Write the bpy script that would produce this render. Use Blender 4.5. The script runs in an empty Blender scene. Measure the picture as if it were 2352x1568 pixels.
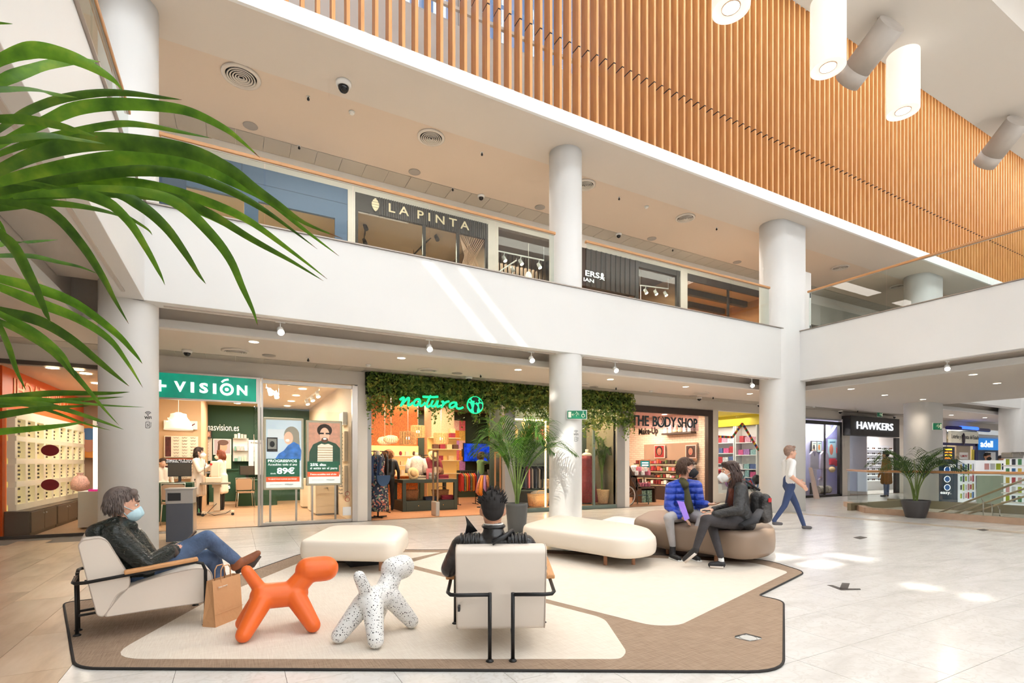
import bpy, bmesh, math, random
import numpy as np
from mathutils import Vector, Matrix, Euler, Quaternion
random.seed(7); RNG = np.random.default_rng(7)
sc = bpy.context.scene
COL = sc.collection
# ------------------------------------------------------------------ camera
# axes: X runs along the shop fronts, Y points into them, camera stands at the origin
F, CX, HY, H = 1178.0, 1176.0, 1064.0, 1.3
YAW = math.radians(28.3); sA, cA = math.sin(YAW), math.cos(YAW)
cd = bpy.data.cameras.new('camera'); cam = bpy.data.objects.new('camera', cd); COL.objects.link(cam)
cam.location = (0, 0, H); cam.rotation_euler = (math.pi/2, 0, -YAW)
cd.sensor_width = 36; cd.lens = F/2352*36; cd.shift_y = (HY-784)/2352; cd.clip_start = .05; cd.clip_end = 200
sc.camera = cam
# ------------------------------------------------------------------ world, sun, skylights, exposure
wd = bpy.data.worlds.new('world'); sc.world = wd; wd.use_nodes = True
bg = wd.node_tree.nodes['Background']; bg.inputs[0].default_value = (.80, .89, 1, 1); bg.inputs[1].default_value = .9
def light(name, kind, loc, energy, col=(1, 1, 1), size=1, sy=None, aim=None, spot=60, blend=.5, parent=None, spread=None):
    l = bpy.data.lights.new(name, kind); l.energy = energy; l.color = col
    if kind == 'AREA':
        l.size = size
        if sy: l.shape = 'RECTANGLE'; l.size_y = sy
        if spread: l.spread = math.radians(spread)
    elif kind == 'SUN': l.angle = math.radians(size)
    else:
        l.shadow_soft_size = size
        if kind == 'SPOT': l.spot_size = math.radians(spot); l.spot_blend = blend
    o = bpy.data.objects.new(name, l); COL.objects.link(o); o.location = loc
    d = Vector(aim)-Vector(loc) if aim is not None else Vector((0, 0, -1))
    o.rotation_euler = d.to_track_quat('-Z', 'Y').to_euler()
    return o
SUN = Vector((1, .67, -1))
light('sun', 'SUN', (-10, -8, 20), 7, (1, .95, .86), .5, aim=Vector((-10, -8, 20))+SUN)
light('skylight_front', 'AREA', (12, 6.75, 13.2), 650, (.92, .965, 1), 38, 2.4, aim=(12, 7.2, 0))
light('skylight_hall', 'AREA', (9, -.4, 13.2), 1750, (.91, .96, 1), 34, 7.6)
light('fill_behind_camera', 'AREA', (9, -10.6, 8.6), 1900, (.91, .96, 1), 36, 8, aim=(9, 10, 6.6))  # unseen fill light added behind the camera to brighten balcony and galleries
for gx_ in (-3.5, 2.3, 7.5, 12.5): light('gallery_lamp', 'AREA', (gx_, 10.6, 7.7), 45, (1, .92, .82), 3.5, .5)
light('skylight_beyond', 'AREA', (30, 3.5, 13.0), 450, (.97, .985, 1), 12, 8)
vs = sc.view_settings; vs.view_transform = 'Standard'; vs.look = 'None'; vs.gamma = 1; vs.use_curve_mapping = False; vs.exposure = .24
sc.cycles.max_bounces = 5; sc.cycles.diffuse_bounces = 3; sc.cycles.transparent_max_bounces = 10; sc.cycles.glossy_bounces = 2; sc.cycles.transmission_bounces = 2
sc.cycles.use_adaptive_sampling = True; sc.cycles.adaptive_threshold = .15; sc.cycles.adaptive_min_samples = 12
sc.cycles.sample_clamp_indirect = 6; sc.cycles.caustics_reflective = False; sc.cycles.caustics_refractive = False
# ------------------------------------------------------------------ helpers
def W(px, py, Y=None, X=None, Z=None, D=None):
    u = (px-CX)/F; v = (HY-py)/F
    if D is None:
        if Z is not None: D = (Z-H)/v
        elif Y is not None: D = Y/(cA-sA*u)
        else: D = X/(sA+cA*u)
    return Vector((D*(sA+cA*u), D*(cA-sA*u), H+D*v))
def lin(c):
    c = c/255
    return c/12.92 if c <= .04045 else ((c+.055)/1.055)**2.4
MC = {}
def mat(n, c=(200, 200, 200), r=.5, m=0, var=0, vs=12, bump=0, bs=120, em=0, spec=.5, coat=0, sheen=0, stretch=None, sub=0):
    if n in MC: return MC[n]
    M = bpy.data.materials.new(n); M.use_nodes = True; nt = M.node_tree; b = nt.nodes['Principled BSDF']
    rgb = tuple(lin(x) for x in c)+(1,); i = b.inputs
    i['Base Color'].default_value = rgb; i['Roughness'].default_value = r; i['Metallic'].default_value = m
    i['Specular IOR Level'].default_value = spec; i['Coat Weight'].default_value = coat; i['Sheen Weight'].default_value = sheen
    if sub: i['Subsurface Weight'].default_value = sub; i['Subsurface Radius'].default_value = (.02, .008, .004)
    if em: i['Emission Color'].default_value = rgb; i['Emission Strength'].default_value = em
    if var or bump:
        tc = nt.nodes.new('ShaderNodeTexCoord'); mp = nt.nodes.new('ShaderNodeMapping'); nt.links.new(tc.outputs['Object'], mp.inputs[0])
        if stretch: mp.inputs['Scale'].default_value = stretch
    if var:
        nz = nt.nodes.new('ShaderNodeTexNoise'); nz.inputs['Scale'].default_value = vs; nz.inputs['Detail'].default_value = 5
        nt.links.new(mp.outputs[0], nz.inputs[0])
        cr = nt.nodes.new('ShaderNodeValToRGB'); e = cr.color_ramp.elements; e[0].position = .3; e[1].position = .7
        e[0].color = tuple(x*(1-var) for x in rgb[:3])+(1,); e[1].color = tuple(min(1, x*(1+var)) for x in rgb[:3])+(1,)
        nt.links.new(nz.outputs[0], cr.inputs[0]); nt.links.new(cr.outputs[0], i['Base Color'])
        if em: nt.links.new(cr.outputs[0], i['Emission Color'])
    if bump:
        nb = nt.nodes.new('ShaderNodeTexNoise'); nb.inputs['Scale'].default_value = bs; nb.inputs['Detail'].default_value = 4
        nt.links.new(mp.outputs[0], nb.inputs[0]); bp = nt.nodes.new('ShaderNodeBump'); bp.inputs['Strength'].default_value = bump; bp.inputs['Distance'].default_value = .02
        nt.links.new(nb.outputs[0], bp.inputs['Height']); nt.links.new(bp.outputs[0], i['Normal'])
    MC[n] = M; return M
def nodes(n, c, r=.5):                       # material handed out with its tree for custom nodes
    M = mat(n, c, r); return M, M.node_tree, M.node_tree.nodes['Principled BSDF']
def N(nt, t, **k):
    n = nt.nodes.new('ShaderNode'+t)
    for a, v in k.items():
        if a in n.inputs: n.inputs[a].default_value = v
        else: setattr(n, a, v)
    return n
def ramp(nt, stops, interp='LINEAR'):
    cr = nt.nodes.new('ShaderNodeValToRGB'); cr.color_ramp.interpolation = interp; e = cr.color_ramp.elements
    while len(e) < len(stops): e.new(.5)
    for k, (p, c) in enumerate(stops): e[k].position = p; e[k].color = tuple(lin(x) for x in c)+(1,)
    return cr
def glassmat(n, tint=(.93, .97, .95), gl=.12, rough=0.0):
    M = bpy.data.materials.new(n); M.use_nodes = True; nt = M.node_tree; nt.nodes.clear()
    o = N(nt, 'OutputMaterial'); t = N(nt, 'BsdfTransparent'); g = N(nt, 'BsdfGlossy'); mx = N(nt, 'MixShader'); fr = N(nt, 'Fresnel', IOR=1.45)
    t.inputs[0].default_value = tint+(1,); g.inputs['Roughness'].default_value = rough
    ge = N(nt, 'NewGeometry'); ml = N(nt, 'Math', operation='SUBTRACT'); ml.inputs[0].default_value = 1; m3 = N(nt, 'Math', operation='MULTIPLY'); ad = N(nt, 'Math', operation='ADD'); ad.inputs[1].default_value = gl-.04
    nt.links.new(ge.outputs['Backfacing'], ml.inputs[1]); nt.links.new(fr.outputs[0], ad.inputs[0]); nt.links.new(ad.outputs[0], m3.inputs[0]); nt.links.new(ml.outputs[0], m3.inputs[1]); nt.links.new(m3.outputs[0], mx.inputs[0])
    nt.links.new(t.outputs[0], mx.inputs[1]); nt.links.new(g.outputs[0], mx.inputs[2]); nt.links.new(mx.outputs[0], o.inputs[0]); MC[n] = M; return M
class MB:
    def __init__(s): s.v = []; s.f = []; s.m = []; s.s = []
    def add(s, vs, fs, mi=0, sm=False):
        b = len(s.v); s.v += [tuple(p) for p in vs]
        for f in fs: s.f.append(tuple(b+i for i in f)); s.m.append(mi); s.s.append(sm)
        return s
    def box(s, a, b, mi=0):
        x0, y0, z0 = (min(p, q) for p, q in zip(a, b)); x1, y1, z1 = (max(p, q) for p, q in zip(a, b))
        return s.add([(x0,y0,z0),(x1,y0,z0),(x1,y1,z0),(x0,y1,z0),(x0,y0,z1),(x1,y0,z1),(x1,y1,z1),(x0,y1,z1)],
                     [(3,2,1,0),(4,5,6,7),(0,1,5,4),(1,2,6,5),(2,3,7,6),(3,0,4,7)], mi)
    def obox(s, c, size, rz=0, mi=0, M=None):
        sx, sy, sz = (q/2 for q in size); M = M or Matrix.Rotation(rz, 3, 'Z'); c = Vector(c)
        P = [c+M @ Vector(p) for p in [(-sx,-sy,-sz),(sx,-sy,-sz),(sx,sy,-sz),(-sx,sy,-sz),(-sx,-sy,sz),(sx,-sy,sz),(sx,sy,sz),(-sx,sy,sz)]]
        return s.add(P, [(3,2,1,0),(4,5,6,7),(0,1,5,4),(1,2,6,5),(2,3,7,6),(3,0,4,7)], mi)
    def bar(s, p, q, w, h=None, mi=0):        # square bar from p to q
        p = Vector(p); q = Vector(q); d = (q-p); L = d.length; R = d.to_track_quat('X', 'Z').to_matrix()
        return s.obox((p+q)/2, (L, w, h or w), M=R, mi=mi)
    def rings(s, R, mi=0, caps=True, closed=False):
        n = len(R[0]); b = len(s.v)
        for r in R: s.v += [tuple(p) for p in r]
        k = len(R)
        for a in range(k if closed else k-1):
            c = (a+1) % k
            for j in range(n):
                j2 = (j+1) % n; s.f.append((b+a*n+j, b+a*n+j2, b+c*n+j2, b+c*n+j)); s.m.append(mi); s.s.append(True)
        if caps and not closed:
            s.f.append(tuple(b+j for j in range(n))[::-1]); s.m.append(mi); s.s.append(False)
            s.f.append(tuple(b+(k-1)*n+j for j in range(n))); s.m.append(mi); s.s.append(False)
        return s
    def tube(s, P, r, seg=8, mi=0, closed=False, flat=1):
        P = [Vector(p) for p in P]; n = len(P); r = r if isinstance(r, (list, tuple)) else [r]*n; R = []; up = None
        for i, p in enumerate(P):
            d = (P[(i+1) % n]-P[i-1]) if closed else (P[min(i+1, n-1)]-P[max(i-1, 0)])
            d.normalize()
            if up is None:
                up = Vector((0, 0, 1)) if abs(d.z) < .9 else Vector((1, 0, 0))
            a = d.cross(up)
            if a.length < 1e-4: a = d.cross(Vector((0, 1, 0)))
            a.normalize(); c = a.cross(d).normalized(); up = c
            R.append([p+(a*math.cos(t)+c*math.sin(t)*flat)*r[i] for t in (2*math.pi*k/seg for k in range(seg))])
        return s.rings(R, mi, True, closed)
    def cyl(s, p, q, r, r2=None, seg=16, mi=0): return s.tube([p, q], [r, r if r2 is None else r2], seg, mi)
    def lathe(s, prof, c=(0, 0, 0), seg=20, mi=0, caps=True, rot=None):
        c = Vector(c); R = []
        for r, z in prof:
            ring = [Vector((r*math.cos(t), r*math.sin(t), z)) for t in (2*math.pi*k/seg for k in range(seg))]
            R.append([c+(rot @ p if rot else p) for p in ring])
        return s.rings(R, mi, caps)
    def ball(s, c, r, seg=14, rg=8, mi=0, M=None):
        c = Vector(c); r = r if isinstance(r, (tuple, list)) else (r, r, r); R = []
        for i in range(rg+1):
            a = -math.pi/2+math.pi*i/rg; q = max(math.cos(a), .02)
            ring = [Vector((r[0]*q*math.cos(t), r[1]*q*math.sin(t), r[2]*math.sin(a))) for t in (2*math.pi*k/seg for k in range(seg))]
            R.append([c+(M @ p if M else p) for p in ring])
        return s.rings(R, mi)
    def prism(s, poly, z0, z1, mi=0, dome=0):  # polygon in XY extruded; poly counter-clockwise
        n = len(poly); b = len(s.v)
        s.v += [(x, y, z0) for x, y in poly]+[(x, y, z1) for x, y in poly]
        s.f += [tuple(b+i for i in range(n))[::-1], tuple(b+n+i for i in range(n))]; s.m += [mi]*2; s.s += [False]*2
        for i in range(n): j = (i+1) % n; s.f.append((b+i, b+j, b+n+j, b+n+i)); s.m.append(mi); s.s.append(False)
        return s
    def slab(s, P, off, mi=0):                 # planar polygon given in 3-D, thickened by the vector off
        n = len(P); o = Vector(off); P = [Vector(p) for p in P]; b = len(s.v)
        s.v += [tuple(p) for p in P]+[tuple(p+o) for p in P]
        s.f += [tuple(b+i for i in range(n)), tuple(b+n+i for i in range(n))[::-1]]; s.m += [mi]*2; s.s += [False]*2
        for i in range(n): j = (i+1) % n; s.f.append((b+i, b+n+i, b+n+j, b+j)); s.m.append(mi); s.s.append(False)
        return s
    def mesh(s, name, mats, off=(0, 0, 0), fix=True):
        me = bpy.data.meshes.new(name); o = Vector(off)
        me.from_pydata([tuple(Vector(v)-o) for v in s.v], [], s.f)
        for m in (mats if isinstance(mats, (list, tuple)) else [mats]): me.materials.append(m)
        me.polygons.foreach_set('material_index', s.m); me.polygons.foreach_set('use_smooth', s.s)
        if fix:
            b = bmesh.new(); b.from_mesh(me); bmesh.ops.recalc_face_normals(b, faces=b.faces); b.to_mesh(me); b.free()
        me.update(); return me
def link(name, data, parent=None, loc=(0, 0, 0)):
    o = bpy.data.objects.new(name, data); COL.objects.link(o); o.location = loc
    if parent: o.parent = parent
    return o
WORLD = {}
def tag(o, label, cat=None, group=None, kind=None):
    if label: o['label'] = label
    if cat: o['category'] = cat
    if group: o['group'] = group
    if kind: o['kind'] = kind
    return o
def T(name, label, cat, loc=(0, 0, 0), rz=0, group=None, local=False):
    o = link(name, None, None, loc); o.rotation_euler = (0, 0, rz); o.empty_display_size = .1; tag(o, label, cat, group)
    WORLD[o.name] = Vector((0, 0, 0)) if local else Vector(loc)
    return o
def bevel(o, w, seg=2):
    m = o.modifiers.new('bevel', 'BEVEL'); m.width = w; m.segments = seg; m.limit_method = 'ANGLE'; m.angle_limit = .7; return o
def part(root, name, mb, m, bv=0, label=None, fix=True):
    off = WORLD.get(root.name, Vector((0, 0, 0))); o = link(name, mb.mesh(name, m, off, fix), root); WORLD[o.name] = off
    if bv: bevel(o, bv)
    if label: o['label'] = label
    return o
def S(name, label, cat, mb, m, group=None, bv=0, fix=True):     # a thing that is one mesh, origin at its base
    V = np.array(mb.v); lo = V.min(0); hi = V.max(0); loc = Vector(((lo[0]+hi[0])/2, (lo[1]+hi[1])/2, lo[2]))
    o = link(name, mb.mesh(name, m, loc, fix), None, loc); tag(o, label, cat, group); WORLD[o.name] = loc
    if bv: bevel(o, bv)
    return o
def struct(name, mb, m, label=None, parent=None, bv=0):
    o = link(name, mb.mesh(name, m), parent); o['kind'] = 'structure'; WORLD[o.name] = Vector((0, 0, 0))
    if label: o['label'] = label
    if bv: bevel(o, bv)
    return o
def dup(root, loc=None, rz=None, label=None, group=None, parent=None):
    r = root.copy(); COL.objects.link(r)
    if loc is not None: r.location = loc
    if rz is not None: r.rotation_euler = (0, 0, rz)
    if label: r['label'] = label
    if group: r['group'] = group
    for ch in list(root.children):
        c = ch.copy(); COL.objects.link(c); c.parent = r
        for g in list(ch.children):
            d = g.copy(); COL.objects.link(d); d.parent = c
    return r
TMP = bpy.data.scenes.new('tmp')
def bake(o):
    TMP.collection.objects.link(o); TMP.view_layers[0].update(); dg = TMP.view_layers[0].depsgraph
    me = bpy.data.meshes.new_from_object(o.evaluated_get(dg)); TMP.collection.objects.unlink(o); bpy.data.objects.remove(o); return me
def textmesh(body, depth=.004, bold=0, shear=0):
    c = bpy.data.curves.new('lettering', 'FONT'); c.body = body; c.extrude = depth/2; c.offset = bold; c.shear = shear; c.resolution_u = 3; c.fill_mode = 'BOTH'
    return bake(bpy.data.objects.new('lettering', c))
def lettering(root, body, p, w, h, m, xd=(1, 0, 0), up=(0, 0, 1), depth=.006, bold=0, shear=0, name='lettering', center=False):
    """text with its lower left corner at p, stretched to width w and cap height h"""
    me = textmesh(body, .02, bold, shear); n = len(me.vertices); co = np.zeros(n*3); me.vertices.foreach_get('co', co); co = co.reshape(-1, 3)
    lo, hi = co.min(0), co.max(0); q = (co-lo)/np.maximum(hi-lo, 1e-6)
    if center: q[:, 0] -= .5
    xd = Vector(xd).normalized(); up = Vector(up).normalized(); nn = xd.cross(up); off = WORLD.get(root.name, Vector((0, 0, 0)))
    P = np.array(Vector(p)-off)+np.outer(q[:, 0]*w, xd)+np.outer(q[:, 1]*h, up)+np.outer(q[:, 2]*depth, nn)
    me.vertices.foreach_set('co', P.ravel()); me.materials.clear(); me.materials.append(m); me.update()
    return link(name, me, root)
ORD = ['first', 'second', 'third', 'fourth', 'fifth', 'sixth', 'seventh', 'eighth', 'ninth', 'tenth', 'eleventh', 'twelfth', 'thirteenth', 'fourteenth', 'fifteenth', 'sixteenth', 'seventeenth', 'eighteenth', 'nineteenth', 'twentieth']
def arc(c, r, a0, a1, n): return [(c[0]+r*math.cos(a0+(a1-a0)*i/n), c[1]+r*math.sin(a0+(a1-a0)*i/n)) for i in range(n+1)]
def roundpoly(P, r, n=6):                      # polygon with rounded corners
    out = []; k = len(P); P = [Vector((p[0], p[1])) for p in P]; r = r if isinstance(r, list) else [r]*k
    for i, p in enumerate(P):
        a = (P[i-1]-p); b = (P[(i+1) % k]-p); ra = min(r[i], a.length*.48, b.length*.48); a.normalize(); b.normalize()
        p0 = p+a*ra; p1 = p+b*ra
        for j in range(n+1): t = j/n; out.append(tuple(p0*(1-t)**2+p*2*t*(1-t)+p1*t*t))
    return out
def ccw(P):
    a = sum(P[i-1][0]*P[i][1]-P[i][0]*P[i-1][1] for i in range(len(P)))
    return P if a > 0 else P[::-1]
# ------------------------------------------------------------------ common materials
white = mat('white_paint', (236, 234, 231), .55, var=.02, vs=.6)
cream = mat('cream_paint', (228, 219, 208), .6)
grey = mat('grey_metal', (150, 146, 142), .35, .8)
steel = mat('brushed_steel', (188, 180, 172), .3, .9)
black = mat('black_metal', (28, 27, 27), .4, .3)
dark = mat('dark_plastic', (34, 34, 36), .45)
oak = mat('oak_rail', (205, 150, 100), .4, var=.12, vs=6, stretch=(1, 1, 14))
glass = glassmat('clear_glass', (.96, .985, .975), .05)
glassg = glassmat('green_edge_glass', (.92, .965, .945), .07)
shopglass = glassmat('shop_glass', (.97, .98, .97), .045)
warmlamp = mat('warm_lamp', (255, 236, 205), em=14); coollamp = mat('cool_lamp', (255, 250, 240), em=10)
whiteplastic = mat('white_plastic', (240, 238, 234), .35)
# ------------------------------------------------------------------ floor materials
def tile_mats():
    M, nt, b = nodes('patterned_tile', (222, 216, 208), .22)
    g = N(nt, 'NewGeometry'); nz = N(nt, 'TexNoise', Scale=2.2, Detail=6, Roughness=.6, Distortion=.6); mp = N(nt, 'Mapping'); mp.inputs['Scale'].default_value = (.55, 2.0, 1)
    nt.links.new(g.outputs['Position'], mp.inputs[0]); nt.links.new(mp.outputs[0], nz.inputs[0])
    sc_ = N(nt, 'VectorMath', operation='SCALE'); sc_.inputs['Scale'].default_value = 1/.6; ad = N(nt, 'VectorMath', operation='ADD'); ad.inputs[1].default_value = (-.05, -.49, 0)
    nt.links.new(g.outputs['Position'], ad.inputs[0]); nt.links.new(ad.outputs[0], sc_.inputs[0])
    vo = N(nt, 'TexVoronoi', Scale=3.4, Randomness=.7); wv = N(nt, 'Math', operation='MULTIPLY'); wv.inputs[1].default_value = 22
    dn = N(nt, 'TexNoise', Scale=5, Detail=3); mx0 = N(nt, 'MixRGB', blend_type='ADD'); mx0.inputs[0].default_value = .4
    nt.links.new(sc_.outputs[0], dn.inputs[0]); nt.links.new(sc_.outputs[0], mx0.inputs[1]); nt.links.new(dn.outputs[1], mx0.inputs[2]); nt.links.new(mx0.outputs[0], vo.inputs['Vector'])
    sn = N(nt, 'Math', operation='SINE'); nt.links.new(vo.outputs['Distance'], wv.inputs[0]); nt.links.new(wv.outputs[0], sn.inputs[0])
    th = ramp(nt, [(.45, (0, 0, 0)), (.95, (215, 215, 215))]); nt.links.new(sn.outputs[0], th.inputs[0])
    fade = N(nt, 'TexNoise', Scale=1.1, Detail=3); nt.links.new(g.outputs['Position'], fade.inputs[0])
    fm = N(nt, 'Math', operation='MULTIPLY'); nt.links.new(th.outputs[0], fm.inputs[0]); nt.links.new(fade.outputs[0], fm.inputs[1])
    base = ramp(nt, [(.25, (204, 199, 193)), (.5, (221, 217, 212)), (.75, (230, 227, 223))]); nt.links.new(nz.outputs[0], base.inputs[0])
    mx = N(nt, 'MixRGB'); mx.inputs[2].default_value = tuple(lin(x) for x in (200, 193, 184))+(1,)
    nt.links.new(fm.outputs[0], mx.inputs[0]); nt.links.new(base.outputs[0], mx.inputs[1]); nt.links.new(mx.outputs[0], b.inputs['Base Color'])
    M2, nt, b = nodes('beige_plank_tile', (205, 180, 150), .3)
    g = N(nt, 'NewGeometry'); oi = N(nt, 'ObjectInfo'); nz = N(nt, 'TexNoise', Scale=1.6, Detail=7, Roughness=.62); mp = N(nt, 'Mapping'); mp.inputs['Scale'].default_value = (2.6, .6, 1)
    cb = N(nt, 'VectorMath', operation='SCALE'); cb.inputs[0].default_value = (9, 7, 3); nt.links.new(oi.outputs['Random'], cb.inputs['Scale']); nt.links.new(cb.outputs[0], mp.inputs['Location'])
    nt.links.new(g.outputs['Position'], mp.inputs[0]); nt.links.new(mp.outputs[0], nz.inputs[0])
    cr = ramp(nt, [(.28, (178, 152, 124)), (.5, (208, 184, 156)), (.72, (224, 204, 180))]); nt.links.new(nz.outputs[0], cr.inputs[0])
    hs = N(nt, 'HueSaturation'); ma = N(nt, 'MapRange'); ma.inputs['To Min'].default_value = .86; ma.inputs['To Max'].default_value = 1.08
    nt.links.new(oi.outputs['Random'], ma.inputs[0]); nt.links.new(ma.outputs[0], hs.inputs['Value']); nt.links.new(cr.outputs[0], hs.inputs['Color']); nt.links.new(hs.outputs[0], b.inputs['Base Color'])
    return M, M2
tileA, tileB = tile_mats()
def plankmat(n, c, c2, sx=.7, sy=6):
    M, nt, b = nodes(n, c, .4); g = N(nt, 'NewGeometry'); br = N(nt, 'TexBrick', Scale=1.0); br.inputs['Brick Width'].default_value = 1.4; br.inputs['Row Height'].default_value = .17
    br.inputs['Mortar Size'].default_value = .004; br.inputs['Color1'].default_value = tuple(lin(x) for x in c)+(1,); br.inputs['Color2'].default_value = tuple(lin(x) for x in c2)+(1,)
    br.inputs['Mortar'].default_value = tuple(lin(x*.75) for x in c)+(1,); nt.links.new(g.outputs['Position'], br.inputs[0])
    nz = N(nt, 'TexNoise', Scale=3, Detail=6); mp = N(nt, 'Mapping'); mp.inputs['Scale'].default_value = (sx, sy, 1); nt.links.new(g.outputs['Position'], mp.inputs[0]); nt.links.new(mp.outputs[0], nz.inputs[0])
    mx = N(nt, 'MixRGB', blend_type='OVERLAY'); mx.inputs[0].default_value = .35; nt.links.new(br.outputs[0], mx.inputs[1]); nt.links.new(nz.outputs[0], mx.inputs[2]); nt.links.new(mx.outputs[0], b.inputs['Base Color']); return M
plank_opt = plankmat('optician_planks', (176, 140, 105), (188, 152, 116)); plank_nat = plankmat('boutique_planks', (206, 146, 104), (214, 156, 116)); plank_body = plankmat('cosmetics_planks', (150, 112, 84), (164, 124, 94))
grout = mat('grout', (120, 112, 104), .8)
FY = 11.85
def fx(px, Y=FY): return W(px, HY, Y=Y).x
def fz(px, py, Y=FY): return W(px, py, Y=Y).z
# ------------------------------------------------------------------ rug outline (needed to sort tiles)
RUG = [W(x, y, Z=0.012) for x, y in [(146, 1383), (172, 1533), (1800, 1541), (1800, 1379), (1742, 1367), (1850, 1313), (1758, 1284), (1078, 1256), (1050, 1262), (905, 1262), (700, 1268), (480, 1345)]]
RUG = [(p.x, p.y) for p in RUG]
def inside(p, P):
    c = False
    for i in range(len(P)):
        (x0, y0), (x1, y1) = P[i-1], P[i]
        if (y0 > p[1]) != (y1 > p[1]) and p[0] < (x1-x0)*(p[1]-y0)/(y1-y0)+x0: c = not c
    return c
fl = struct('floor', MB().box((-8, -5, -.2), (45, FY, -.006)), grout, 'pale stone tile floor of the shopping mall')
def mk_tile(w, l, m, n): return MB().box((0, 0, -.01), (w-.003, l-.003, 0)).mesh(n, m)
meA = mk_tile(.6, .6, tileA, 'tile'); meB = mk_tile(.455, .9, tileB, 'tile')
tiles = []
for i in range(-3, 75):
    for j in range(-10, 18):
        x, y = -.93+.6*i+.9, 1.49+.6*j-.6
        x = -.93+.6*i
        if x < -.95: continue
        if y+.6 > FY-.02 or y < -4: continue
        tiles.append((x, y, .6, .6, 0))
for i in range(15):
    for j in range(-5, 14):
        x = -.93-.455*(i+1); y = 4.23+.9*j-(.45 if i % 2 else 0)
        if y+.9 > FY-.02 or y < -4: continue
        tiles.append((x, y, .455, .9, 1))
def score(t):
    cx, cy = t[0]+t[2]/2, t[1]+t[3]/2; f = sA*cx+cA*cy; r = cA*cx-sA*cy
    if f < 1.5: return 0
    u = r/f; y = HY+F*H/f
    if abs(u) > 1.12 or y > 1660: return 0
    if inside((cx, cy), RUG) and inside((t[0], t[1]), RUG) and inside((t[0]+t[2], t[1]+t[3]), RUG) and inside((t[0]+t[2], t[1]), RUG) and inside((t[0], t[1]+t[3]), RUG): return 0
    return t[2]*t[3]/f**3
tiles.sort(key=score, reverse=True)
rest = MB()
for k, t in enumerate(tiles):
    if k < 300: link('floor_tile', meB if t[4] else meA, fl, (t[0], t[1], 0))
    else: rest.add([(t[0], t[1], 0), (t[0]+t[2]-.003, t[1], 0), (t[0]+t[2]-.003, t[1]+t[3]-.003, 0), (t[0], t[1]+t[3]-.003, 0)], [(0, 1, 2, 3)], t[4])
ro = link('floor_tile_field', rest.mesh('floor_tile_field', [tileA, tileB], fix=False), fl); ro['kind'] = 'stuff'
# ------------------------------------------------------------------ columns
def column(name, poly, label):
    o = struct(name, MB().rings([[(x, y, z) for x, y in poly] for z in (0, 3.5, 7.76)]), white, label)
    ring = MB().rings([[(x+(x-cx_)*.004, y+(y-cy_)*.004, z) for x, y in poly] for z in (7.69, 7.694)]) if False else None
    return o
def circ(c, r, n=40): return [(c[0]+r*math.cos(2*math.pi*i/n), c[1]+r*math.sin(2*math.pi*i/n)) for i in range(n)]
def stadium(x0, x1, y, r, n=14): return arc((x1, y), r, -math.pi/2, math.pi/2, n)+arc((x0, y), r, math.pi/2, 3*math.pi/2, n)
cols = [(-1.32, 8.9), (6.06, 8.9), None, (21.1, 8.95), (28.65, 8.9)]
column('column_1', circ(cols[0], .345), 'round white column behind the seated person in the green jacket')
column('column_2', circ(cols[1], .34), 'round white column with the green exit sign')
column('column_3', stadium(12.85, 13.55, 8.87, .37), 'wide white column with rounded sides at the balcony corner')
column('column_4', stadium(20.75, 21.45, 8.95, .4), 'white column behind the potted palm and stair railing')
column('column_5', stadium(28.3, 29.0, 8.9, .4), 'white column at the far end beside the phone accessory kiosk')
# ------------------------------------------------------------------ balconies
B = MB().box((-1.3, 8.55, 3.53), (13.2, 8.87, 4.86)).box((22.0, 8.55, 3.53), (45, 8.87, 4.86))
struct('wall_balcony_front', B, white, 'white front parapet of the upper gallery', bv=.006)
struct('wall_balcony_bridge', MB().box((13.4, -5, 3.53), (13.72, 8.6, 4.86)), white, 'white parapet of the bridge across the hall', bv=.006)
struct('wall_balcony_side', MB().box((-1.42, -5, 3.53), (-1.1, 8.6, 4.86)), white, 'white parapet of the side gallery above the red shop', bv=.006)
capm = mat('parapet_cap', (170, 158, 148), .3, .6)
struct('trim_1', MB().box((-1.3, 8.52, 4.86), (13.2, 8.9, 4.878)).box((22, 8.52, 4.86), (45, 8.9, 4.878)), capm)
struct('trim_2', MB().box((13.37, -5, 4.86), (13.75, 8.55, 4.878)), capm)
struct('trim_3', MB().box((-1.45, -5, 4.86), (-1.07, 8.55, 4.878)), capm)
# slabs: recess, ledge and lower gallery ceiling
L = MB()
L.box((-1.95, 9.4, 3.375), (14.25, 9.549, 3.5)).box((22.001, 9.4, 3.375), (45, 9.549, 3.5))
L.box((14.251, -5, 3.375), (14.399, 9.549, 3.5)).box((-2.099, -5, 3.375), (-1.951, 9.549, 3.5))
struct('trim_4', L, white, 'white ledge under the balcony edge')
C = MB()
C.box((-1.41, 8.875, 3.8), (13.71, 9.545, 4.69)).box((22.01, 8.875, 3.8), (45, 9.545, 4.69)).box((13.73, -5, 3.8), (14.39, 8.86, 4.69)).box((-2.09, -5, 3.8), (-1.43, 8.86, 4.69))
C.box((-8, 9.55, 3.38), (45, 11.3, 4.7)).box((14.4, -5, 3.38), (22.0, 9.55, 4.7)).box((-8, -5, 3.38), (-2.1, 9.55, 4.7))
struct('ceiling_lower', C, mat('ceiling_paint', (226, 216, 205), .7), 'pale ceiling over the ground floor walkway')
stripm = mat('metal_ceiling_tile', (196, 186, 172), .45, .1)
lowstrip = struct('trim_5', MB().box((-8, 11.3, 3.385), (45, FY, 4.7)), mat('strip_gap', (228, 220, 208), .6), 'row of grey ceiling tiles along the shop fronts')
meT = MB().box((0, 0, 0), (.49, .53, .012)).mesh('ceiling_tile', stripm)
for i in range(84): link('ceiling_tile', meT, lowstrip, (-8+.5*i+.01*i*0, 11.31, 3.372))
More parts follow.
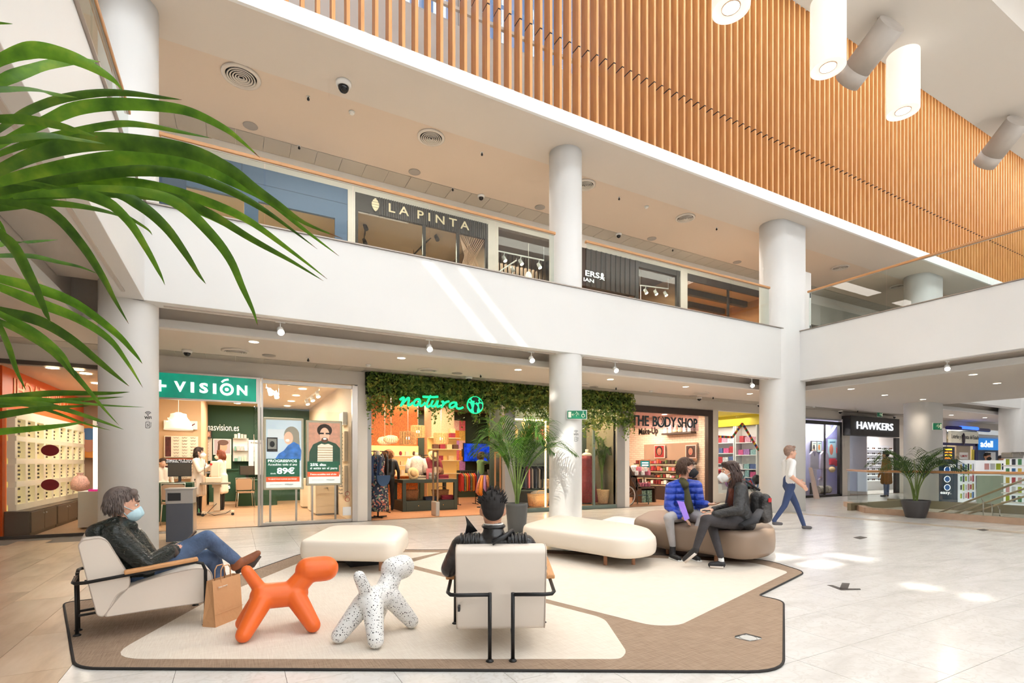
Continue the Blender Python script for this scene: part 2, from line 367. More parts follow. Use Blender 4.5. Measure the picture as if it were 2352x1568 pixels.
# upper gallery: floor, ceilings, fascia
struct('floor_upper', MB().box((-8, 8.87, 4.7), (45, FY, 4.75)).box((13.72, -5, 4.7), (22, 8.87, 4.75)).box((-8, -5, 4.7), (-1.42, 8.87, 4.75)), mat('upper_floor', (226, 216, 204), .4))
U = MB().box((-8, 8.15, 7.75), (45, 9.38, 7.98)).box((-8, -5, 7.75), (-2.4, 8.15, 7.98))
struct('ceiling_upper_front', U, mat('upper_soffit', (224, 214, 203), .7), 'pale upper soffit above the balcony')
struct('ceiling_upper', MB().box((-8, 9.38, 7.79), (45, 11.3, 8.0)), mat('upper_ceiling_paint', (226, 208, 190), .75), 'beige ceiling over the upper gallery')
upstrip = struct('trim_6', MB().box((-8, 11.3, 7.80), (45, FY+.1, 8.0)), MC['strip_gap'], 'row of grey ceiling tiles above the upper shops')
for i in range(84): link('ceiling_tile', meT, upstrip, (-8+.5*i, 11.31, 7.785))
struct('trim_7', MB().box((-1.0, 8.10, 7.745), (45, 8.16, 8.0)), mat('fascia_white', (246, 245, 243), .5), 'white fascia under the wooden slat screen')
# upper back wall behind the slats, roof and its openings
UW = MB()
xs = -2.0
while xs < 45:
    UW.box((xs, 9.7, 8.0), (xs+3.0, 9.9, 10.2)).box((xs, 9.7, 12.6), (xs+3.0, 9.9, 13.5)).box((xs, 9.7, 10.2), (xs+.5, 9.9, 12.6)); xs += 3.0
uw = struct('wall_clerestory', UW, white, 'white wall behind the slat screen')
wf = mat('window_frame_white', (225, 225, 225), .4); pane = glassmat('clerestory_glass', (.55, .68, .85), .3)
xs = -2.0; k = 0
while xs < 12:
    k += 1; wo = struct('window_%d' % k, MB().box((xs+.5, 9.75, 10.2), (xs+.58, 9.85, 12.6)).box((xs+2.92, 9.75, 10.2), (xs+3, 9.85, 12.6)).box((xs+.58, 9.75, 10.2), (xs+2.92, 9.85, 10.28)).box((xs+.58, 9.75, 12.5), (xs+2.92, 9.85, 12.6)).box((xs+1.7, 9.76, 10.28), (xs+1.78, 9.84, 12.5)), wf)
    for x0, x1 in ((xs+.58, xs+1.7), (xs+1.78, xs+2.92)): part(wo, 'window_pane', MB().box((x0, 9.79, 10.28), (x1, 9.81, 12.5)), pane)
    xs += 3.0
holes = [(-7.35, -6.55, -5.4, -4.95), (-7.35, -6.55, -4.85, -4.3), (-6.4, -5.8, -5.4, -4.75), (-7.5, -7.0, -7.0, -6.7), (-7.5, -7.0, -6.6, -6.2), (-8.2, -5.2, -.9, .9), (-6.05, -5.7, 1.7, 2.75), (-5.35, -5.05, 1.4, 2.75)]
gx = sorted({-14, 45}.union(*[{h[0], h[1]} for h in holes])); gy = sorted({-11, 10}.union(*[{h[2], h[3]} for h in holes])); R = MB()
for i in range(len(gx)-1):
    for j in range(len(gy)-1):
        c = ((gx[i]+gx[i+1])/2, (gy[j]+gy[j+1])/2)
        if not any(h[0] < c[0] < h[1] and h[2] < c[1] < h[3] for h in holes): R.box((gx[i], gy[j], 13.5), (gx[i+1], gy[j+1], 13.7))
struct('ceiling_roof', R, white, 'white roof high over the hall')
struct('wall_far_side', MB().box((-14, -11.2, -.2), (45, -11, 13.7)).box((-14.2, -11, -.2), (-14, 13, 13.7)).box((45, -11, -.2), (45.2, 20, 13.7)).box((-14, -11, -.2), (45, -5, -.01)).box((-14, -5, -.2), (-8, 13, -.01)), mat('far_wall', (226, 220, 212), .7))
# roof beam that carries the drum lamps
struct('ceiling_beam', MB().box((2, 3.8, 9.15), (45, 5.4, 9.7)), mat('beam_paint', (228, 220, 210), .7), 'white roof beam carrying the drum lamps')
struct('ceiling_cove', MB().box((4, 1.2, 9.75), (45, 3.8, 9.9)), MC['beam_paint'])
# ------------------------------------------------------------------ wooden slat screen
M, nt, b = nodes('slat_wood', (214, 150, 88), .45); tc = N(nt, 'TexCoord'); nz = N(nt, 'TexNoise', Scale=5, Detail=5); mp = N(nt, 'Mapping'); mp.inputs['Scale'].default_value = (6, 3, .35)
g = N(nt, 'NewGeometry'); nt.links.new(g.outputs['Position'], mp.inputs[0]); nt.links.new(mp.outputs[0], nz.inputs[0]); cr = ramp(nt, [(.3, (206, 142, 80)), (.7, (226, 164, 100))]); nt.links.new(nz.outputs[0], cr.inputs[0]); nt.links.new(cr.outputs[0], b.inputs['Base Color'])
scr = T('slat_screen', 'tall screen of vertical wooden slats above the upper gallery', 'screen', (14, 8.3, 7.98))
lo = MB().box((0, 0, 0), (.052, .21, 1.45)).mesh('slat', M); hi = MB().box((0, 0, 0), (.052, .21, 3.85)).mesh('slat', M); jt = MB().box((.004, .004, 0), (.048, .206, .03)).mesh('joint', black)
n = 0; x = -.9
JT = MB()
while x < 31.5:
    o = link('slat', lo, scr, (x-14, -.1, 0)); o = link('slat', hi, scr, (x-14, -.1, 1.48)); JT.box((x+.004, 8.205, 9.43), (x+.048, 8.405, 9.46)); x += .219; n += 1
part(scr, 'joint_clips', JT, black)['kind'] = 'stuff'
part(scr, 'mounting_rail', MB().box((-.9, 8.42, 9.3), (31.5, 8.47, 9.36)).box((-.9, 8.42, 12.4), (31.5, 8.47, 12.46)), whiteplastic)
struct('trim_8', MB().box((-1.5, 8.0, 13.34), (45, 8.9, 13.5)), white)
# ------------------------------------------------------------------ glass railings
def railing(label, P, Q, n, ztop=5.88, zb=4.7, thick=.02, rail=oak, glassm=None, ends=0):
    P = Vector(P); Q = Vector(Q); d = (Q-P); Ln = d.length; d.normalize(); nn = Vector((-d.y, d.x, 0)); ang = math.atan2(d.y, d.x)
    r = T('glass_railing', label, 'railing', ((P+Q)/2).to_3d().xyz if False else (((P+Q)/2).x, ((P+Q)/2).y, zb), group='glass railings with oak handrail')
    w = Ln/n
    for i in range(n):
        c = P+d*(w*(i+.5)); part(r, 'glass_pane', MB().obox((c.x, c.y, (zb+ztop)/2), (w-.016, thick, ztop-zb), ang), glassm or glassg)
    c = (P+Q)/2; part(r, 'handrail', MB().obox((c.x, c.y, ztop+.028), (Ln+.05, .07, .055), ang), rail, .012)
    part(r, 'rail_channel', MB().obox((c.x, c.y, ztop-.004), (Ln, .03, .012), ang), steel)
    return r
railing('glass railing of the front gallery below the blue and dark upper shops', (-.92, 8.66), (5.62, 8.66), 5)
railing('glass railing of the front gallery between the exit sign column and the wide column', (6.42, 8.66), (12.32, 8.66), 4)
railing('glass railing sloping across the bridge in front of the wooden slats', (13.55, 8.35), (13.55, -1.0), 5)
railing('glass railing of the side gallery behind the palm leaves', (-1.25, 8.3), (-1.25, -1.2), 5)
# ------------------------------------------------------------------ things on the ceilings
ZU, ZUF, ZL = 7.785, 7.745, 3.378
def vent(p, R, label, group):
    r = T('air_vent', label, 'air vent', p, group=group, local=True)
    part(r, 'vent_body', MB().lathe([(R*.8, -.001), (R*.8, -.004), (.01, -.004)], seg=28, caps=False), dark)
    part(r, 'vent_flange', MB().lathe([(R*.78, -.002), (R*.82, -.03), (R, -.02), (R, 0)], seg=28, caps=False), cream)
    for k in range(5):
        q = R*(.68-.135*k); part(r, 'vent_ring', MB().lathe([(q, -.006), (q-R*.035, -.028), (q+R*.05, -.036), (q+R*.045, -.03)], seg=24, caps=False), cream)
    return r
def dome(p, label, group, s=1):
    r = T('security_camera', label, 'camera', p, group=group, local=True)
    part(r, 'camera_base', MB().lathe([(.085*s, 0), (.085*s, -.025*s), (.07*s, -.05*s)], seg=20), whiteplastic)
    part(r, 'camera_dome', MB().ball((0, 0, -.05*s), (.06*s, .06*s, .065*s), 16, 8), mat('dome_black', (16, 16, 18), .12)); return r
def sprinkler(p, label, group):
    r = T('sprinkler', label, 'sprinkler', p, group=group, local=True)
    part(r, 'rosette', MB().lathe([(.03, 0), (.03, -.008)], seg=12), whiteplastic)
    part(r, 'nozzle', MB().lathe([(.012, -.008), (.012, -.03), (.022, -.035), (.022, -.06), (.01, -.07)], seg=8), dark); return r
def disc(p, R, name, label, cat, group, m, h=.012):
    return S(name, label, cat, MB().lathe([(R, 0), (R, -h*.5), (R*.9, -h), (R*.02, -h*1.1)], p, 24), m, group)
def detector(p, label, group):
    r = T('smoke_detector', label, 'smoke detector', p, group=group, local=True)
    part(r, 'detector_base', MB().lathe([(.055, 0), (.055, -.015)], seg=16), whiteplastic); part(r, 'detector_head', MB().lathe([(.04, -.015), (.045, -.03), (.03, -.045)], seg=16), whiteplastic); return r
spk = mat('speaker_grille', (176, 168, 160), .7, bump=.3, bs=300)
vu = [(554, 175, .3), (990, 315, .27), (1343, 424, .25), (1574, 500, .25)]
for i, (x, y, R) in enumerate(vu): vent(W(x, y, Z=ZU), R, 'round air vent in the upper gallery ceiling, %s counting from the palm leaves' % ORD[i], 'round vents of the upper ceiling')
vent(W(1930, 614, Z=ZU), .26, 'round air vent above the hanging parking sign', 'round vents of the upper ceiling'); vent(W(2063, 657, Z=ZU), .26, 'round air vent seen through the bridge railing glass', 'round vents of the upper ceiling')
for i, (x, y) in enumerate([(540, 805), (983, 849), (1333, 881), (1610, 903)]): vent(W(x, y, Z=ZL), .23, 'round air vent in the ground floor ceiling, %s from the green optician sign' % ORD[i], 'round vents of the lower ceiling')
vent(W(2085, 951, Z=ZL), .23, 'round air vent beyond the illuminated black shop sign', 'round vents of the lower ceiling')
dome(W(789, 190, Z=ZUF), 'large dome camera under the front edge of the upper soffit', 'dome cameras', 1.5)
for i, (x, y) in enumerate([(1105, 449), (1421, 537)]): dome(W(x, y, Z=ZU), 'small dome camera on the upper ceiling %s the exit sign column' % ('before', 'after')[i], 'dome cameras')
for i, (x, y, t) in enumerate([(430, 804, 'above the green optician sign'), (1077, 865, 'above the green globe emblem'), (1606, 912, 'above the cosmetics shop'), (1744, 927, 'beside the wide column above the toy shop'), (1930, 943, 'above the pyjama shop window'), (2054, 955, 'beside the illuminated black shop sign'), (2255, 976, 'over the blue bank sign')]): dome(W(x, y, Z=ZL), 'small dome camera %s' % t, 'dome cameras')
for i, (x, y) in enumerate([(708, 222), (687, 335), (1107, 350), (1040, 432), (1422, 453), (1646, 523), (1545, 572)]): sprinkler(W(x, y, Z=ZU), 'sprinkler head in the upper ceiling, %s from the palm leaves' % ORD[i], 'sprinklers of the upper ceiling')
for i, (x, y) in enumerate([(708, 822), (1104, 860), (1415, 889), (1638, 911), (1970, 942)]): sprinkler(W(x, y, Z=ZL), 'sprinkler head in the lower ceiling, %s from the optician sign' % ORD[i], 'sprinklers of the lower ceiling')
for i, (x, y, R) in enumerate([(575, 289, .13), (952, 395, .13), (1240, 476, .13), (1497, 548, .13), (1693, 602, .13)]): disc(W(x, y, Z=ZU), R, 'ceiling_speaker', 'round grey speaker in the upper ceiling, %s from the palm leaves' % ORD[i], 'speaker', 'speakers of the upper ceiling', spk)
for i, (x, y, R) in enumerate([(618, 816, .12), (1050, 857, .12), (1364, 888, .12), (1592, 909, .12)]): disc(W(x, y, Z=ZL), R, 'ceiling_speaker', 'round grey speaker in the lower ceiling, %s from the optician sign' % ORD[i], 'speaker', 'speakers of the lower ceiling', spk)
for i, (x, y, z) in enumerate([(808, 257, ZU), (1485, 474, ZU), (846, 837, ZL), (1495, 897, ZL), (1870, 933, ZL)]): detector(W(x, y, Z=z), 'white smoke detector, %s in line from the palm leaves' % ORD[i], 'smoke detectors')
# recessed downlights of the walkway (each carries its own lamp)
dl = [(583, 785), (922, 822), (1190, 849), (1402, 871), (1575, 888), (1722, 904), (1955, 893), (2235, 860), (2032, 907), (2120, 917), (2290, 880), (2185, 953), (2262, 959)]
for i, (x, y) in enumerate(dl):
    p = W(x, y, Z=ZL); r = T('downlight', 'recessed warm downlight in the lower ceiling, %s in line from the optician sign' % ORD[i], 'downlight', p, group='recessed downlights', local=True)
    part(r, 'trim_ring', MB().lathe([(.075, 0), (.09, -.006), (.095, 0)], seg=18, caps=False), whiteplastic); part(r, 'lamp_face', MB().lathe([(.075, -.002), (.001, -.003)], seg=18, caps=False), warmlamp)
    light('downlight_lamp', 'SPOT', (p.x, p.y, p.z-.03), 50, (1, .86, .70), .06, spot=150, blend=.6)
# track spotlights under the balcony edge
for i, (x, y, aim) in enumerate([(645, 762, (1.0, 4.6, 0)), (987, 801, (2.6, 5.0, 0)), (1222, 827, (4.6, 5.2, 0)), (1415, 850, (6.5, 5.0, 0)), (1728, 885, (8.8, 4.8, 0)), (2176, 846, (10, 3.5, 0))]):
    Y = 8.74 if i < 5 else None; p = W(x, y, Y=Y) if Y else W(x, y, X=13.58)
    a = Vector(aim); d = (a-p).normalized(); r = T('track_spotlight', 'white track spotlight under the balcony, %s from the palm leaves' % ORD[i], 'spotlight', p, group='track spotlights under the balcony')
    part(r, 'spot_head', MB().tube([p-d*.1, p-d*.09, p+d*.02], [.03, .048, .05], 14), whiteplastic); part(r, 'spot_lens', MB().tube([p+d*.021, p+d*.026], [.046, .046], 14), mat('spot_lens', (255, 240, 214), em=60))
    part(r, 'spot_stem', MB().cyl(p-d*.05, (p.x-d.x*.05, p.y-d.y*.05, 3.53), .008), whiteplastic); part(r, 'track_adapter', MB().box((p.x-d.x*.05-.07, p.y-d.y*.05-.015, 3.5), (p.x-d.x*.05+.07, p.y-d.y*.05+.015, 3.53)), whiteplastic)
    light('track_lamp', 'SPOT', p+d*.06, 75, (1, .88, .72), .04, aim=a, spot=55, blend=.7)
struct('trim_9', MB().box((-.9, 8.715, 3.515), (5.7, 8.765, 3.532)).box((6.4, 8.715, 3.515), (12.4, 8.765, 3.532)).box((13.555, -4, 3.515), (13.605, 8.3, 3.532)).box((-1.3, -4, 3.515), (-1.26, 8.2, 3.532)), mat('track_white', (214, 204, 194), .5))
# drum lamps hanging from the roof beam and tilted grey floodlights
shade = mat('drum_shade', (255, 248, 238), .4, em=.45)
for i, (x, y, yt) in enumerate([(1679, 22, -130), (1902, 158, 40), (2074, 258, 172)]):
    p = W(x, y, Y=5.12); q = 9.15
    r = T('drum_lamp', 'lit white cylindrical drum lamp under the roof beam, %s counting from the slat screen top' % ORD[i], 'lamp', p, group='drum lamps under the roof beam')
    part(r, 'drum_shade', MB().lathe([(.265, q), (.265, p.z), (.25, p.z), (.25, p.z+.06)], (p.x, p.y, 0), 32, caps=False), shade)
    part(r, 'diffuser_disc', MB().lathe([(.25, p.z+.03), (.135, p.z+.03)], (p.x, p.y, 0), 32, caps=False), shade)
    part(r, 'reflector_ring', MB().lathe([(.135, p.z+.03), (.13, p.z+.015), (.12, p.z+.02)], (p.x, p.y, 0), 24, caps=False), mat('ring_copper', (226, 196, 168), .3, .6)); part(r, 'lamp_face', MB().lathe([(.12, p.z+.022), (.001, p.z+.02)], (p.x, p.y, 0), 24, caps=False), mat('drum_lamp_face', (255, 250, 240), em=9))
    light('drum_lamp_light', 'SPOT', (p.x, p.y, p.z-.02), 260, (1, .88, .72), .11, aim=((1.2, 4, 0), (3.2, 4.2, 0), (5.2, 4.6, 0))[i], spot=60, blend=.8)
for i, (a, b_) in enumerate([((2020, 92), (1962, 168)), ((2318, 305), (2273, 362))]):
    p = W(*a, Z=8.76); rm = (W((a[0]+b_[0])/2, (a[1]+b_[1])/2, D=1)-Vector((0, 0, H))); r1 = W(*a, D=1)-Vector((0, 0, H)); r2 = W(*b_, D=1)-Vector((0, 0, H)); q = W(*b_, D=(p.x/r1.x)*r1.dot(rm)/r2.dot(rm)*1.01); d = (q-p).normalized()
    r = T('floodlight', 'tilted unlit grey cylinder floodlight on the roof beam, %s' % ('between the two drum lamps', 'past the last drum lamp'), 'floodlight', p, group='grey floodlights on the roof beam') if False else T('floodlight', ('tilted unlit grey cylinder floodlight on the beam between two drum lamps', 'tilted unlit grey cylinder floodlight on the beam past the last drum lamp')[i], 'floodlight', p, group='grey floodlights on the roof beam')
    part(r, 'flood_body', MB().tube([p-d*.25, p+d*.45], .24, 28), mat('flood_grey', (186, 176, 166), .5, var=.06, vs=5)); part(r, 'flood_rim', MB().tube([p+d*.45, p+d*.7], .243, 28), MC['flood_grey']); part(r, 'flood_lens', MB().tube([p+d*.701, p+d*.705], .22, 24), mat('lens_dark', (90, 84, 78), .2))
    part(r, 'bracket', MB().box((p.x-.03, p.y-.02, p.z-.1), (p.x+.03, p.y+.02, 9.15)), MC['flood_grey'])
# ------------------------------------------------------------------ signs on columns and in the galleries
green = mat('exit_green', (0, 132, 92), .4); signw = mat('sign_pale', (226, 236, 208), .4, em=.25)
def man(mb, o, xd, up, s, mi=0, off=(0, 0, 0)):      # running figure built of bars
    o = Vector(o); X = lambda a, c: o+Vector(xd)*(a*s)+Vector(up)*(c*s)+Vector(off)
    for a, c in [((.1, .62), (-.02, .3)), ((-.02, .3), (.22, .1)), ((.22, .1), (.14, -.18)), ((-.02, .3), (-.2, .12)), ((-.2, .12), (-.42, .1)), ((.1, .58), (.34, .5)), ((.34, .5), (.42, .34)), ((.06, .58), (-.18, .5)), ((-.18, .5), (-.3, .36))]: mb.bar(X(*a), X(*c), .1*s, .004, mi)
    mb.ball(X(.16, .76), (.085*s, .004, .085*s), 10, 6, mi)
def exit_sign(label, c, w, h, xd, group, wheel=False, flip=1, mount=None):
    xd = Vector(xd).normalized(); up = Vector((0, 0, 1)); nn = xd.cross(up); c = Vector(c); ang = math.atan2(xd.y, xd.x)
    r = T('exit_sign', label, 'sign', c, group=group); f = c+nn*.012
    part(r, 'sign_panel', MB().obox(c, (w, .02, h), ang), green, .003); part(r, 'sign_border', MB().obox(c-nn*.012, (w+.03, .012, h+.03), ang), whiteplastic)
    mb = MB(); man(mb, f+xd*(.02*w*flip)-up*h*.12, tuple(xd*flip*-1), up, h*.62, off=nn*.002); part(r, 'running_figure', mb, signw)
    part(r, 'door_symbol', MB().obox(f-xd*(w*.38*flip), (w*.15, .006, h*.72), ang), signw)
    mb = MB(); a = f-xd*(w*.12*flip); e = f-xd*(w*.27*flip); mb.bar(a, e, h*.09, .005); mb.bar(e, e+xd*flip*h*.2+up*h*.16, h*.08, .005); mb.bar(e, e+xd*flip*h*.2-up*h*.16, h*.08, .005); part(r, 'arrow', mb, signw)
    if wheel:
        g = f+xd*(w*.33*flip); mb = MB(); mb.tube([g+xd*(h*.2*math.cos(t))+up*(h*.2*math.sin(t)-h*.12) for t in (k*2*math.pi/14 for k in range(14))], h*.035, 5, closed=True)
        mb.bar(g+up*h*.26, g-up*h*.02, h*.09, .005); mb.bar(g-up*h*.02, g+xd*h*.16, h*.08, .005); mb.bar(g+xd*h*.16, g+xd*h*.24-up*h*.22, h*.07, .005); mb.ball(g+up*h*.34, (h*.06, .004, h*.06), 8, 6); part(r, 'wheelchair_symbol', mb, signw)
    return r
cs = W(1325, 952, D=10.32); xdir = (cA, -sA, 0)
exit_sign('green emergency exit sign with running figure and wheelchair on the round column', cs, .38, .16, xdir, 'green exit signs', True)
exit_sign('green exit sign hanging over the upper gallery beside the bridge railing', W(1965, 620, Y=10.6), .45, .2, (1, 0, 0), 'green exit signs', flip=-1)
exit_sign('green exit sign hanging above the illuminated black shop sign', W(2021, 952, Y=11.3), .36, .16, (1, 0, 0), 'green exit signs', flip=-1)
exit_sign('faded green exit sign on the column behind the potted palm', W(2153, 979, D=17.1), .28, .22, xdir, 'green exit signs', flip=-1)
inkm = mat('print_black', (30, 30, 32), .5); inkg = mat('print_grey', (150, 150, 150), .5)
def wifi(label, px, py, D, s):
    c = W(px, py, D=D); xd = Vector((cA, -sA, 0)); up = Vector((0, 0, 1)); r = T('wifi_sticker', label, 'sticker', c, group='wifi stickers on columns'); r2 = r
    mb = MB()
    for k in (1, 2, 3): mb.tube([c+xd*(s*.42*k/3*math.cos(t))+up*(s*(.62+.42*k/3*math.sin(t)*1.1)) for t in (math.pi*(.2+.6*j/10) for j in range(11))], s*.035, 5)
    mb.ball(c+up*s*.64, (s*.06, .003, s*.06), 8, 6); part(r, 'signal_arcs', mb, inkm)
    lettering(r, 'WiFi', c+up*s*.2-xd*s*.42, s*.84, s*.34, inkm, xd, bold=.02, depth=.003); lettering(r, 'free', c+up*s*.06-xd*s*.12, s*.26, s*.08, inkg, xd, depth=.003)
    mb = MB(); q = c-up*s*.5; P = [q+xd*(s*a)+up*(s*b2) for a, b2 in roundpoly([(-.26, -.36), (.2, -.36), (.2, .36), (-.26, .36)], .08)]; mb.tube(P, s*.028, 5, closed=True)
    mb.bar(q+up*s*.18+xd*s*.02, q-xd*s*.1-up*s*.0, s*.05, .004); mb.bar(q-xd*s*.1, q+xd*s*.06+up*s*.0, s*.05, .004); mb.bar(q+xd*s*.06, q-xd*s*.06-up*s*.2, s*.05, .004)
    mb.tube([q+xd*s*.2-up*s*.25, q+xd*s*.34-up*s*.25, q+xd*s*.36, q+xd*s*.36+up*s*.15], s*.02, 5); mb.bar(q+xd*s*.36+up*s*.15, q+xd*s*.36+up*s*.32, s*.09, .004); part(r, 'phone_symbol', mb, inkm)
    return r
wifi('wifi and phone charging sticker on the column behind the armchair', 340, 966, 6.93, .115)
wifi('wifi and phone charging sticker on the exit sign column', 1323, 1002, 10.36, .115)
# white cabinet, parking sign on the upper gallery
r = T('electrical_cabinet', 'tall white metal cabinet standing behind the bridge railing', 'cabinet', (14.9, 9.45, 4.75)); a = W(1849, 588, Y=9.2); b_ = W(1876, 588, X=15.1)
part(r, 'cabinet_body', MB().box((14.3, 9.2, 4.75), (15.05, 9.7, 6.95)), whiteplastic, .01); part(r, 'cabinet_door', MB().box((14.33, 9.185, 4.8), (15.02, 9.2, 6.9)), whiteplastic, .004)
for z in (5.2, 6.2): part(r, 'lock_handle', MB().box((14.95, 9.17, z), (14.98, 9.19, z+.18)), dark)
c = W(1910, 634, Y=11.0); r = T('parking_sign', 'brown hanging sign with parking symbol and arrow', 'sign', c); part(r, 'sign_board', MB().box((c.x-.75, 11.0, c.z-.35), (c.x+.55, 11.05, c.z+.2)), mat('sign_brown', (140, 86, 62), .5)); part(r, 'sign_header', MB().box((c.x-.76, 10.99, c.z+.2), (c.x+.56, 11.06, c.z+.31)), dark); part(r, 'hanger', MB().cyl((c.x, 11.02, c.z+.3), (c.x, 11.02, ZU), .025), dark)
lettering(r, 'P', (c.x-.2, 10.995, c.z-.18), .17, .26, inkm, bold=.03); mb = MB(); mb.bar((c.x+.18, 10.995, c.z-.02), (c.x+.42, 10.995, c.z-.02), .03, .01); mb.bar((c.x+.42, 10.995, c.z-.02), (c.x+.32, 10.995, c.z+.07), .03, .01); mb.bar((c.x+.42, 10.995, c.z-.02), (c.x+.32, 10.995, c.z-.11), .03, .01); part(r, 'arrow', mb, inkm)
# ------------------------------------------------------------------ upper shop fronts
def room(n, x0, x1, y0, y1, z0, zc, wallm, ceilm, floorm, side=None, t=.06):
    side = side or wallm
    struct('floor_'+n, MB().box((x0, y0, z0-.1), (x1, y1, z0+.003)), floorm)
    struct('wall_back_'+n, MB().box((x0, y1, z0), (x1, y1+.1, zc+.3)), wallm)
    struct('wall_side_'+n, MB().box((x0-t, y0+.02, z0), (x0, y1, zc+.3)).box((x1, y0+.02, z0), (x1+t, y1, zc+.3)), side)
    struct('ceiling_'+n, MB().box((x0, y0+.02, zc), (x1, y1, zc+.1)), ceilm)
UH = MB().box((-8, FY, 7.42), (45, FY+.15, 7.82))
struct('wall_upper_header', UH, cream, 'cream header above the upper shop fronts')
pil = MB()
for x0, x1 in [(2.2, 2.36), (5.67, 5.96), (8.2, 8.35), (12.45, 12.75), (16.8, 17.1)]: pil.box((x0, FY-.04, 4.75), (x1, FY+.1, 7.42))
struct('wall_upper_piers', pil, cream)
beige_c = mat('shop_beige', (214, 190, 160), .7); blue = mat('shopfront_blue', (86, 110, 140), .5); brown = mat('shop_brown', (66, 52, 44), .55); greyfl = mat('shop_floor_grey', (150, 140, 130), .5)
room('upper_blue', -3.5, 2.2, FY, 15, 4.75, 7.1, beige_c, beige_c, greyfl); room('upper_dark', 2.36, 5.67, FY, 15.2, 4.75, 7.3, mat('shop_taupe', (150, 128, 106), .7), mat('taupe_ceiling', (186, 164, 138), .7), greyfl)
room('upper_slats', 5.96, 8.2, FY, 14.5, 4.75, 7.35, brown, mat('brown_ceiling', (120, 96, 76), .7), greyfl); room('upper_brick', 8.35, 12.45, FY, 14.5, 4.75, 7.3, mat('shop_tan', (176, 138, 102), .7), mat('brown_ceiling2', (84, 64, 50), .7), greyfl); room('upper_wood', 12.75, 16.8, FY, 15, 4.75, 7.3, mat('shop_wood', (190, 130, 76), .6, var=.1), mat('wood_ceiling', (208, 150, 92), .6), greyfl)
room('upper_far', 17.1, 30, FY, 14, 4.75, 7.2, mat('far_shop_grey', (190, 184, 172), .7), beige_c, greyfl)
for x, e in ((-.6, 130), (4, 140), (7, 60), (10.4, 90), (14.8, 130)): light('upper_shop_lamp', 'AREA', (x, 13.3, 7.0), e, (1, .86, .68), 1.6, 1.6)
f = T('storefront', 'blue painted shop front on the upper gallery with white letters', 'shop front', (-.6, FY, 4.75))
part(f, 'fascia_panel', MB().box((-3.4, FY-.02, 6.72), (2.2, FY+.06, 7.42)), blue)
for x in (-3.4, -1.5, .15, 1.93): part(f, 'frame_post', MB().box((x, FY-.02, 4.75), (x+.26, FY+.05, 6.72)), blue)
part(f, 'side_panel', MB().box((-1.3, FY-.03, 6.0), (-.85, FY-.021, 7.2)), mat('shopfront_navy', (64, 84, 110), .5))
for a, b_ in ((-3.14, -1.5), (-1.24, .15), (.41, 1.93)): part(f, 'window_pane', MB().box((a, FY+.02, 4.75), (b_, FY+.03, 6.72)), shopglass)
part(f, 'panel_seam', MB().box((.1, FY-.025, 6.72), (.115, FY-.019, 7.42)).box((-3.4, FY-.025, 7.08), (2.2, FY-.019, 7.09)), MC['shopfront_navy'])
ltr = mat('letter_white', (245, 245, 245), .4, em=.7)
p = W(378, 388, Y=FY-.03); lettering(f, 'ANDA', p, 1.05, .17, ltr, bold=.012)
f = T('storefront', 'dark shop front on the upper gallery with pine cone emblem and pale letters', 'shop front', (4, FY, 4.75)); dk = mat('shopfront_dark', (58, 50, 43), .5); dks = mat('dark_slat', (74, 64, 55), .5)
part(f, 'fascia_panel', MB().box((2.36, FY, 7.02), (5.67, FY+.06, 7.42)), dk)
for i in range(52): part(f, 'fascia_slat', MB().box((2.9+.053*i, FY-.025, 7.02), (2.9+.053*i+.026, FY, 7.42)), dks)
for x in (2.36, 3.95, 4.82, 5.6): part(f, 'frame_post', MB().box((x, FY-.01, 4.75), (x+.07, FY+.05, 7.02)), dk)
for a, b_ in ((2.43, 3.95), (4.02, 4.82)): part(f, 'window_pane', MB().box((a, FY+.02, 4.75), (b_, FY+.03, 7.02)), shopglass)
lat = MB()
for k in range(14): lat.bar((4.9+.06*k-.6, FY+.02, 6.0), (4.9+.06*k+.3, FY+.02, 7.0), .012).bar((4.9+.06*k+.3, FY+.03, 6.0), (4.9+.06*k-.6, FY+.03, 7.0), .012)
lat.v = [(min(max(x, 4.9), 5.6), y, z) for x, y, z in lat.v]; part(f, 'lattice', lat, mat('lattice_pale', (196, 160, 128), .5))
pa, pb = W(893, 498, Y=FY-.04), W(1078, 528, Y=FY-.04); gold = mat('letter_gold', (214, 196, 160), .35, em=.35)
lettering(f, 'L A  P I N T A', (pa.x, FY-.035, 7.13), pb.x-pa.x, .2, gold, bold=.012); e = W(862, 466, Y=FY-.03)
mb = MB()
for z0, z1, w0, w1 in [(.13, .16, .02, .03), (.08, .125, .05, .065), (.02, .07, .08, .085), (-.04, .01, .085, .075), (-.1, -.05, .07, .04), (-.13, -.105, .035, .01)]: mb.slab([(e.x-w1, FY-.035, 7.2+z0), (e.x+w1, FY-.035, 7.2+z0), (e.x+w0, FY-.035, 7.2+z1), (e.x-w0, FY-.035, 7.2+z1)], (0, -.012, 0))
part(f, 'pine_cone_emblem', mb, gold)
def spot_track(label, P, Q, lamps, m, group, drop=.18, hang=7.3):
    P = Vector(P); Q = Vector(Q); r = T('spot_track', label, 'track light', (P+Q)/2, group=group); part(r, 'track', MB().bar(P, Q, .03), m)
    part(r, 'hanger', MB().cyl(P, (P.x, P.y, hang), .006).cyl(Q, (Q.x, Q.y, hang), .006), m)
    for t, lit in lamps:
        c = P.lerp(Q, t)-Vector((0, 0, drop)); d = Vector((.25, -.45, -1)).normalized(); part(r, 'spot_head', MB().tube([c-d*.09, c+d*.06], [.045, .055], 12).cyl(c-d*.06, (c.x, c.y, P.z), .012), m)
        if lit: part(r, 'spot_lens', MB().tube([c+d*.061, c+d*.066], .048, 12), warmlamp)
    return r
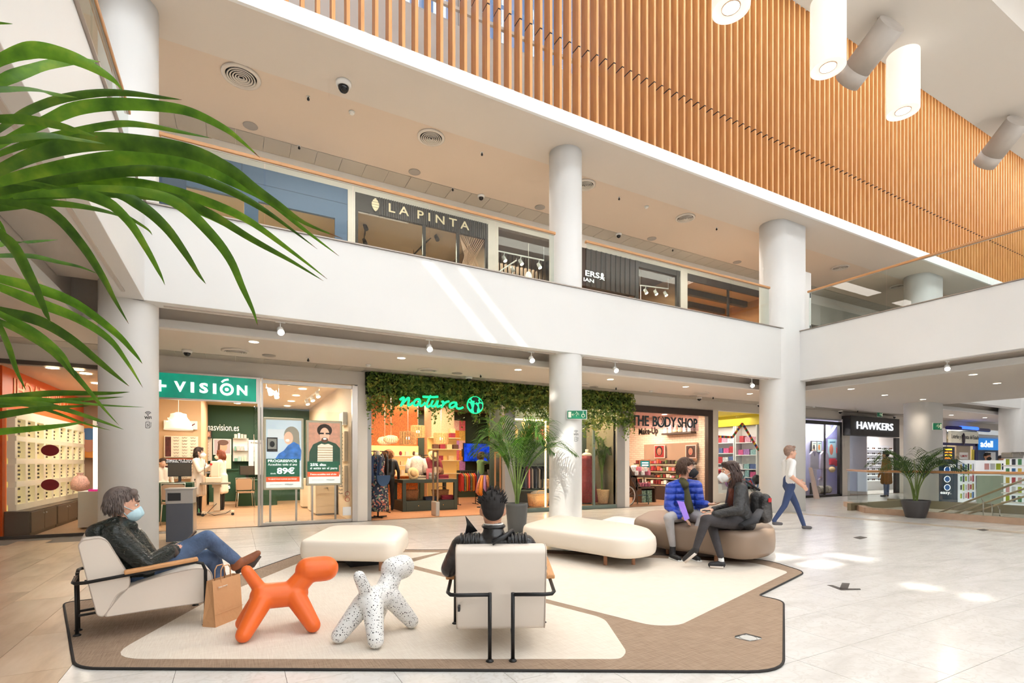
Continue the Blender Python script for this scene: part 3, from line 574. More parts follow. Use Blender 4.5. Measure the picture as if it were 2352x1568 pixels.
spot_track('black track with spotlights inside the dark upper shop, nearer the emblem', W(842, 470, Y=12.6), W(838, 540, Y=13.6), [(.5, 0), (1, 0)], dark, 'tracks in the upper shops')
spot_track('black track with spotlights inside the dark upper shop, below the last letters', W(1010, 525, Y=12.6), W(950, 585, Y=14), [(.1, 0), (.6, 0)], dark, 'tracks in the upper shops')
spot_track('white track with three lit spotlights in the slatted upper shop', W(1142, 576, Y=12.1), W(1249, 598, Y=12.1), [(.15, 1), (.5, 1), (.9, 1)], whiteplastic, 'tracks in the upper shops')
spot_track('short white track with lamps crossing below in the slatted upper shop', W(1143, 626, Y=12.3), W(1186, 598, Y=12.5), [(.3, 0), (.8, 0)], whiteplastic, 'tracks in the upper shops', hang=7.0)
spot_track('white track with lit spotlights in the brick upper shop', W(1470, 655, Y=12.2), W(1535, 663, Y=12.2), [(.2, 1), (.55, 1), (.9, 1)], whiteplastic, 'tracks in the upper shops')
S('pendant_globe', 'pale oval pendant globe in the slatted upper shop', 'pendant lamp', MB().ball(W(1214, 635, Y=12.2), (.09, .09, .14)).cyl(W(1214, 625, Y=12.2), W(1214, 560, Y=12.2), .004), mat('globe', (250, 236, 210), em=.8))
f = T('storefront', 'brown slatted shop front on the upper gallery beside the round column', 'shop front', (7, FY, 4.75))
for i in range(17): part(f, 'slat', MB().box((6.0+.13*i, 13.0, 4.75), (6.0+.13*i+.06, 13.06, 7.3)), mat('brown_slat', (112, 86, 66), .5))
part(f, 'window_pane', MB().box((5.96, FY+.02, 4.75), (8.2, FY+.03, 7.42)), shopglass)
f = T('storefront', 'dark brown shop front on the upper gallery with white skull lettering', 'shop front', (10.4, FY, 4.75))
part(f, 'fascia_panel', MB().box((8.35, FY, 6.35), (10.6, FY+.08, 7.42)), brown)
for i in range(12): part(f, 'slat', MB().box((8.4+.18*i, FY-.02, 6.35), (8.4+.18*i+.04, FY, 7.42)), dk)
for x in (8.35, 10.6, 12.3): part(f, 'frame_post', MB().box((x, FY-.02, 4.75), (x+.12, FY+.06, 7.42)), dk)
part(f, 'frame_head', MB().box((10.6, FY-.01, 7.25), (12.45, FY+.06, 7.42)), dk); part(f, 'window_pane', MB().box((10.72, FY+.02, 4.75), (12.3, FY+.03, 7.25)), shopglass)
p = W(1345, 639, Y=FY-.05); lettering(f, 'ERS', (8.72, FY-.04, 6.62), .5, .16, ltr, bold=.015); lettering(f, 'IAN', (8.66, FY-.04, 6.46), .36, .1, ltr, bold=.01)
mb = MB().ball((9.32, FY-.04, 6.74), (.055, .012, .06), 12, 8).box((9.29, FY-.052, 6.66), (9.35, FY-.03, 6.7)).bar((9.24, FY-.04, 6.6), (9.4, FY-.04, 6.67), .022, .015).bar((9.24, FY-.04, 6.67), (9.4, FY-.04, 6.6), .022, .015); part(f, 'skull_emblem', mb, ltr)
f = T('storefront', 'wood lined shop front on the upper gallery next to the wide column', 'shop front', (14.8, FY, 4.75))
part(f, 'fascia_panel', MB().box((12.75, FY, 7.2), (16.8, FY+.06, 7.42)), brown); part(f, 'window_pane', MB().box((12.75, FY+.02, 4.75), (14.7, FY+.03, 7.2)).box((14.76, FY+.02, 4.75), (16.8, FY+.03, 7.2)), shopglass); part(f, 'frame_post', MB().box((14.7, FY-.01, 4.75), (14.76, FY+.05, 7.2)), dk); part(f, 'ceiling_beams', MB().box((12.9, 12.6, 7.1), (16.7, 12.75, 7.3)).box((12.9, 13.6, 7.1), (16.7, 13.75, 7.3)), dk)
spot_track('black track with a lit spotlight in the wood lined upper shop', W(1700, 722, Y=13), W(1742, 707, Y=13), [(.4, 1)], dark, 'tracks in the upper shops')
S('storefront', 'pale grey shop front far along the upper gallery', 'shop front', MB().box((17.15, FY-.06, 6.6), (30, FY-.01, 7.4)).box((20, FY-.06, 4.76), (20.2, FY-.01, 6.6)).box((24, FY-.06, 4.76), (24.2, FY-.01, 6.6)), MC['far_shop_grey'])
# ------------------------------------------------------------------ ground floor shop fronts: header and piers
HD = MB().box((-8, FY, 3.07), (45, FY+.15, 3.42))
struct('wall_header', HD, cream, 'cream header above the ground floor shop fronts')
def pier(x0, x1, m, n, z=3.07, y0=-.05): struct(n, MB().box((x0, FY+y0, 0), (x1, FY+.12, z)), m)
pier(fx(820), fx(843), cream, 'wall_pier_1'); pier(fx(843), fx(852), grey, 'trim_10'); pgrey = mat('pier_grey', (150, 146, 142), .5)
pier(fx(1158), fx(1181), pgrey, 'wall_pier_2'); pier(fx(1415), fx(1433), pgrey, 'wall_pier_3'); pier(fx(1433), fx(1443), cream, 'wall_pier_4'); pier(fx(1635), fx(1647), cream, 'wall_pier_5'); pier(fx(1932), fx(1949), cream, 'wall_pier_6'); pier(fx(2063), fx(2076), cream, 'wall_pier_7'); pier(-2.05, -1.9, cream, 'wall_pier_8')
def alight(x, y, z, e, c=(1, .91, .77), s=1.5, sy=None): light('shop_ceiling_lamp', 'AREA', (x, y, z), e*1.35, c, s, sy or s)
def rdown(label, p, group, R=.09, m=warmlamp):
    r = T('downlight', label, 'downlight', p, group=group, local=True); part(r, 'trim_ring', MB().lathe([(R, 0), (R*1.25, -.008), (R*1.3, 0)], seg=16, caps=False), whiteplastic); part(r, 'lamp_face', MB().lathe([(R, -.003), (.001, -.004)], seg=16, caps=False), m)
# =================================================================== red and orange eyewear shop
redp = mat('red_gloss', (176, 42, 26), .25); orange = mat('orange_panel', (238, 106, 40), .45); tan = mat('shop_wall_tan', (190, 164, 136), .7)
room('eyewear', -8, -2.05, FY, 17.5, 0, 3.0, tan, mat('eyewear_ceiling', (200, 180, 158), .7), plank_opt)
alight(-5.4, 14, 2.9, 18); alight(-2.75, 14.5, 2.9, 42, s=.9, sy=3.5)
r = T('red_shop_front', 'glossy red panel of the shop front at the edge of the hall', 'panel', (-4.6, FY, 0)); part(r, 'red_panel', MB().box((-7.9, FY-.06, 0), (-3.72, FY+.015, 3.02)), redp); part(r, 'orange_edge', MB().box((-3.72, FY-.06, 0), (-3.55, FY+.015, 3.02)), orange)
lettering(r, 'H', (-3.98, FY-.07, 2.42), .1, .19, ltr)
struct('trim_11', MB().box((-8, FY-.03, 3.02), (-2.05, FY+.05, 3.09)).box((-8, FY-.02, 0), (-2.05, FY+.03, .05)), mat('bronze_frame', (92, 84, 76), .35, .7))
struct('window_20', MB().box((-3.55, FY+.02, .05), (-2.05, FY+.03, 3.02)), shopglass)
struct('wall_display', MB().box((-3.7, 12.0, 0), (-3.56, 17.4, 3.0)), orange, 'orange side wall of the eyewear shop')
r = T('wall_lettering', 'mirrored pale lettering on the orange wall of the eyewear shop', 'lettering', (-3.55, 13.5, 2.4)); pale = mat('letter_pale_orange', (250, 176, 120), .5)
lettering(r, 'LUIS:ATACHI', (-3.548, 15.9, 2.5), 3.4, .36, pale, xd=(0, -1, 0), up=(0, 0, 1)).scale = (1, 1, 1)
d = T('sunglasses_wall', 'lit cream sunglasses wall with rows of niches on the orange wall', 'display', (-3.4, 14.3, .55)); crm = mat('niche_cream', (246, 236, 210), .5, em=.06); lit = mat('niche_lit', (246, 226, 140), .5, em=.4)
y0, y1 = 12.15, 16.75; zs = [.57, .98, 1.39, 1.79]; hz = .31; ncol = 9; wy = (y1-y0)/ncol
part(d, 'back_panel', MB().box((-3.55, y0, .46), (-3.53, y1, 2.26)), lit); fr = MB()
prev = .46
for z in zs: fr.box((-3.53, y0, prev), (-3.42, y1, z)); prev = z+hz
fr.box((-3.53, y0, prev), (-3.42, y1, 2.26)); part(d, 'niche_frame', fr, crm)
for k in range(ncol+1):
    for z in zs: part(d, 'niche_divider', MB().box((-3.53, y0+wy*k-.06, z), (-3.42, y0+wy*k+.06, z+hz)), crm)
def sung():
    mb = MB()
    for s in (-1, 1): mb.ball((0, s*.035, 0), (.008, .03, .022), 10, 6).bar((.0, s*.066, .012), (-.11, s*.066, .0), .005)
    mb.bar((0, -.008, .008), (0, .008, .008), .006); return mb
sgm = sung().mesh('sunglasses', mat('sunglasses_black', (26, 24, 24), .2)); sgb = sung().mesh('sunglasses', mat('sunglasses_brown', (80, 46, 30), .25))
for k in range(ncol):
    for zi, z in enumerate(zs):
        for q in range(4):
            if RNG.random() < .1: continue
            o = link('sunglasses', sgm if RNG.random() < .75 else sgb, None, (-3.46, y0+wy*(k+.5)+RNG.uniform(-.03, .03), z+.045+.075*q)); tag(o, '%s dark sunglasses in the %s niche from the window, %s niche row' % (('lowest', 'lower', 'upper', 'topmost')[q], ORD[k], ('bottom', 'second lowest', 'second highest', 'top')[zi]), 'sunglasses', 'sunglasses in the cream wall niches')
r = T('red_oval_stickers', 'two dark red oval stickers on the shop window glass', 'sticker', (-2.9, FY, 1.5))
oval = mat('oval_red', (136, 14, 18), .4)
for py in (1034, 1113): c = W(115, py, Y=FY-.01); part(r, 'oval_sticker', MB().ball(c, (.125, .004, .1), 24, 10), oval)
for i in range(3):
    a = y0-.1+i*1.55; r = T('base_cabinet', 'grey brown low cabinet under the sunglasses wall, %s from the shop window' % ORD[i], 'cabinet', (-3.35, a+.77, 0), group='low cabinets under the sunglasses wall'); cb = mat('cabinet_taupe', (104, 88, 74), .5)
    part(r, 'cabinet_body', MB().box((-3.55, a, 0), (-3.22, a+1.5, .455)), cb)
    for s in (0, 1):
        dd = part(r, 'cabinet_door', MB().box((-3.22, a+.03+.73*s, .07), (-3.2, a+.74+.73*s, .43)), mat('cabinet_door_taupe', (116, 100, 84), .45)); part(dd, 'knob', MB().ball((-3.19, a+.66+.16*s, .37), .014, 8, 6), steel)
r = T('white_plinth', 'white display plinth with pink tray and glowing frame', 'plinth', (-2.35, 13.2, 0)); part(r, 'plinth_body', MB().box((-2.75, 13.0, .03), (-2.1, 13.6, .74)), whiteplastic); part(r, 'pink_tray', MB().box((-2.6, 13.05, .74), (-2.1, 13.5, .78)), mat('pink_acrylic', (236, 40, 150), .2, em=.3)); part(r, 'light_frame', MB().box((-2.62, 13.55, .78), (-2.1, 13.6, 2.05)), mat('light_frame', (255, 252, 244), em=1.6)); part(r, 'header_card', MB().box((-2.62, 13.53, 2.05), (-2.1, 13.6, 2.2)), whiteplastic)
lettering(r, '50%', (-2.56, 13.52, 2.08), .36, .1, inkm)
r = T('eyewear_poster', 'orange poster of a face under a blue cap on the eyewear shop wall', 'poster', (-2.9, 17.3, 1.6)); pp = W(193, 1010, Y=17.3); part(r, 'poster_sheet', MB().box((pp.x-.3, 17.3, 1.45), (pp.x+.55, 17.33, 2.35)), mat('poster_orange', (236, 160, 60), .5)); part(r, 'poster_face', MB().ball((pp.x+.1, 17.295, 1.85), (.17, .004, .25), 16, 10), mat('poster_skin', (206, 150, 120), .6)); part(r, 'poster_cap', MB().ball((pp.x+.1, 17.292, 2.08), (.2, .004, .16), 16, 8), mat('poster_blue', (70, 130, 190), .5))
for i, (x, y) in enumerate([(178, 849), (197, 858), (222, 880), (120, 845)]): rdown('downlight in the eyewear shop ceiling, %s from the window' % ORD[i], W(x, y, Z=2.99), 'downlights of the eyewear shop')
# =================================================================== optician
optgreen = mat('optician_green', (30, 72, 48), .6); opt_beige = mat('optician_beige', (214, 176, 136), .65); opt_light = mat('optician_wall', (224, 204, 174), .6)
room('optician', -1.9, 2.3, FY, 19.5, 0, 3.22, optgreen, mat('optician_ceiling', (220, 198, 164), .7), plank_opt, opt_light)
struct('wall_optician_block', MB().box((-1.88, 15.6, 0), (-.8, 19.4, 3.2)), opt_beige, 'beige wall block inside the optician shop')
alight(.2, 13.6, 3.1, 95, s=2.4, sy=2); alight(.7, 17, 3.1, 110, s=2.2, sy=2.6)
sgn = T('shop_sign', 'backlit teal sign board of the optician with white letters', 'sign', (-.3, FY, 2.6)); xa, xb = -1.9, fx(588); teal = mat('sign_teal', (0, 150, 122), .35, em=.45, var=.3, vs=2.2); zb = fz(480, 915)
part(sgn, 'sign_panel', MB().box((xa, FY-.1, 2.56), (xb, FY-.02, 3.03)), teal); part(sgn, 'sign_frame', MB().box((xa, FY-.11, 3.03), (xb+.03, FY, 3.06)).box((xa, FY-.11, 2.53), (xb+.03, FY, 2.56)).box((xb, FY-.11, 2.56), (xb+.03, FY, 3.03)), steel)
pa = W(402, 899, Y=FY-.11); lw = mat('letter_bright', (255, 255, 255), .4, em=.9); xn = [(402, 'V'), (440, 'I'), (459, 'S'), (490, 'I'), (544, 'N')]; zc = 2.68; ch = .2
for ch_, x0, x1 in [('V', 400, 427), ('I', 438, 446), ('S', 458, 478), ('I', 489, 497), ('N', 544, 568)]: lettering(sgn, ch_, (fx(x0, FY-.1), FY-.105, zc), fx(x1, FY-.1)-fx(x0, FY-.1), ch, lw, bold=.035, depth=.02)
cx_ = fx(521, FY-.1); part(sgn, 'eye_letter', MB().tube([(cx_+.1*math.cos(t), FY-.11, zc+.1+.1*math.sin(t)) for t in (k*2*math.pi/28 for k in range(28))], .026, 6, closed=True).ball((cx_, FY-.11, zc+.1), (.035, .01, .035), 12, 8).tube([(cx_-.09, FY-.11, zc+.24), (cx_-.04, FY-.11, zc+.285), (cx_+.03, FY-.11, zc+.3)], .02, 6), lw)
xp = fx(372, FY-.1); part(sgn, 'plus_symbol', MB().box((xp-.14, FY-.125, zc+.075), (xp+.07, FY-.1, zc+.12)).box((xp-.055, FY-.125, zc-.01), (xp-.01, FY-.1, zc+.205)), lw)
struct('trim_12', MB().box((fx(592), FY-.08, 0), (fx(598), FY+.06, 3.07)).box((fx(599.5), FY-.06, 0), (fx(604), FY+.06, 3.07)).box((fx(808), FY-.07, 0), (fx(820), FY+.06, 3.04)).box((fx(604), FY-.03, 2.97), (fx(808), FY+.05, 3.04)).box((fx(604), FY-.03, 0), (fx(808), FY+.05, .06)), steel, 'steel frame of the optician shop window')
struct('window_21', MB().box((fx(604), FY, .06), (fx(808), FY+.012, 2.97)), shopglass)
S('door_leaf', 'folded steel edged glass door at the optician entrance', 'door', MB().box((fx(585), FY+.06, .02), (fx(590), FY+.75, 2.5)), shopglass)
r = T('wall_lettering', 'white web address lettering on the green optician wall', 'lettering', (.3, 19.48, 2)); p = W(472, 988, Y=19.48); q = W(549, 988, Y=19.48); lettering(r, 'masvision.es', p, q.x-p.x, .21, mat('letter_soft', (250, 246, 236), .4, em=.3), bold=.006)
# pendant
p = W(410, 985, Y=14.6); r = T('pendant_lamp', 'white dotted metal pendant lamp in the optician shop', 'pendant lamp', p); ps = mat('pendant_white', (250, 240, 222), .4, em=.35)
part(r, 'lamp_shade', MB().lathe([(.3, -.02), (.29, .03), (.26, .12), (.2, .24), (.17, .3), (.165, .36), (.09, .38), (.05, .4)], p, 28), ps); part(r, 'cord', MB().cyl((p.x, p.y, p.z+.4), (p.x, p.y, 3.22), .006), whiteplastic)
holes_ = MB()
for k in range(26): t = k*2.4; zz = .06+.2*RNG.random(); rr = .3-.36*zz; holes_.ball((p.x+rr*math.cos(t), p.y+rr*math.sin(t), p.z+zz), .009, 6, 4)
part(r, 'glow_dots', holes_, mat('glow_dot', (255, 248, 230), em=3)); light('pendant_bulb', 'POINT', (p.x, p.y, p.z+.02), 12, (1, .85, .62), .05)
# boards with frames on the beige block
def board(label, x0, x1, y, z0, z1, rows, cols_, base=(246, 228, 200), photo=None, group='eyewear display boards'):
    r = T('eyewear_board', label, 'display board', ((x0+x1)/2, y, z0), group=group); part(r, 'board_panel', MB().box((x0, y-.03, z0), (x1, y, z1)), mat('board_%d_%d_%d' % base, base, .5, em=.1))
    if photo: part(r, 'board_photo', MB().box((x0+.02, y-.034, z0+.02), (x0+(x1-x0)*.2, y-.03, z1-.02)), photo)
    xs0 = x0+(x1-x0)*(.25 if photo else .08); mb = MB()
    for i in range(rows):
        for j in range(cols_):
            xx = xs0+(x1-xs0)*(j+.4)/cols_; zz = z0+(z1-z0)*(i+.5)/rows; dx = (x1-xs0)/cols_*.3
            mb.tube([(xx-dx, y-.045, zz+.01), (xx-dx*.55, y-.05, zz-.014), (xx-dx*.1, y-.05, zz+.006), (xx+dx*.1, y-.05, zz+.006), (xx+dx*.55, y-.05, zz-.014), (xx+dx, y-.045, zz+.01)], .005, 4)
    part(r, 'spectacle_rows', mb, mat('spectacle_dark', (110, 80, 60), .4)); return r
photo1 = mat('photo_red', (96, 44, 40), .5, var=.7, vs=9)
a, b_ = W(377, 1050, Y=15.55), W(455, 1002, Y=15.55); board('spectacle display board on the beige wall beside the pendant lamp', a.x, b_.x, 15.58, a.z, b_.z, 7, 3, photo=photo1)
a, b_ = W(377, 1100, Y=15.55), W(455, 1067, Y=15.55); board('lower spectacle display board behind the monitor', a.x, b_.x, 15.58, a.z, b_.z, 5, 3, photo=photo1)
a, b_ = W(377, 1064, Y=15.55), W(455, 1053, Y=15.55); r = T('notice_strip', 'dark notice strip with white text between the display boards', 'notice', ((a.x+b_.x)/2, 15.58, a.z)); part(r, 'strip_panel', MB().box((a.x, 15.55, a.z), (b_.x, 15.58, b_.z)), mat('notice_dark', (52, 50, 46), .5)); part(r, 'strip_header', MB().box((a.x, 15.545, b_.z-.02), (b_.x, 15.55, b_.z)), mat('notice_red', (206, 84, 50), .5)); lettering(r, 'Seguro de 2 anos por\nperdida, rotura y robo', (a.x+.05, 15.548, a.z+.02), .75, .085, lw)
a, b_ = W(376, 984, Y=15.5), W(453, 967, Y=15.5); r = T('smile_panel', 'white wall panel with a dark red smile line behind the pendant lamp', 'panel', ((a.x+b_.x)/2, 15.5, a.z)); part(r, 'panel_board', MB().box((a.x, 15.5, a.z), (b_.x, 15.6, b_.z)), whiteplastic); part(r, 'smile_line', MB().tube([(a.x+(b_.x-a.x)*t, 15.49, b_.z-.03-.2*math.sin(math.pi*t)*.9) for t in (i/14 for i in range(1, 14))], .012, 5), mat('smile_red', (120, 30, 30), .5))
# green wall contents
def poster(label, x0, x1, y, z0, z1, frame, bgm, shapes, cat='poster', group=None, xd=None):
    r = T('wall_poster', label, cat, ((x0+x1)/2, y, z0), group=group); part(r, 'poster_frame', MB().box((x0-.03, y-.02, z0-.03), (x1+.03, y+.02, z1+.03)), frame); part(r, 'poster_sheet', MB().box((x0, y-.025, z0), (x1, y-.02, z1)), bgm)
    for k, (n, P, m) in enumerate(shapes): part(r, n, MB().slab([(x0+(x1-x0)*u, y-.026-.002*k, z0+(z1-z0)*v) for u, v in P], (0, -.002, 0)), m)
    return r
def el(cx, cy, rx, ry, n=18, a0=0, a1=2*math.pi): return [(cx+rx*math.cos(a0+(a1-a0)*i/n), cy+ry*math.sin(a0+(a1-a0)*i/n)) for i in range(n)]
skinp = mat('print_skin', (226, 174, 146), .6); hairp = mat('print_hair', (86, 56, 40), .6); greyp = mat('print_greyhair', (160, 150, 140), .6)
a, b_ = W(492, 1042, Y=19.45), W(529, 1010, Y=19.45)
poster('framed poster of a woman in a cap on the green optician wall', a.x, b_.x, 19.45, a.z, b_.z, whiteplastic, mat('print_lilac', (196, 184, 190), .6), [('print_face', el(.55, .5, .26, .36), skinp), ('print_cap', el(.55, .8, .34, .2), mat('print_cap', (120, 90, 80), .6)), ('print_hair', [(.2, .1), (.35, .1), (.36, .7), (.24, .75)], hairp)])
for k, (x0, x1, y0_, y1_, lb) in enumerate([(460, 487, 1058, 1006, 'spectacle rack hanging at the corner of the green wall')]): a, b_ = W(x0, y0_, Y=19.4), W(x1, y1_, Y=19.4); board(lb, a.x, b_.x, 19.4, a.z, b_.z, 8, 1, base=(200, 190, 172))
a, b_ = W(468, 1004, Y=19.3), W(484, 990, Y=19.3); poster('small portrait card on top of the spectacle rack', a.x, b_.x, 19.3, a.z, b_.z, dark, mat('print_tan', (150, 110, 90), .6), [('print_face', el(.6, .5, .3, .35), skinp)])
a, b_ = W(535, 1059, Y=19.3), W(571, 1006, Y=19.3); r = T('product_shelf', 'glass shelf unit with pastel boxes on the green optician wall', 'shelf', ((a.x+b_.x)/2, 19.3, a.z)); part(r, 'shelf_back', MB().box((a.x, 19.4, a.z), (b_.x, 19.44, b_.z)), whiteplastic); zz = [a.z, a.z+(b_.z-a.z)*.45, b_.z-.02]
for z in zz: part(r, 'shelf_board', MB().box((a.x, 19.15, z-.012), (b_.x, 19.4, z)), shopglass)
pastel = [mat('pastel_%d' % i, c, .5) for i, c in enumerate([(236, 214, 200), (196, 220, 190), (170, 200, 196), (240, 236, 226), (222, 190, 186), (120, 168, 150)])]
for z in zz:
    x = a.x+.04; k_ = 0
    while x < b_.x-.09:
        w = RNG.uniform(.05, .1); h = RNG.uniform(.1, .2); o = S('product_box', 'pastel box on the %s glass shelf of the optician, %s along' % (('lowest', 'middle', 'top')[zz.index(z)], ORD[int((x-a.x)*11)]), 'box', MB().box((x, 19.2, z), (x+w, 19.32, z+h)), pastel[int(RNG.integers(6))], 'boxes on the optician shelf'); x += w+.02
a, b_ = W(571, 1090, Y=19.2), W(592, 1010, Y=19.2); r = T('eye_chart', 'white eye test panel at the edge of the green wall', 'panel', (a.x, 19.2, a.z)); part(r, 'chart_panel', MB().box((a.x, 19.3, a.z), (b_.x+.2, 19.34, b_.z)), whiteplastic); lettering(r, 'A la medida', (a.x+.06, 19.29, b_.z-.12), .32, .06, inkm)
# counter, desks, monitors, chairs
a, b_ = W(470, 1150, Y=18.6), W(545, 1077, Y=18.6); a.x = max(a.x, -.74); r = T('reception_counter', 'dark green counter with white lettering in the optician shop', 'counter', ((a.x+b_.x)/2, 18.8, 0)); part(r, 'counter_body', MB().box((a.x, 18.6, .1), (b_.x, 19.1, 1.08)), optgreen); part(r, 'counter_plinth', MB().box((a.x, 18.62, 0), (b_.x, 19.1, .1)), opt_light); part(r, 'counter_top', MB().box((a.x-.03, 18.56, 1.08), (b_.x+.03, 19.12, 1.12)), optgreen); lettering(r, 'el\n  oras', (b_.x-.62, 18.59, .5), .42, .34, lw)
def monitor(label, c, w, rz, group='monitors in the optician shop'):
    r = T('computer_monitor', label, 'monitor', c, rz, group, local=True); part(r, 'screen', MB().box((-w/2, -.02, .14), (w/2, .02, .14+w*.68)), dark, .006); part(r, 'display', MB().box((-w/2+.015, -.024, .155), (w/2-.015, -.02, .14+w*.68-.015)), mat('screen_grey', (70, 64, 58), .15)); part(r, 'stand', MB().box((-.03, .0, .02), (.03, .03, .2)).lathe([(.11, 0), (.11, .015), (.02, .03)]), dark); return r
def desk(label, x0, x1, y0, y1, z, m):
    r = T('desk', label, 'desk', ((x0+x1)/2, (y0+y1)/2, 0)); part(r, 'desk_top', MB().box((x0, y0, z-.05), (x1, y1, z)), m, .006); part(r, 'desk_front', MB().box((x0, y0+.02, .0), (x1, y0+.06, z-.05)).box((x1-.05, y0+.06, 0), (x1, y1, z-.05)), m); return r
a = W(443, 1104, Y=13.9); desk('dark green desk with monitor near the optician entrance', -1.8, a.x, 13.7, 14.4, .86, optgreen); m_ = W(413, 1088, Y=14.0); monitor('black monitor on the desk near the optician entrance', (m_.x, 14.0, .86), .46, .1)
a = W(545, 1096, Y=17.8); desk('dark green desk at the back of the optician shop', a.x, a.x+1.1, 17.6, 18.4, .8, optgreen); m_ = W(568, 1088, Y=17.9); monitor('black monitor on the desk at the back of the optician shop', (m_.x, 17.9, .8), .42, .2)
def chair(label, c, rz, m, group):
    r = T('office_chair', label, 'chair', c, rz, group, local=True); part(r, 'seat', MB().prism(roundpoly([(-.22, -.22), (.22, -.22), (.22, .22), (-.22, .22)], .08), .43, .47), m); part(r, 'backrest', MB().slab([(x*.22, .22+.02*z, .5+.34*z) for x, z in roundpoly([(-1, 0), (1, 0), (1, 1), (-1, 1)], .3)], (0, .02, 0)), m)
    for sx in (-1, 1):
        for sy in (-1, 1): part(r, 'leg', MB().cyl((sx*.2, sy*.2, .44), (sx*.23, sy*.24, 0), .012), steel)
    part(r, 'back_frame', MB().tube([(-.21, .22, .45), (-.22, .25, .86), (.22, .25, .86), (.21, .22, .45)], .012), steel); return r
acry = mat('smoky_acrylic', (170, 140, 112), .2)
p = W(398, 1160, Y=13.2); chair('steel framed chair in front of the desk near the entrance', (p.x, 13.2, 0), .1, acry, 'chairs of the optician shop'); p = W(563, 1150, Y=17.2); chair('steel framed chair at the back desk of the optician shop', (p.x, 17.2, 0), .1, acry, 'chairs of the optician shop')
# eye test instrument on a wheeled table
p = W(498, 1183, Z=0); r = T('eye_test_instrument', 'white eye test instrument on a wheeled lift table', 'instrument', (p.x, p.y, 0), 0, local=True); iv = mat('instrument_ivory', (232, 214, 188), .4)
part(r, 'table_column', MB().box((-.07, -.06, .12), (.07, .06, .72)), iv, .01); part(r, 'table_top', MB().prism(ccw(roundpoly([(-.36, -.24), (.3, -.24), (.3, .24), (-.36, .24)], .08)), .78, .82), mat('table_grey', (150, 136, 120), .4)); part(r, 'table_neck', MB().box((-.1, -.1, .7), (.1, .1, .78)), iv); part(r, 'instrument_base', MB().box((-.25, -.14, .82), (.1, .14, .96)), iv, .02); part(r, 'instrument_head', MB().box((-.14, -.1, .96), (.06, .1, 1.36)), iv, .03); part(r, 'chin_rest', MB().box((-.26, -.03, 1.05), (-.1, .03, 1.09)).tube([(-.26, -.12, 1.0), (-.26, -.12, 1.4), (-.26, .12, 1.4), (-.26, .12, 1.0)], .012), steel); part(r, 'red_dot', MB().ball((-.12, -.105, 1.28), (.03, .004, .03), 10, 6), mat('red_dot', (200, 40, 30), .4))
part(r, 'wheel_base', MB().box((-.32, -.035, .05), (.38, .035, .1)).box((-.32, -.2, .05), (-.26, .2, .1)).box((.32, -.2, .05), (.38, .2, .1)), iv)
for x in (-.29, .35):
    for y in (-.19, .19): part(r, 'caster', MB().cyl((x, y-.02, .035), (x, y+.02, .035), .035), dark)
part(r, 'cable', MB().tube([(0, -.08, .3), (-.2, -.12, .08), (-.05, -.2, .02), (.2, -.16, .05), (.3, -.1, .12)], .008, 6), dark)
p = W(453, 1183, Z=0); r = T('spray_bottle', 'green spray bottle standing on the optician floor', 'bottle', p, local=True); part(r, 'bottle_body', MB().lathe([(.045, 0), (.05, .02), (.05, .14), (.025, .19), (.02, .2)], seg=14), mat('spray_green', (110, 210, 150), .25)); part(r, 'trigger_head', MB().box((-.05, -.015, .2), (.03, .015, .25)).box((-.05, -.01, .15), (-.035, .01, .2)), mat('spray_dark', (30, 90, 70), .4))
S('lens_machine', 'small lens machine with a blue screen on the counter', 'instrument', MB().box((W(518, 1075, Y=18.8).x, 18.75, 1.12), (W(531, 1075, Y=18.8).x, 19, 1.62)), iv, bv=.02)
# grey terminal on the hall floor
p = W(414, 1243, Z=0); r = T('grey_terminal', 'grey freestanding bin with a dark slot outside the optician', 'bin', (p.x, p.y+.2, 0), -.06, local=True)
part(r, 'bin_body', MB().box((-.19, -.2, 0), (.19, .2, .63)), mat('bin_slate', (82, 84, 92), .5), .008); part(r, 'bin_head', MB().box((-.195, -.205, .63), (.195, .205, .86)), mat('bin_head', (176, 170, 164), .4, .3), .006); part(r, 'bin_slot', MB().box((-.165, -.21, .68), (.02, -.2, .81)), dark); part(r, 'bin_top', MB().box((-.21, -.22, .86), (.21, .22, .885)), MC['bin_head'], .006); part(r, 'side_strip', MB().box((.19, -.2, 0), (.2, .2, .63)), steel)
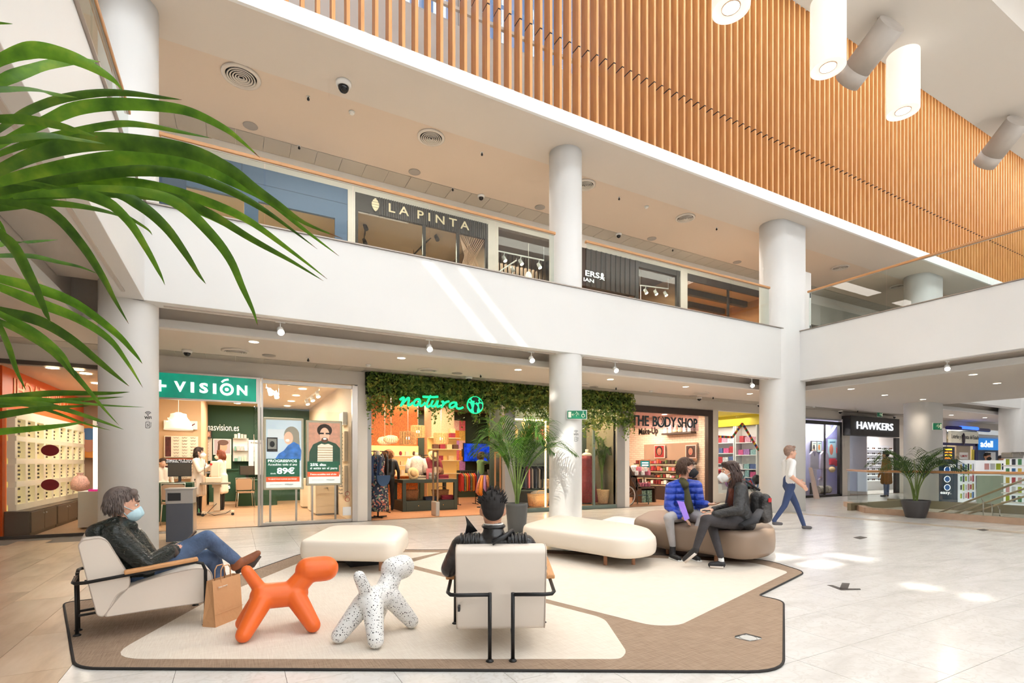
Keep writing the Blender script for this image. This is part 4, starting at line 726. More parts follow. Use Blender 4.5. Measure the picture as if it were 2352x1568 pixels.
# two light box posters in the window
gband = mat('band_green', (22, 92, 66), .5, em=.5); oband = mat('band_orange', (232, 98, 52), .5, em=.5); bluep = mat('print_blue', (64, 120, 196), .6, em=.5, var=.3, vs=9); lightbg = mat('print_kitchen', (206, 220, 232), .5, em=.5, var=.06, vs=4); brickp = mat('print_brick', (206, 152, 128), .6, em=.55, var=.12, vs=14); stripe = mat('print_stripe', (238, 228, 206), .6, em=.55); hood = mat('print_hoodie', (52, 84, 66), .6, em=.4); skine = mat('print_skin_lit', (236, 190, 162), .6, em=.55); whitep = mat('print_white', (246, 248, 246), .5, em=.5)
def lightbox(label, x0, x1, y, z0, z1, shapes, texts, bgm):
    r = T('light_box', label, 'light box', ((x0+x1)/2, y, 0), group='light boxes in the optician window'); w = x1-x0; h = z1-z0
    part(r, 'box_frame', MB().box((x0-.05, y, z0-.05), (x1+.05, y+.1, z1+.05)), mat('frame_champagne', (206, 196, 172), .35, .4), .012); part(r, 'poster_sheet', MB().box((x0, y-.004, z0), (x1, y, z1)), bgm)
    for k, (n, P, m) in enumerate(shapes): part(r, n, MB().slab([(x0+w*u, y-.005-.0015*k, z0+h*v) for u, v in P], (0, -.0012, 0)), m)
    for s, u, v, ww, hh, bd, m in texts: lettering(r, s, (x0+w*u, y-.03, z0+h*v), w*ww, h*hh, m, bold=bd, depth=.003)
    for u in (.12, .86): part(r, 'leg', MB().box((x0+w*u-.02, y+.04, 0), (x0+w*u+.02, y+.07, z0-.05)), steel)
    part(r, 'foot_plate', MB().box((x0, y-.1, 0), (x1, y+.2, .02)), steel); return r
a, b_ = W(611, 1120, Y=12.25), W(692, 966, Y=12.25)
lightbox('lit window poster of a laughing grey haired woman in a blue shirt', a.x, b_.x, 12.25, a.z, b_.z, [('print_cupboard', [(.05, .72), (.6, .72), (.6, .86), (.05, .86)], mat('print_pale', (226, 232, 236), .5, em=.5)), ('print_hair', el(.72, .78, .22, .13), mat('print_hair_grey', (164, 156, 140), .6, em=.4)), ('print_hair_side', [(.8, .58), (.96, .6), (.93, .82), (.78, .84)], MC['print_hair_grey']), ('print_face', el(.63, .735, .13, .095), skine), ('print_shirt', [(.25, .42), (.98, .4), (1.0, .55), (.93, .64), (.78, .68), (.62, .63), (.5, .55), (.35, .5)], bluep), ('print_smile', el(.6, .70, .06, .02, 12), whitep), ('print_bottom', [(0, 0), (1, 0), (1, .12), (0, .12)], whitep), ('print_green_band', [(0, .16), (.95, .16), (.95, .425), (0, .425)], gband), ('print_orange_band', [(0, .085), (.95, .085), (.95, .16), (0, .16)], oband), ('glass_card', [(.02, .53), (.32, .53), (.32, .74), (.02, .74)], mat('card_dark', (60, 60, 62), .5)), ('card_face', [(.05, .57), (.29, .57), (.29, .72), (.05, .72)], mat('card_grey', (190, 190, 186), .5)), ('card_disc', el(.17, .64, .07, .045), MC['card_dark'])],
         [('PROGRESIVOS', .05, .375, .82, .038, .02, lw), ('Accesibles todo el ano', .05, .325, .82, .035, 0, lw), ('89€', .3, .2, .5, .1, .03, lw), ('desde', .12, .2, .15, .022, 0, lw), ('Tu salud visual al precio que buscas', .06, .112, .8, .026, 0, lw), ('+Visión', .52, .035, .24, .024, .01, inkm), ('El fin de las gafas caras', .12, .038, .32, .014, 0, inkm)], lightbg)
a, b_ = W(709, 1110, Y=12.25), W(781, 972, Y=12.25)
lightbox('lit window poster of a smiling man with curly hair in a green hoodie', a.x, b_.x, 12.25, a.z, b_.z, [('print_hair', el(.5, .875, .24, .105), mat('print_hair_dark', (66, 44, 34), .6)), ('print_face', el(.5, .8, .155, .12), skine), ('print_neck', [(.42, .6), (.6, .6), (.58, .74), (.42, .74)], skine), ('print_hoodie', [(.0, .3), (1, .3), (1, .58), (.86, .66), (.62, .7), (.38, .7), (.14, .64), (.02, .52)], hood), ('print_shirt', [(.27, .36), (.76, .36), (.76, .62), (.62, .655), (.5, .64), (.4, .655), (.28, .62)], stripe)]+[('print_stripe', [(.27, .38+.04*k), (.76, .38+.04*k), (.76, .39+.04*k), (.27, .39+.04*k)], mat('print_stripe_line', (206, 170, 130), .6)) for k in range(6)]+[('print_beard', el(.5, .715, .11, .045, 16), mat('print_beard', (150, 104, 80), .6)), ('print_smile', el(.5, .735, .06, .018, 12), whitep), ('print_glasses', [(.34, .81), (.47, .81), (.47, .835), (.34, .835)], inkm), ('print_glasses', [(.53, .81), (.66, .81), (.66, .835), (.53, .835)], inkm), ('print_bottom', [(0, 0), (1, 0), (1, .14), (0, .14)], whitep), ('print_green_band', [(-.04, .19), (.96, .19), (.96, .36), (-.04, .36)], gband), ('print_orange_band', [(-.04, .11), (.96, .11), (.96, .19), (-.04, .19)], oband)],
         [('25% dto', .04, .285, .5, .045, .025, lw), ('si estás en el paro', .04, .22, .86, .05, .005, lw), ('Precios accesibles todo el año', .05, .135, .82, .03, 0, lw), ('+Visión', .55, .045, .26, .026, .01, inkm), ('El fin de las gafas caras', .1, .05, .36, .016, 0, inkm)], brickp)
# side wall racks, low cabinets, ceiling spots
for i, (y0_, y1_, z0, z1) in enumerate([(12.35, 13.0, 1.35, 2.05), (12.35, 13.0, .55, 1.25)]):
    r = T('spectacle_rack', 'wall rack of spectacles beside the window poster, %s' % ('upper', 'lower')[i], 'rack', (2.25, (y0_+y1_)/2, z0), group='racks on the optician side wall'); part(r, 'rack_panel', MB().box((2.22, y0_, z0), (2.295, y1_, z1)), opt_light)
    for k in range(8): part(r, 'spectacles', MB().tube([(2.2, y0_+.1, z0+.05+k*.085), (2.16, y0_+.2, z0+.04+k*.085), (2.16, y0_+.36, z0+.04+k*.085), (2.2, y0_+.5, z0+.05+k*.085)], .008, 5), dark)
S('wall_plaque', 'small cream plaque with a smile on the optician side wall', 'plaque', MB().box((2.2, 12.4, 2.2), (2.3, 12.9, 2.5)), whiteplastic); p = W(798, 1158, Y=FY-.005)
r = T('window_sticker', 'small white notice and no entry stickers low on the shop window', 'sticker', (p.x, FY, .2)); part(r, 'notice', MB().box((p.x-.1, FY-.006, .14), (p.x+.08, FY-.002, .33)), whiteplastic); part(r, 'prohibition_sign', MB().tube([(p.x+.05*math.cos(t), FY-.006, .5+.05*math.sin(t)) for t in (k*.42 for k in range(15))], .006, 5, closed=True).tube([(p.x+.05*math.cos(t), FY-.006, .62+.05*math.sin(t)) for t in (k*.42 for k in range(15))], .006, 5, closed=True), mat('sticker_red', (180, 80, 70), .5))
for i, (x, y0_) in enumerate([(1.75, 13.6), (1.75, 14.6), (1.7, 16.0)]):
    r = T('display_plinth', 'cream display cabinet along the optician side wall, %s from the window' % ORD[i], 'cabinet', (x+.25, y0_+.3, 0), group='cream cabinets in the optician shop'); part(r, 'cabinet_body', MB().box((x, y0_, .04), (x+.5, y0_+.6, .86)), mat('plinth_cream', (238, 222, 196), .5), .008); part(r, 'cabinet_base', MB().box((x+.03, y0_+.03, 0), (x+.47, y0_+.57, .04)), grey); dr = part(r, 'drawer_front', MB().box((x+.03, y0_-.012, .55), (x+.47, y0_, .82)), MC['plinth_cream']); part(dr, 'handle', MB().box((x+.2, y0_-.03, .68), (x+.3, y0_-.012, .69)), steel)
for i, (x, y) in enumerate([(664, 883), (695, 893), (742, 888), (680, 908), (669, 921), (660, 932), (545, 926)]): rdown('round downlight in the optician ceiling, %s' % ('row position '+ORD[i]), W(x, y, Z=3.21), 'downlights of the optician ceiling')
spot_track('white track with lit bell spotlights in the optician window', W(733, 895, Z=3.15), W(703, 918, Z=3.1), [(.1, 1), (.5, 1), (.9, 1)], whiteplastic, 'tracks in the optician shop', .1, 3.2); spot_track('white adjustable tube spotlights behind the optician sign pillar', W(612, 890, Y=13), W(640, 905, Y=13.5), [(.3, 1), (.8, 1)], whiteplastic, 'tracks in the optician shop', .06, 3.2)
# =================================================================== plant covered boutique
ngreen = mat('boutique_green', (62, 78, 66), .6); nor = mat('boutique_wallpaper', (190, 104, 44), .6, var=.35, vs=26); ngd = mat('boutique_dark_green', (46, 58, 52), .5)
XN0, XN1 = fx(852), fx(1415)
room('boutique', XN0, XN1, FY, 18.2, 0, 3.25, ngreen, mat('boutique_ceiling', (150, 112, 84), .7), plank_nat, mat('boutique_side', (120, 112, 92), .6))
alight(4.6, 13.8, 3.15, 120, (1, .82, .58), 3, 2); alight(5.5, 16.6, 3.15, 120, (1, .82, .58), 3, 2)
struct('wall_boutique_paper', MB().box((XN0+.05, 15.8, 0), (5.1, 15.9, 3.25)), nor, 'orange patterned wallpaper wall in the boutique')
struct('wall_boutique_side', MB().box((XN0+.05, 15.9, 0), (5.1, 18.1, 3.25)), nor)
struct('column_boutique', MB().box((5.35, 15.2, 0), (6.1, 15.9, 3.25)), None or mat('woven_tile', (206, 176, 140), .7, var=.3, vs=40), 'pillar with woven tile pattern inside the boutique')
def flatshelf(r, x0, x1, y0, y1, z, m, t=.03): part(r, 'shelf_board', MB().box((x0, y0, z-t), (x1, y1, z)), m, .004)
# ivy
leafm, nt, b = nodes('ivy_leaf', (70, 96, 36), .5); oi = N(nt, 'NewGeometry'); nz = N(nt, 'TexNoise', Scale=7, Detail=3); nt.links.new(oi.outputs['Position'], nz.inputs[0]); cr = ramp(nt, [(.3, (58, 86, 32)), (.5, (108, 136, 52)), (.68, (168, 168, 74))]); nt.links.new(nz.outputs[0], cr.inputs[0]); nt.links.new(cr.outputs[0], b.inputs['Base Color'])
iv_ = MB(); xI0, xI1 = fx(838), fx(1446)
def leafq(c, s, R):
    a = Vector(R.normal(size=3)); a.normalize(); b2 = a.cross(Vector(R.normal(size=3))).normalized(); nrm = a.cross(b2)
    if nrm.y > 0: b2 = -b2
    iv_.add([c-a*s, c+b2*s*.55+nrm*s*.15, c+a*s, c-b2*s*.55], [(0, 1, 2, 3)])
for k in range(15500):
    x = RNG.uniform(xI0, xI1); mid = math.sin(x*2.1)*.07+math.sin(x*5.3+1)*.06+math.sin(x*13)*.05
    low = 2.72+mid-(.16 if x > 7.2 else 0)+(.0 if 3.2 < x < 6.8 else -.12)
    t = RNG.random(); z = 3.36-(3.36-low)*t
    if RNG.random() < .14: z = low-abs(RNG.normal())*.13*(1+.8*math.sin(x*17))
    leafq(Vector((x, FY-.12-RNG.uniform(0, .1)-.06*math.sin(t*3.1), z)), RNG.uniform(.028, .05), RNG)
iv = S('ivy_garland', 'dense curtain of green ivy leaves hanging over the boutique front', 'ivy', iv_, leafm, fix=False); iv['kind'] = 'stuff'
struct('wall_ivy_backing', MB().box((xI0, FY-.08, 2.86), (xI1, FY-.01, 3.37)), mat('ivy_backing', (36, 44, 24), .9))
# script sign: strokes, globe
neon = mat('neon_green', (20, 232, 150), .4, em=1.0); sg = T('shop_sign', 'glowing green script sign over the boutique entrance', 'sign', (fx(990), FY-.3, 2.7))
def SP(px, py): return W(px, py, Y=FY-.28)
o2 = (.2386, .2386)
def cr5(x, y): return (830+x*.2169, 860+y*.2169)
strokes = [[(408, 268), (430, 250), (448, 244), (442, 275), (425, 315), (412, 335)], [(430, 318), (455, 285), (490, 250), (505, 250), (500, 290), (495, 325), (520, 320), (545, 295)],
           [(620, 262), (585, 262), (558, 290), (560, 320), (580, 328), (605, 310), (622, 270), (618, 315), (630, 332), (655, 320), (675, 295)], [(735, 222), (715, 260), (695, 305), (690, 335), (705, 342), (730, 325)], [(650, 234), (700, 236), (760, 238), (812, 234)],
           [(758, 275), (742, 310), (745, 335), (765, 335), (790, 310), (810, 275), (800, 320), (808, 340), (835, 330)], [(850, 290), (868, 285), (862, 320), (850, 352)], [(858, 330), (885, 300), (915, 285), (930, 285)],
           [(1010, 300), (975, 295), (945, 310), (935, 335), (950, 350), (985, 335), (1010, 303), (1005, 335), (1020, 358), (1050, 358), (1078, 345)]]
for s in strokes:
    P = [SP(*cr5(*q)) for q in s]; Q = []
    for i in range(len(P)-1):
        p0, p1, p2, p3 = P[max(i-1, 0)], P[i], P[i+1], P[min(i+2, len(P)-1)]
        for t in (0, .25, .5, .75): Q.append(.5*((2*p1)+(p2-p0)*t+(2*p0-5*p1+4*p2-p3)*t*t+(3*p1-p0-3*p2+p3)*t**3))
    Q.append(P[-1]); part(sg, 'letter_stroke', MB().tube(Q, .027, 8), neon)
c = SP(1091, 930); part(sg, 'globe_disc', MB().tube([c+Vector((0, .02, 0)), c-Vector((0, .02, 0))], [.215, .215], 36), neon); dk2 = mat('globe_land', (20, 52, 40), .6)
lands = [[(-.07, .19), (.02, .2), (.09, .17), (.07, .11), (.1, .08), (.05, .05), (.03, .08), (.0, .04), (-.03, .06), (-.02, .1), (-.08, .1), (-.11, .14)], [(-.02, .03), (.03, .0), (.06, -.05), (.04, -.12), (.03, -.19), (-.03, -.19), (-.05, -.12), (-.04, -.04)], [(-.19, .05), (-.14, .03), (-.12, -.02), (-.1, -.08), (-.13, -.12), (-.17, -.08), (-.2, -.02)], [(.09, .03), (.13, .05), (.18, .03), (.19, -.03), (.16, -.09), (.13, -.12), (.1, -.05)], [(.11, .14), (.15, .12), (.18, .07), (.13, .08)], [(-.17, .1), (-.14, .12), (-.13, .08), (-.16, .07)]]
for L_ in lands: part(sg, 'globe_land', MB().slab([c+Vector((x, -.025, z)) for x, z in L_], (0, -.01, 0)), dk2)
# pendant lamps
rat = mat('rattan', (206, 152, 98), .7, var=.35, vs=30, em=.22); bulb = mat('bulb', (255, 226, 170), em=14)
def drum(label, px, py, Y, R, hh):
    p = W(px, py, Y=Y); r = T('pendant_lamp', label, 'pendant lamp', p, group='rattan pendant lamps'); part(r, 'cord', MB().cyl((p.x, p.y, p.z+hh/2), (p.x, p.y, 3.25), .006), whiteplastic)
    part(r, 'bulb', MB().ball(p, .045, 10, 8), bulb)
    for k in range(20):
        t = 2*math.pi*k/20; part(r, 'rattan_slat', MB().obox((p.x+R*math.cos(t), p.y+R*math.sin(t), p.z), (.012, R*.22, hh), t), rat)
    [part(r, 'hoop', MB().tube([(p.x+R*math.cos(t), p.y+R*math.sin(t), p.z+q*hh/2) for t in (k*.3142 for k in range(20))], .01, 5, closed=True), rat) for q in (-1, 1)]
    light('pendant_bulb', 'POINT', p, 9, (1, .7, .4), .05)
drum('rattan drum pendant with a lit bulb, lowest of the near boutique lamps', 937, 1006, 13.4, .22, .33); drum('rattan drum pendant hanging deeper behind the first drum lamp', 960, 991, 14.2, .2, .32); drum('rattan drum pendant near the woven pillar', 1013, 1007, 14.2, .21, .3)
def lantern(label, px, py, Y, s):
    p = W(px, py, Y=Y); r = T('pendant_lamp', label, 'pendant lamp', p, group='paper lantern lamps'); part(r, 'cord', MB().cyl(p, (p.x, p.y, 3.25), .005), whiteplastic); n = 22
    for k in range(n): t = 2*math.pi*k/n; part(r, 'lantern_rib', MB().tube([(p.x+s*q*math.cos(t), p.y+s*q*math.sin(t), p.z+s*z) for q, z in [(.3, .5), (.75, .38), (1, 0), (.75, -.38), (.3, -.5)]], .012, 5), mat('lantern_rib', (240, 206, 156), .6, em=.3))
    part(r, 'lantern_core', MB().ball(p, (s*.8, s*.8, s*.4)), mat('lantern_glow', (255, 222, 170), em=.9))
lantern('oval ribbed paper lantern lamp at the boutique entrance', 898, 1009, 13.6, .2); lantern('pale paper lantern lamp half hidden behind the ribbed lantern', 884, 1012, 15.0, .22)
# display table
gpaint = mat('table_green', (58, 70, 62), .5); a = W(900, 1172, Z=0); ta = W(924, 1175, Z=0); tb = W(1052, 1170, Z=0)
r = T('display_table', 'dark green display table with open lower shelf in the boutique', 'table', ((ta.x+tb.x)/2, ta.y+.4, 0)); x0, x1, y0 = ta.x, tb.x, (ta.y+tb.y)/2; y1 = y0+.95; zt = .86
part(r, 'table_top', MB().box((x0, y0, zt-.09), (x1, y1, zt)), gpaint, .006)
for x in (x0, x1-.09):
    for y in (y0, y1-.09): part(r, 'leg', MB().box((x, y, 0), (x+.09, y+.09, zt-.09)), gpaint)
part(r, 'plinth', MB().box((x0+.01, y0+.01, .0), (x1-.01, y1-.01, .28)), gpaint)
for s in (0, 1):
    xm = x0+.1+s*(x1-x0-.15)/2; dr = part(r, 'drawer', MB().box((xm, y0-.01, .03), (xm+(x1-x0)/2-.12, y0+.01, .27)), gpaint, .004); part(dr, 'knob', MB().ball((xm+(x1-x0)/4-.06, y0-.02, .15), .014, 8, 6), mat('brass', (220, 180, 110), .3, .9))
wick = mat('wicker', (150, 98, 60), .8, var=.3, vs=40, bump=.5, bs=60)
def basket(label, c, w, d_, h, m=None, group='baskets'):
    r = T('woven_basket', label, 'basket', c, group=group, local=True); P = lambda q: ccw(roundpoly([(-w/2*q, -d_/2*q), (w/2*q, -d_/2*q), (w/2*q, d_/2*q), (-w/2*q, d_/2*q)], min(w, d_)*.3, 4)); mb = MB()
    mb.rings([[(x, y, z) for x, y in P(q)] for q, z in [(.86, 0), (.95, h*.5), (1, h), (.93, h), (.9, h*.5), (.8, .02)]]); part(r, 'basket_wall', mb, m or wick); part(r, 'basket_rim', MB().tube([(x, y, h) for x, y in P(1)], .012, 6, closed=True), m or wick)
    part(r, 'handle', MB().tube([(-w*.3, -d_*.48, h), (-w*.2, -d_*.5, h+.1), (w*.2, -d_*.5, h+.1), (w*.3, -d_*.48, h)], .01, 6), m or wick); return r
basket('brown wicker basket on the display table shelf beside the left leg', (x0+.32, y0+.35, .281), .42, .3, .28); basket('wide brown wicker basket on the display table shelf near the right leg', (x1-.36, y0+.4, .281), .46, .3, .26)
def pile(label, c, n, cols_, w, group, zstep=.022):
    for k in range(n):
        m = cols_[k % len(cols_)]; q = ccw(roundpoly([(-w/2, -w*.35), (w/2, -w*.35), (w/2, w*.35), (-w/2, w*.35)], .05, 4)); an = RNG.uniform(-.2, .2)
        S('folded_garment', label % ORD[k], 'garment', MB().prism([(c[0]+x*math.cos(an)-y*math.sin(an), c[1]+x*math.sin(an)+y*math.cos(an)) for x, y in q], c[2]+k*zstep, c[2]+(k+1)*zstep-.001), m, group)
beigec = mat('cloth_beige', (226, 206, 178), .8); redc = mat('cloth_red', (150, 44, 60), .8); pinkc = mat('cloth_pink', (212, 120, 126), .8); navyc = mat('cloth_navy_dot', (60, 66, 84), .8, var=.5, vs=90); brownc = mat('cloth_brown', (96, 66, 52), .8); greyc = mat('cloth_grey', (140, 134, 130), .8)
pile('folded beige garment on the boutique table, %s from the bottom', (x0+.5, y0+.3, zt+.001), 4, [beigec, beigec, brownc, beigec], .42, 'folded beige garments', .025); pile('folded red garment on the boutique table, %s from the bottom', (x1-.38, y0+.3, zt+.001), 4, [pinkc, redc, redc, redc], .4, 'folded red garments', .03); pile('folded dotted garment on the boutique table shelf, %s from the bottom', (x0+.85, y0+.3, .281), 3, [navyc], .34, 'folded dotted garments', .03); pile('folded dark red garment on the boutique table shelf, %s from the bottom', (x0+1.35, y0+.28, .281), 4, [redc], .36, 'folded dark red garments', .03)
for i in range(3):
    for j in range(2): S('gift_tin', 'small grey tin on the boutique table, %s row, %s' % (('lower', 'upper')[j], ('nearest the mannequin', 'middle', 'nearest the gate')[i]), 'tin', MB().lathe([(.042, 0), (.042, .085), (.035, .09)], (x0+.82+.1*i, y0+.14, zt+.001+.092*j), 14), mat('tin_grey', (168, 164, 158), .4), 'grey tins on the table')
r = T('small_card_stand', 'pink and white card stand behind the grey tins', 'card stand', (x0+.95, y0+.35, zt)); part(r, 'card', MB().box((x0+.78, y0+.34, zt+.001), (x0+.94, y0+.37, zt+.3)), pinkc); part(r, 'card', MB().box((x0+.96, y0+.34, zt+.001), (x0+1.14, y0+.37, zt+.34)), beigec)
def hat(label, c, s, straw, M3=None):
    r = T('hat', label, 'hat', c, group='straw hats in the boutique', local=True); R3 = (M3 or Euler((0, 0, 0)).to_matrix())
    part(r, 'brim', MB().lathe([(s*.2, 0), (s, -.01), (s, .004), (s*.55, .012)], seg=26, rot=R3, caps=False), straw); part(r, 'crown', MB().lathe([(s*.56, 0), (s*.54, s*.45), (s*.45, s*.55), (.01, s*.5)], seg=22, rot=R3, caps=False), straw); part(r, 'hat_band', MB().lathe([(s*.575, .005), (s*.565, s*.16)], seg=22, rot=R3, caps=False), dark)
straw = mat('straw', (222, 190, 140), .8, var=.15, vs=60); strawd = mat('straw_dark', (130, 92, 62), .8, var=.2, vs=60)
hat('upright straw hat standing at the edge of the boutique table', (x0+.32, y0+.1, zt+.17), .17, straw, Euler((1.35, 0, .2)).to_matrix()); hat('darker upright hat beside the red folded clothes', (x1-.35, y0+.55, zt+.2), .15, strawd, Euler((1.35, 0, -.1)).to_matrix())
# mannequins
mskin = mat('mannequin_ivory', (232, 214, 190), .5); floral = mat('floral_dress', (58, 66, 84), .8)
M, nt, b = nodes('floral_cloth', (58, 66, 84), .8); tc = N(nt, 'TexCoord'); vo = N(nt, 'TexVoronoi', Scale=28); nt.links.new(tc.outputs['Object'], vo.inputs['Vector']); hs = N(nt, 'SeparateColor'); nt.links.new(vo.outputs['Color'], hs.inputs[0]); cr = ramp(nt, [(0, (44, 52, 70)), (.45, (52, 62, 78)), (.5, (196, 120, 104)), (.65, (118, 140, 120)), (.8, (220, 196, 176)), (.88, (50, 58, 76))], 'CONSTANT'); nt.links.new(hs.outputs[0], cr.inputs[0]); nt.links.new(cr.outputs[0], b.inputs['Base Color']); floral = M
def mannequin(label, c, m, kind, rz=0, h=0, hatc=None):
    r = T('mannequin', label, 'mannequin', c, rz, 'mannequins in the boutique', local=True); el_ = lambda rx, ry, z, n=20: [(rx*math.cos(2*math.pi*k/n), ry*math.sin(2*math.pi*k/n), z+h) for k in range(n)]
    if kind == 'dress':
        part(r, 'dress', MB().rings([[(x*(1+.05*math.sin(9*math.atan2(y, x+1e-6))), y, z) for x, y, z in el_(a, b2, z_)] for a, b2, z_ in [(.27, .24, .16), (.25, .22, .5), (.22, .19, .8), (.19, .15, .97), (.14, .11, 1.1), (.17, .13, 1.3), (.18, .12, 1.42), (.07, .06, 1.5)]]), m)
        part(r, 'stand', MB().cyl((0, 0, 0), (0, 0, .3), .02).bar((-.25, 0, .015), (.25, .05, .015), .03).bar((0, -.25, .015), (.02, .25, .015), .03), dark)
    else:
        part(r, 'blouse', MB().rings([el_(a, b2, z_) for a, b2, z_ in [(.2, .14, .0), (.17, .12, .15), (.19, .13, .34), (.2, .12, .46), (.07, .06, .53)]]), m)
        for s in (-1, 1): part(r, 'sleeve', MB().tube([(s*.19, 0, .45+h), (s*.25, .0, .25+h), (s*.26, -.02, .05+h)], [.07, .075, .085], 10), m)
        part(r, 'stand', MB().cyl((0, 0, -.1+h), (0, 0, .02+h), .02).lathe([(.12, -.1+h), (.12, -.085+h)]), dark)
    zt_ = (1.5 if kind == 'dress' else .53)+h; part(r, 'neck', MB().lathe([(.055, zt_-.03), (.05, zt_+.06), (.045, zt_+.1)], seg=14), mskin); return r
p = W(868, 1188, Z=0); mq = mannequin('mannequin in a long floral dress with a blue bag at the boutique entrance', (p.x, p.y, 0), floral, 'dress', .2)
denim_b = mat('bag_blue', (52, 78, 112), .7); part(mq, 'shawl', MB().tube([(-.16, -.05, 1.46), (-.23, -.1, 1.2), (-.22, -.14, .9), (-.2, -.12, .85)], [.08, .1, .09, .03], 10, flat=.6), mat('shawl_blue', (48, 64, 96), .8)); part(mq, 'shawl', MB().tube([(.02, -.13, 1.45), (-.06, -.2, 1.2), (-.1, -.2, 1.0)], [.04, .08, .03], 10, flat=.6), MC['shawl_blue'])
part(mq, 'shoulder_bag', MB().prism([(0, 0)]*0 or ccw(roundpoly([(-.17, -.03), (.17, -.03), (.17, .03), (-.17, .03)], .03)), 0, .01) if False else MB().slab([(x, -.26, .98-z) for x, z in [(-.17, 0)]+arc((0, 0), .17, math.pi, 0, 12)[::1] and [(-.17, -.04)]+[(.17*math.cos(t), .22*math.sin(t)) for t in (math.pi-math.pi*k/12 for k in range(13))]+[(.17, -.04)]], (0, -.05, 0)), denim_b); part(mq, 'bag_strap', MB().tube([(-.16, -.28, 1.0), (-.1, -.2, 1.3), (-.06, -.1, 1.5)], .012, 6), denim_b)
mannequin('mannequin bust in a white patterned blouse behind the straw hat', (x0+.62, y0+.75, zt+.12), mat('blouse_white', (232, 218, 206), .8, var=.2, vs=30), 'bust'); mannequin('mannequin bust in a red lace blouse in the boutique', (x0+1.12, y0+.85, zt+.12), mat('blouse_red', (150, 56, 66), .8, var=.25, vs=40), 'bust'); hat('straw hat hung on the red blouse mannequin', (x0+1.12, y0+.72, zt+.66), .17, straw, Euler((1.1, 0, .2)).to_matrix())
# clothes rails
def rail(label, x0, x1, y, z, cols_, n, L_, m=dark, group='clothes rails in the boutique', base=0):
    r = T('clothes_rail', label, 'clothes rail', ((x0+x1)/2, y, base), group=group); part(r, 'rail_bar', MB().cyl((x0, y, z), (x1, y, z), .012), m)
    for x in (x0, x1): part(r, 'leg', MB().cyl((x, y, base), (x, y, z), .012).bar((x, y-.22, base+.012), (x, y+.22, base+.012), .024), m)
    for k in range(n):
        x = x0+.08+(x1-x0-.16)*k/max(n-1, 1); w = .2; P = [(x+RNG.uniform(-.012, .012), y+sy*w, z-.06-d_) for sy, d_ in [(-.12, 0), (.12, 0), (1, .09), (.95, L_), (.3, L_+.03), (-.3, L_-.02), (-.95, L_), (-1, .09)]]
        g = part(r, 'hanging_garment', MB().slab(P, (.035, 0, 0)), cols_[k % len(cols_)]); part(g, 'hanger_hook', MB().tube([(x+.015, y, z-.06), (x+.015, y, z-.01), (x+.015, y+.02, z+.015)], .004, 4), steel)
    return r
rail('clothes rail with dark garments behind the floral dress', XN0+.1, XN0+.85, 13.6, 1.62, [brownc, navyc, dark, brownc], 7, .8); rail('clothes rail with black and olive garments behind the red blouse', 4.85, 5.4, 14.85, 1.55, [dark, dark, mat('cloth_olive', (104, 92, 52), .8), dark, brownc], 9, .75); rail('clothes rail with bright red and green garments near the screen', 6.15, 6.75, 15.0, 1.05, [mat('cloth_red2', (190, 52, 46), .8), mat('cloth_pattern', (120, 120, 90), .8, var=.6, vs=20), mat('cloth_orange', (220, 130, 40), .8)], 7, .55)
# wall shelves with lit boxes, television, fabric panels, counter
r = T('wall_shelf', 'lit wall shelf unit with small boxes on the orange wallpaper', 'shelf', (4.3, 15.7, .8)); glow = mat('niche_glow', (255, 206, 130), .6, em=.5)
part(r, 'shelf_niche', MB().box((XN0+.9, 15.74, .9), (5.1, 15.79, 1.85)), glow)
for z in (.95, 1.25, 1.55): flatshelf(r, XN0+.9, 5.1, 15.5, 15.74, z, beigec)
k = 0
for z in (.95, 1.25, 1.55):
    x = XN0+1.0
    while x < 5.0: S('shelf_item', 'small item on the lit wallpaper wall shelves, %s from the lowest corner' % (ORD[k] if k < 20 else 'twenty-'+ORD[k-20]), 'ornament', MB().lathe([(.03, 0), (.05, .04), (.045, .1), (.02, .13)], (x, 15.6, z+.001), 10) if k % 2 else MB().box((x-.05, 15.55, z), (x+.05, 15.66, z+RNG.uniform(.08, .16))), [beigec, brownc, straw, redc][k % 4], 'items on the lit boutique shelves'); x += RNG.uniform(.16, .3); k += 1
r = T('wall_shelf', 'lit yellow shelf unit on the woven pillar', 'shelf', (5.7, 15.1, .6)); part(r, 'shelf_panel', MB().box((5.2, 15.12, .3), (6.15, 15.19, 2.1)), mat('shelf_yellow', (238, 190, 110), .6, em=.2))
for z in (1.0, 1.4, 1.75, 2.1): flatshelf(r, 5.2, 6.2, 14.9, 15.12, z, straw)
for i, (x, z) in enumerate([(5.32, 1.4), (5.55, 1.4), (5.9, 1.4), (5.4, 1.75), (5.62, 1.75), (5.84, 1.75), (6.06, 1.75), (5.95, 2.1), (5.95, 2.245), (5.45, 2.1)]): S('lamp_box', 'boxed table lamp on the pillar shelves, %s from the bottom corner' % ORD[i], 'box', MB().box((x-.08, 14.93, z+.001), (x+.08, 15.08, z+.14)), [brownc, redc, straw][i % 3], 'boxes on the pillar shelves')
a, b_ = W(1066, 1060, Y=17.2), W(1132, 1018, Y=17.2); r = T('wall_television', 'wall television showing a blue underwater picture', 'television', ((a.x+b_.x)/2, 17.3, a.z)); part(r, 'screen_frame', MB().box((a.x, 17.25, a.z), (b_.x, 17.32, b_.z)), dark); part(r, 'screen_picture', MB().box((a.x+.02, 17.24, a.z+.02), (b_.x-.02, 17.25, b_.z-.02)), mat('screen_blue', (20, 54, 170), .2, em=.8, var=.8, vs=5)); part(r, 'wall_mount', MB().box((a.x+.3, 17.32, a.z+.2), (b_.x-.3, 18.2, b_.z-.2)), dark)
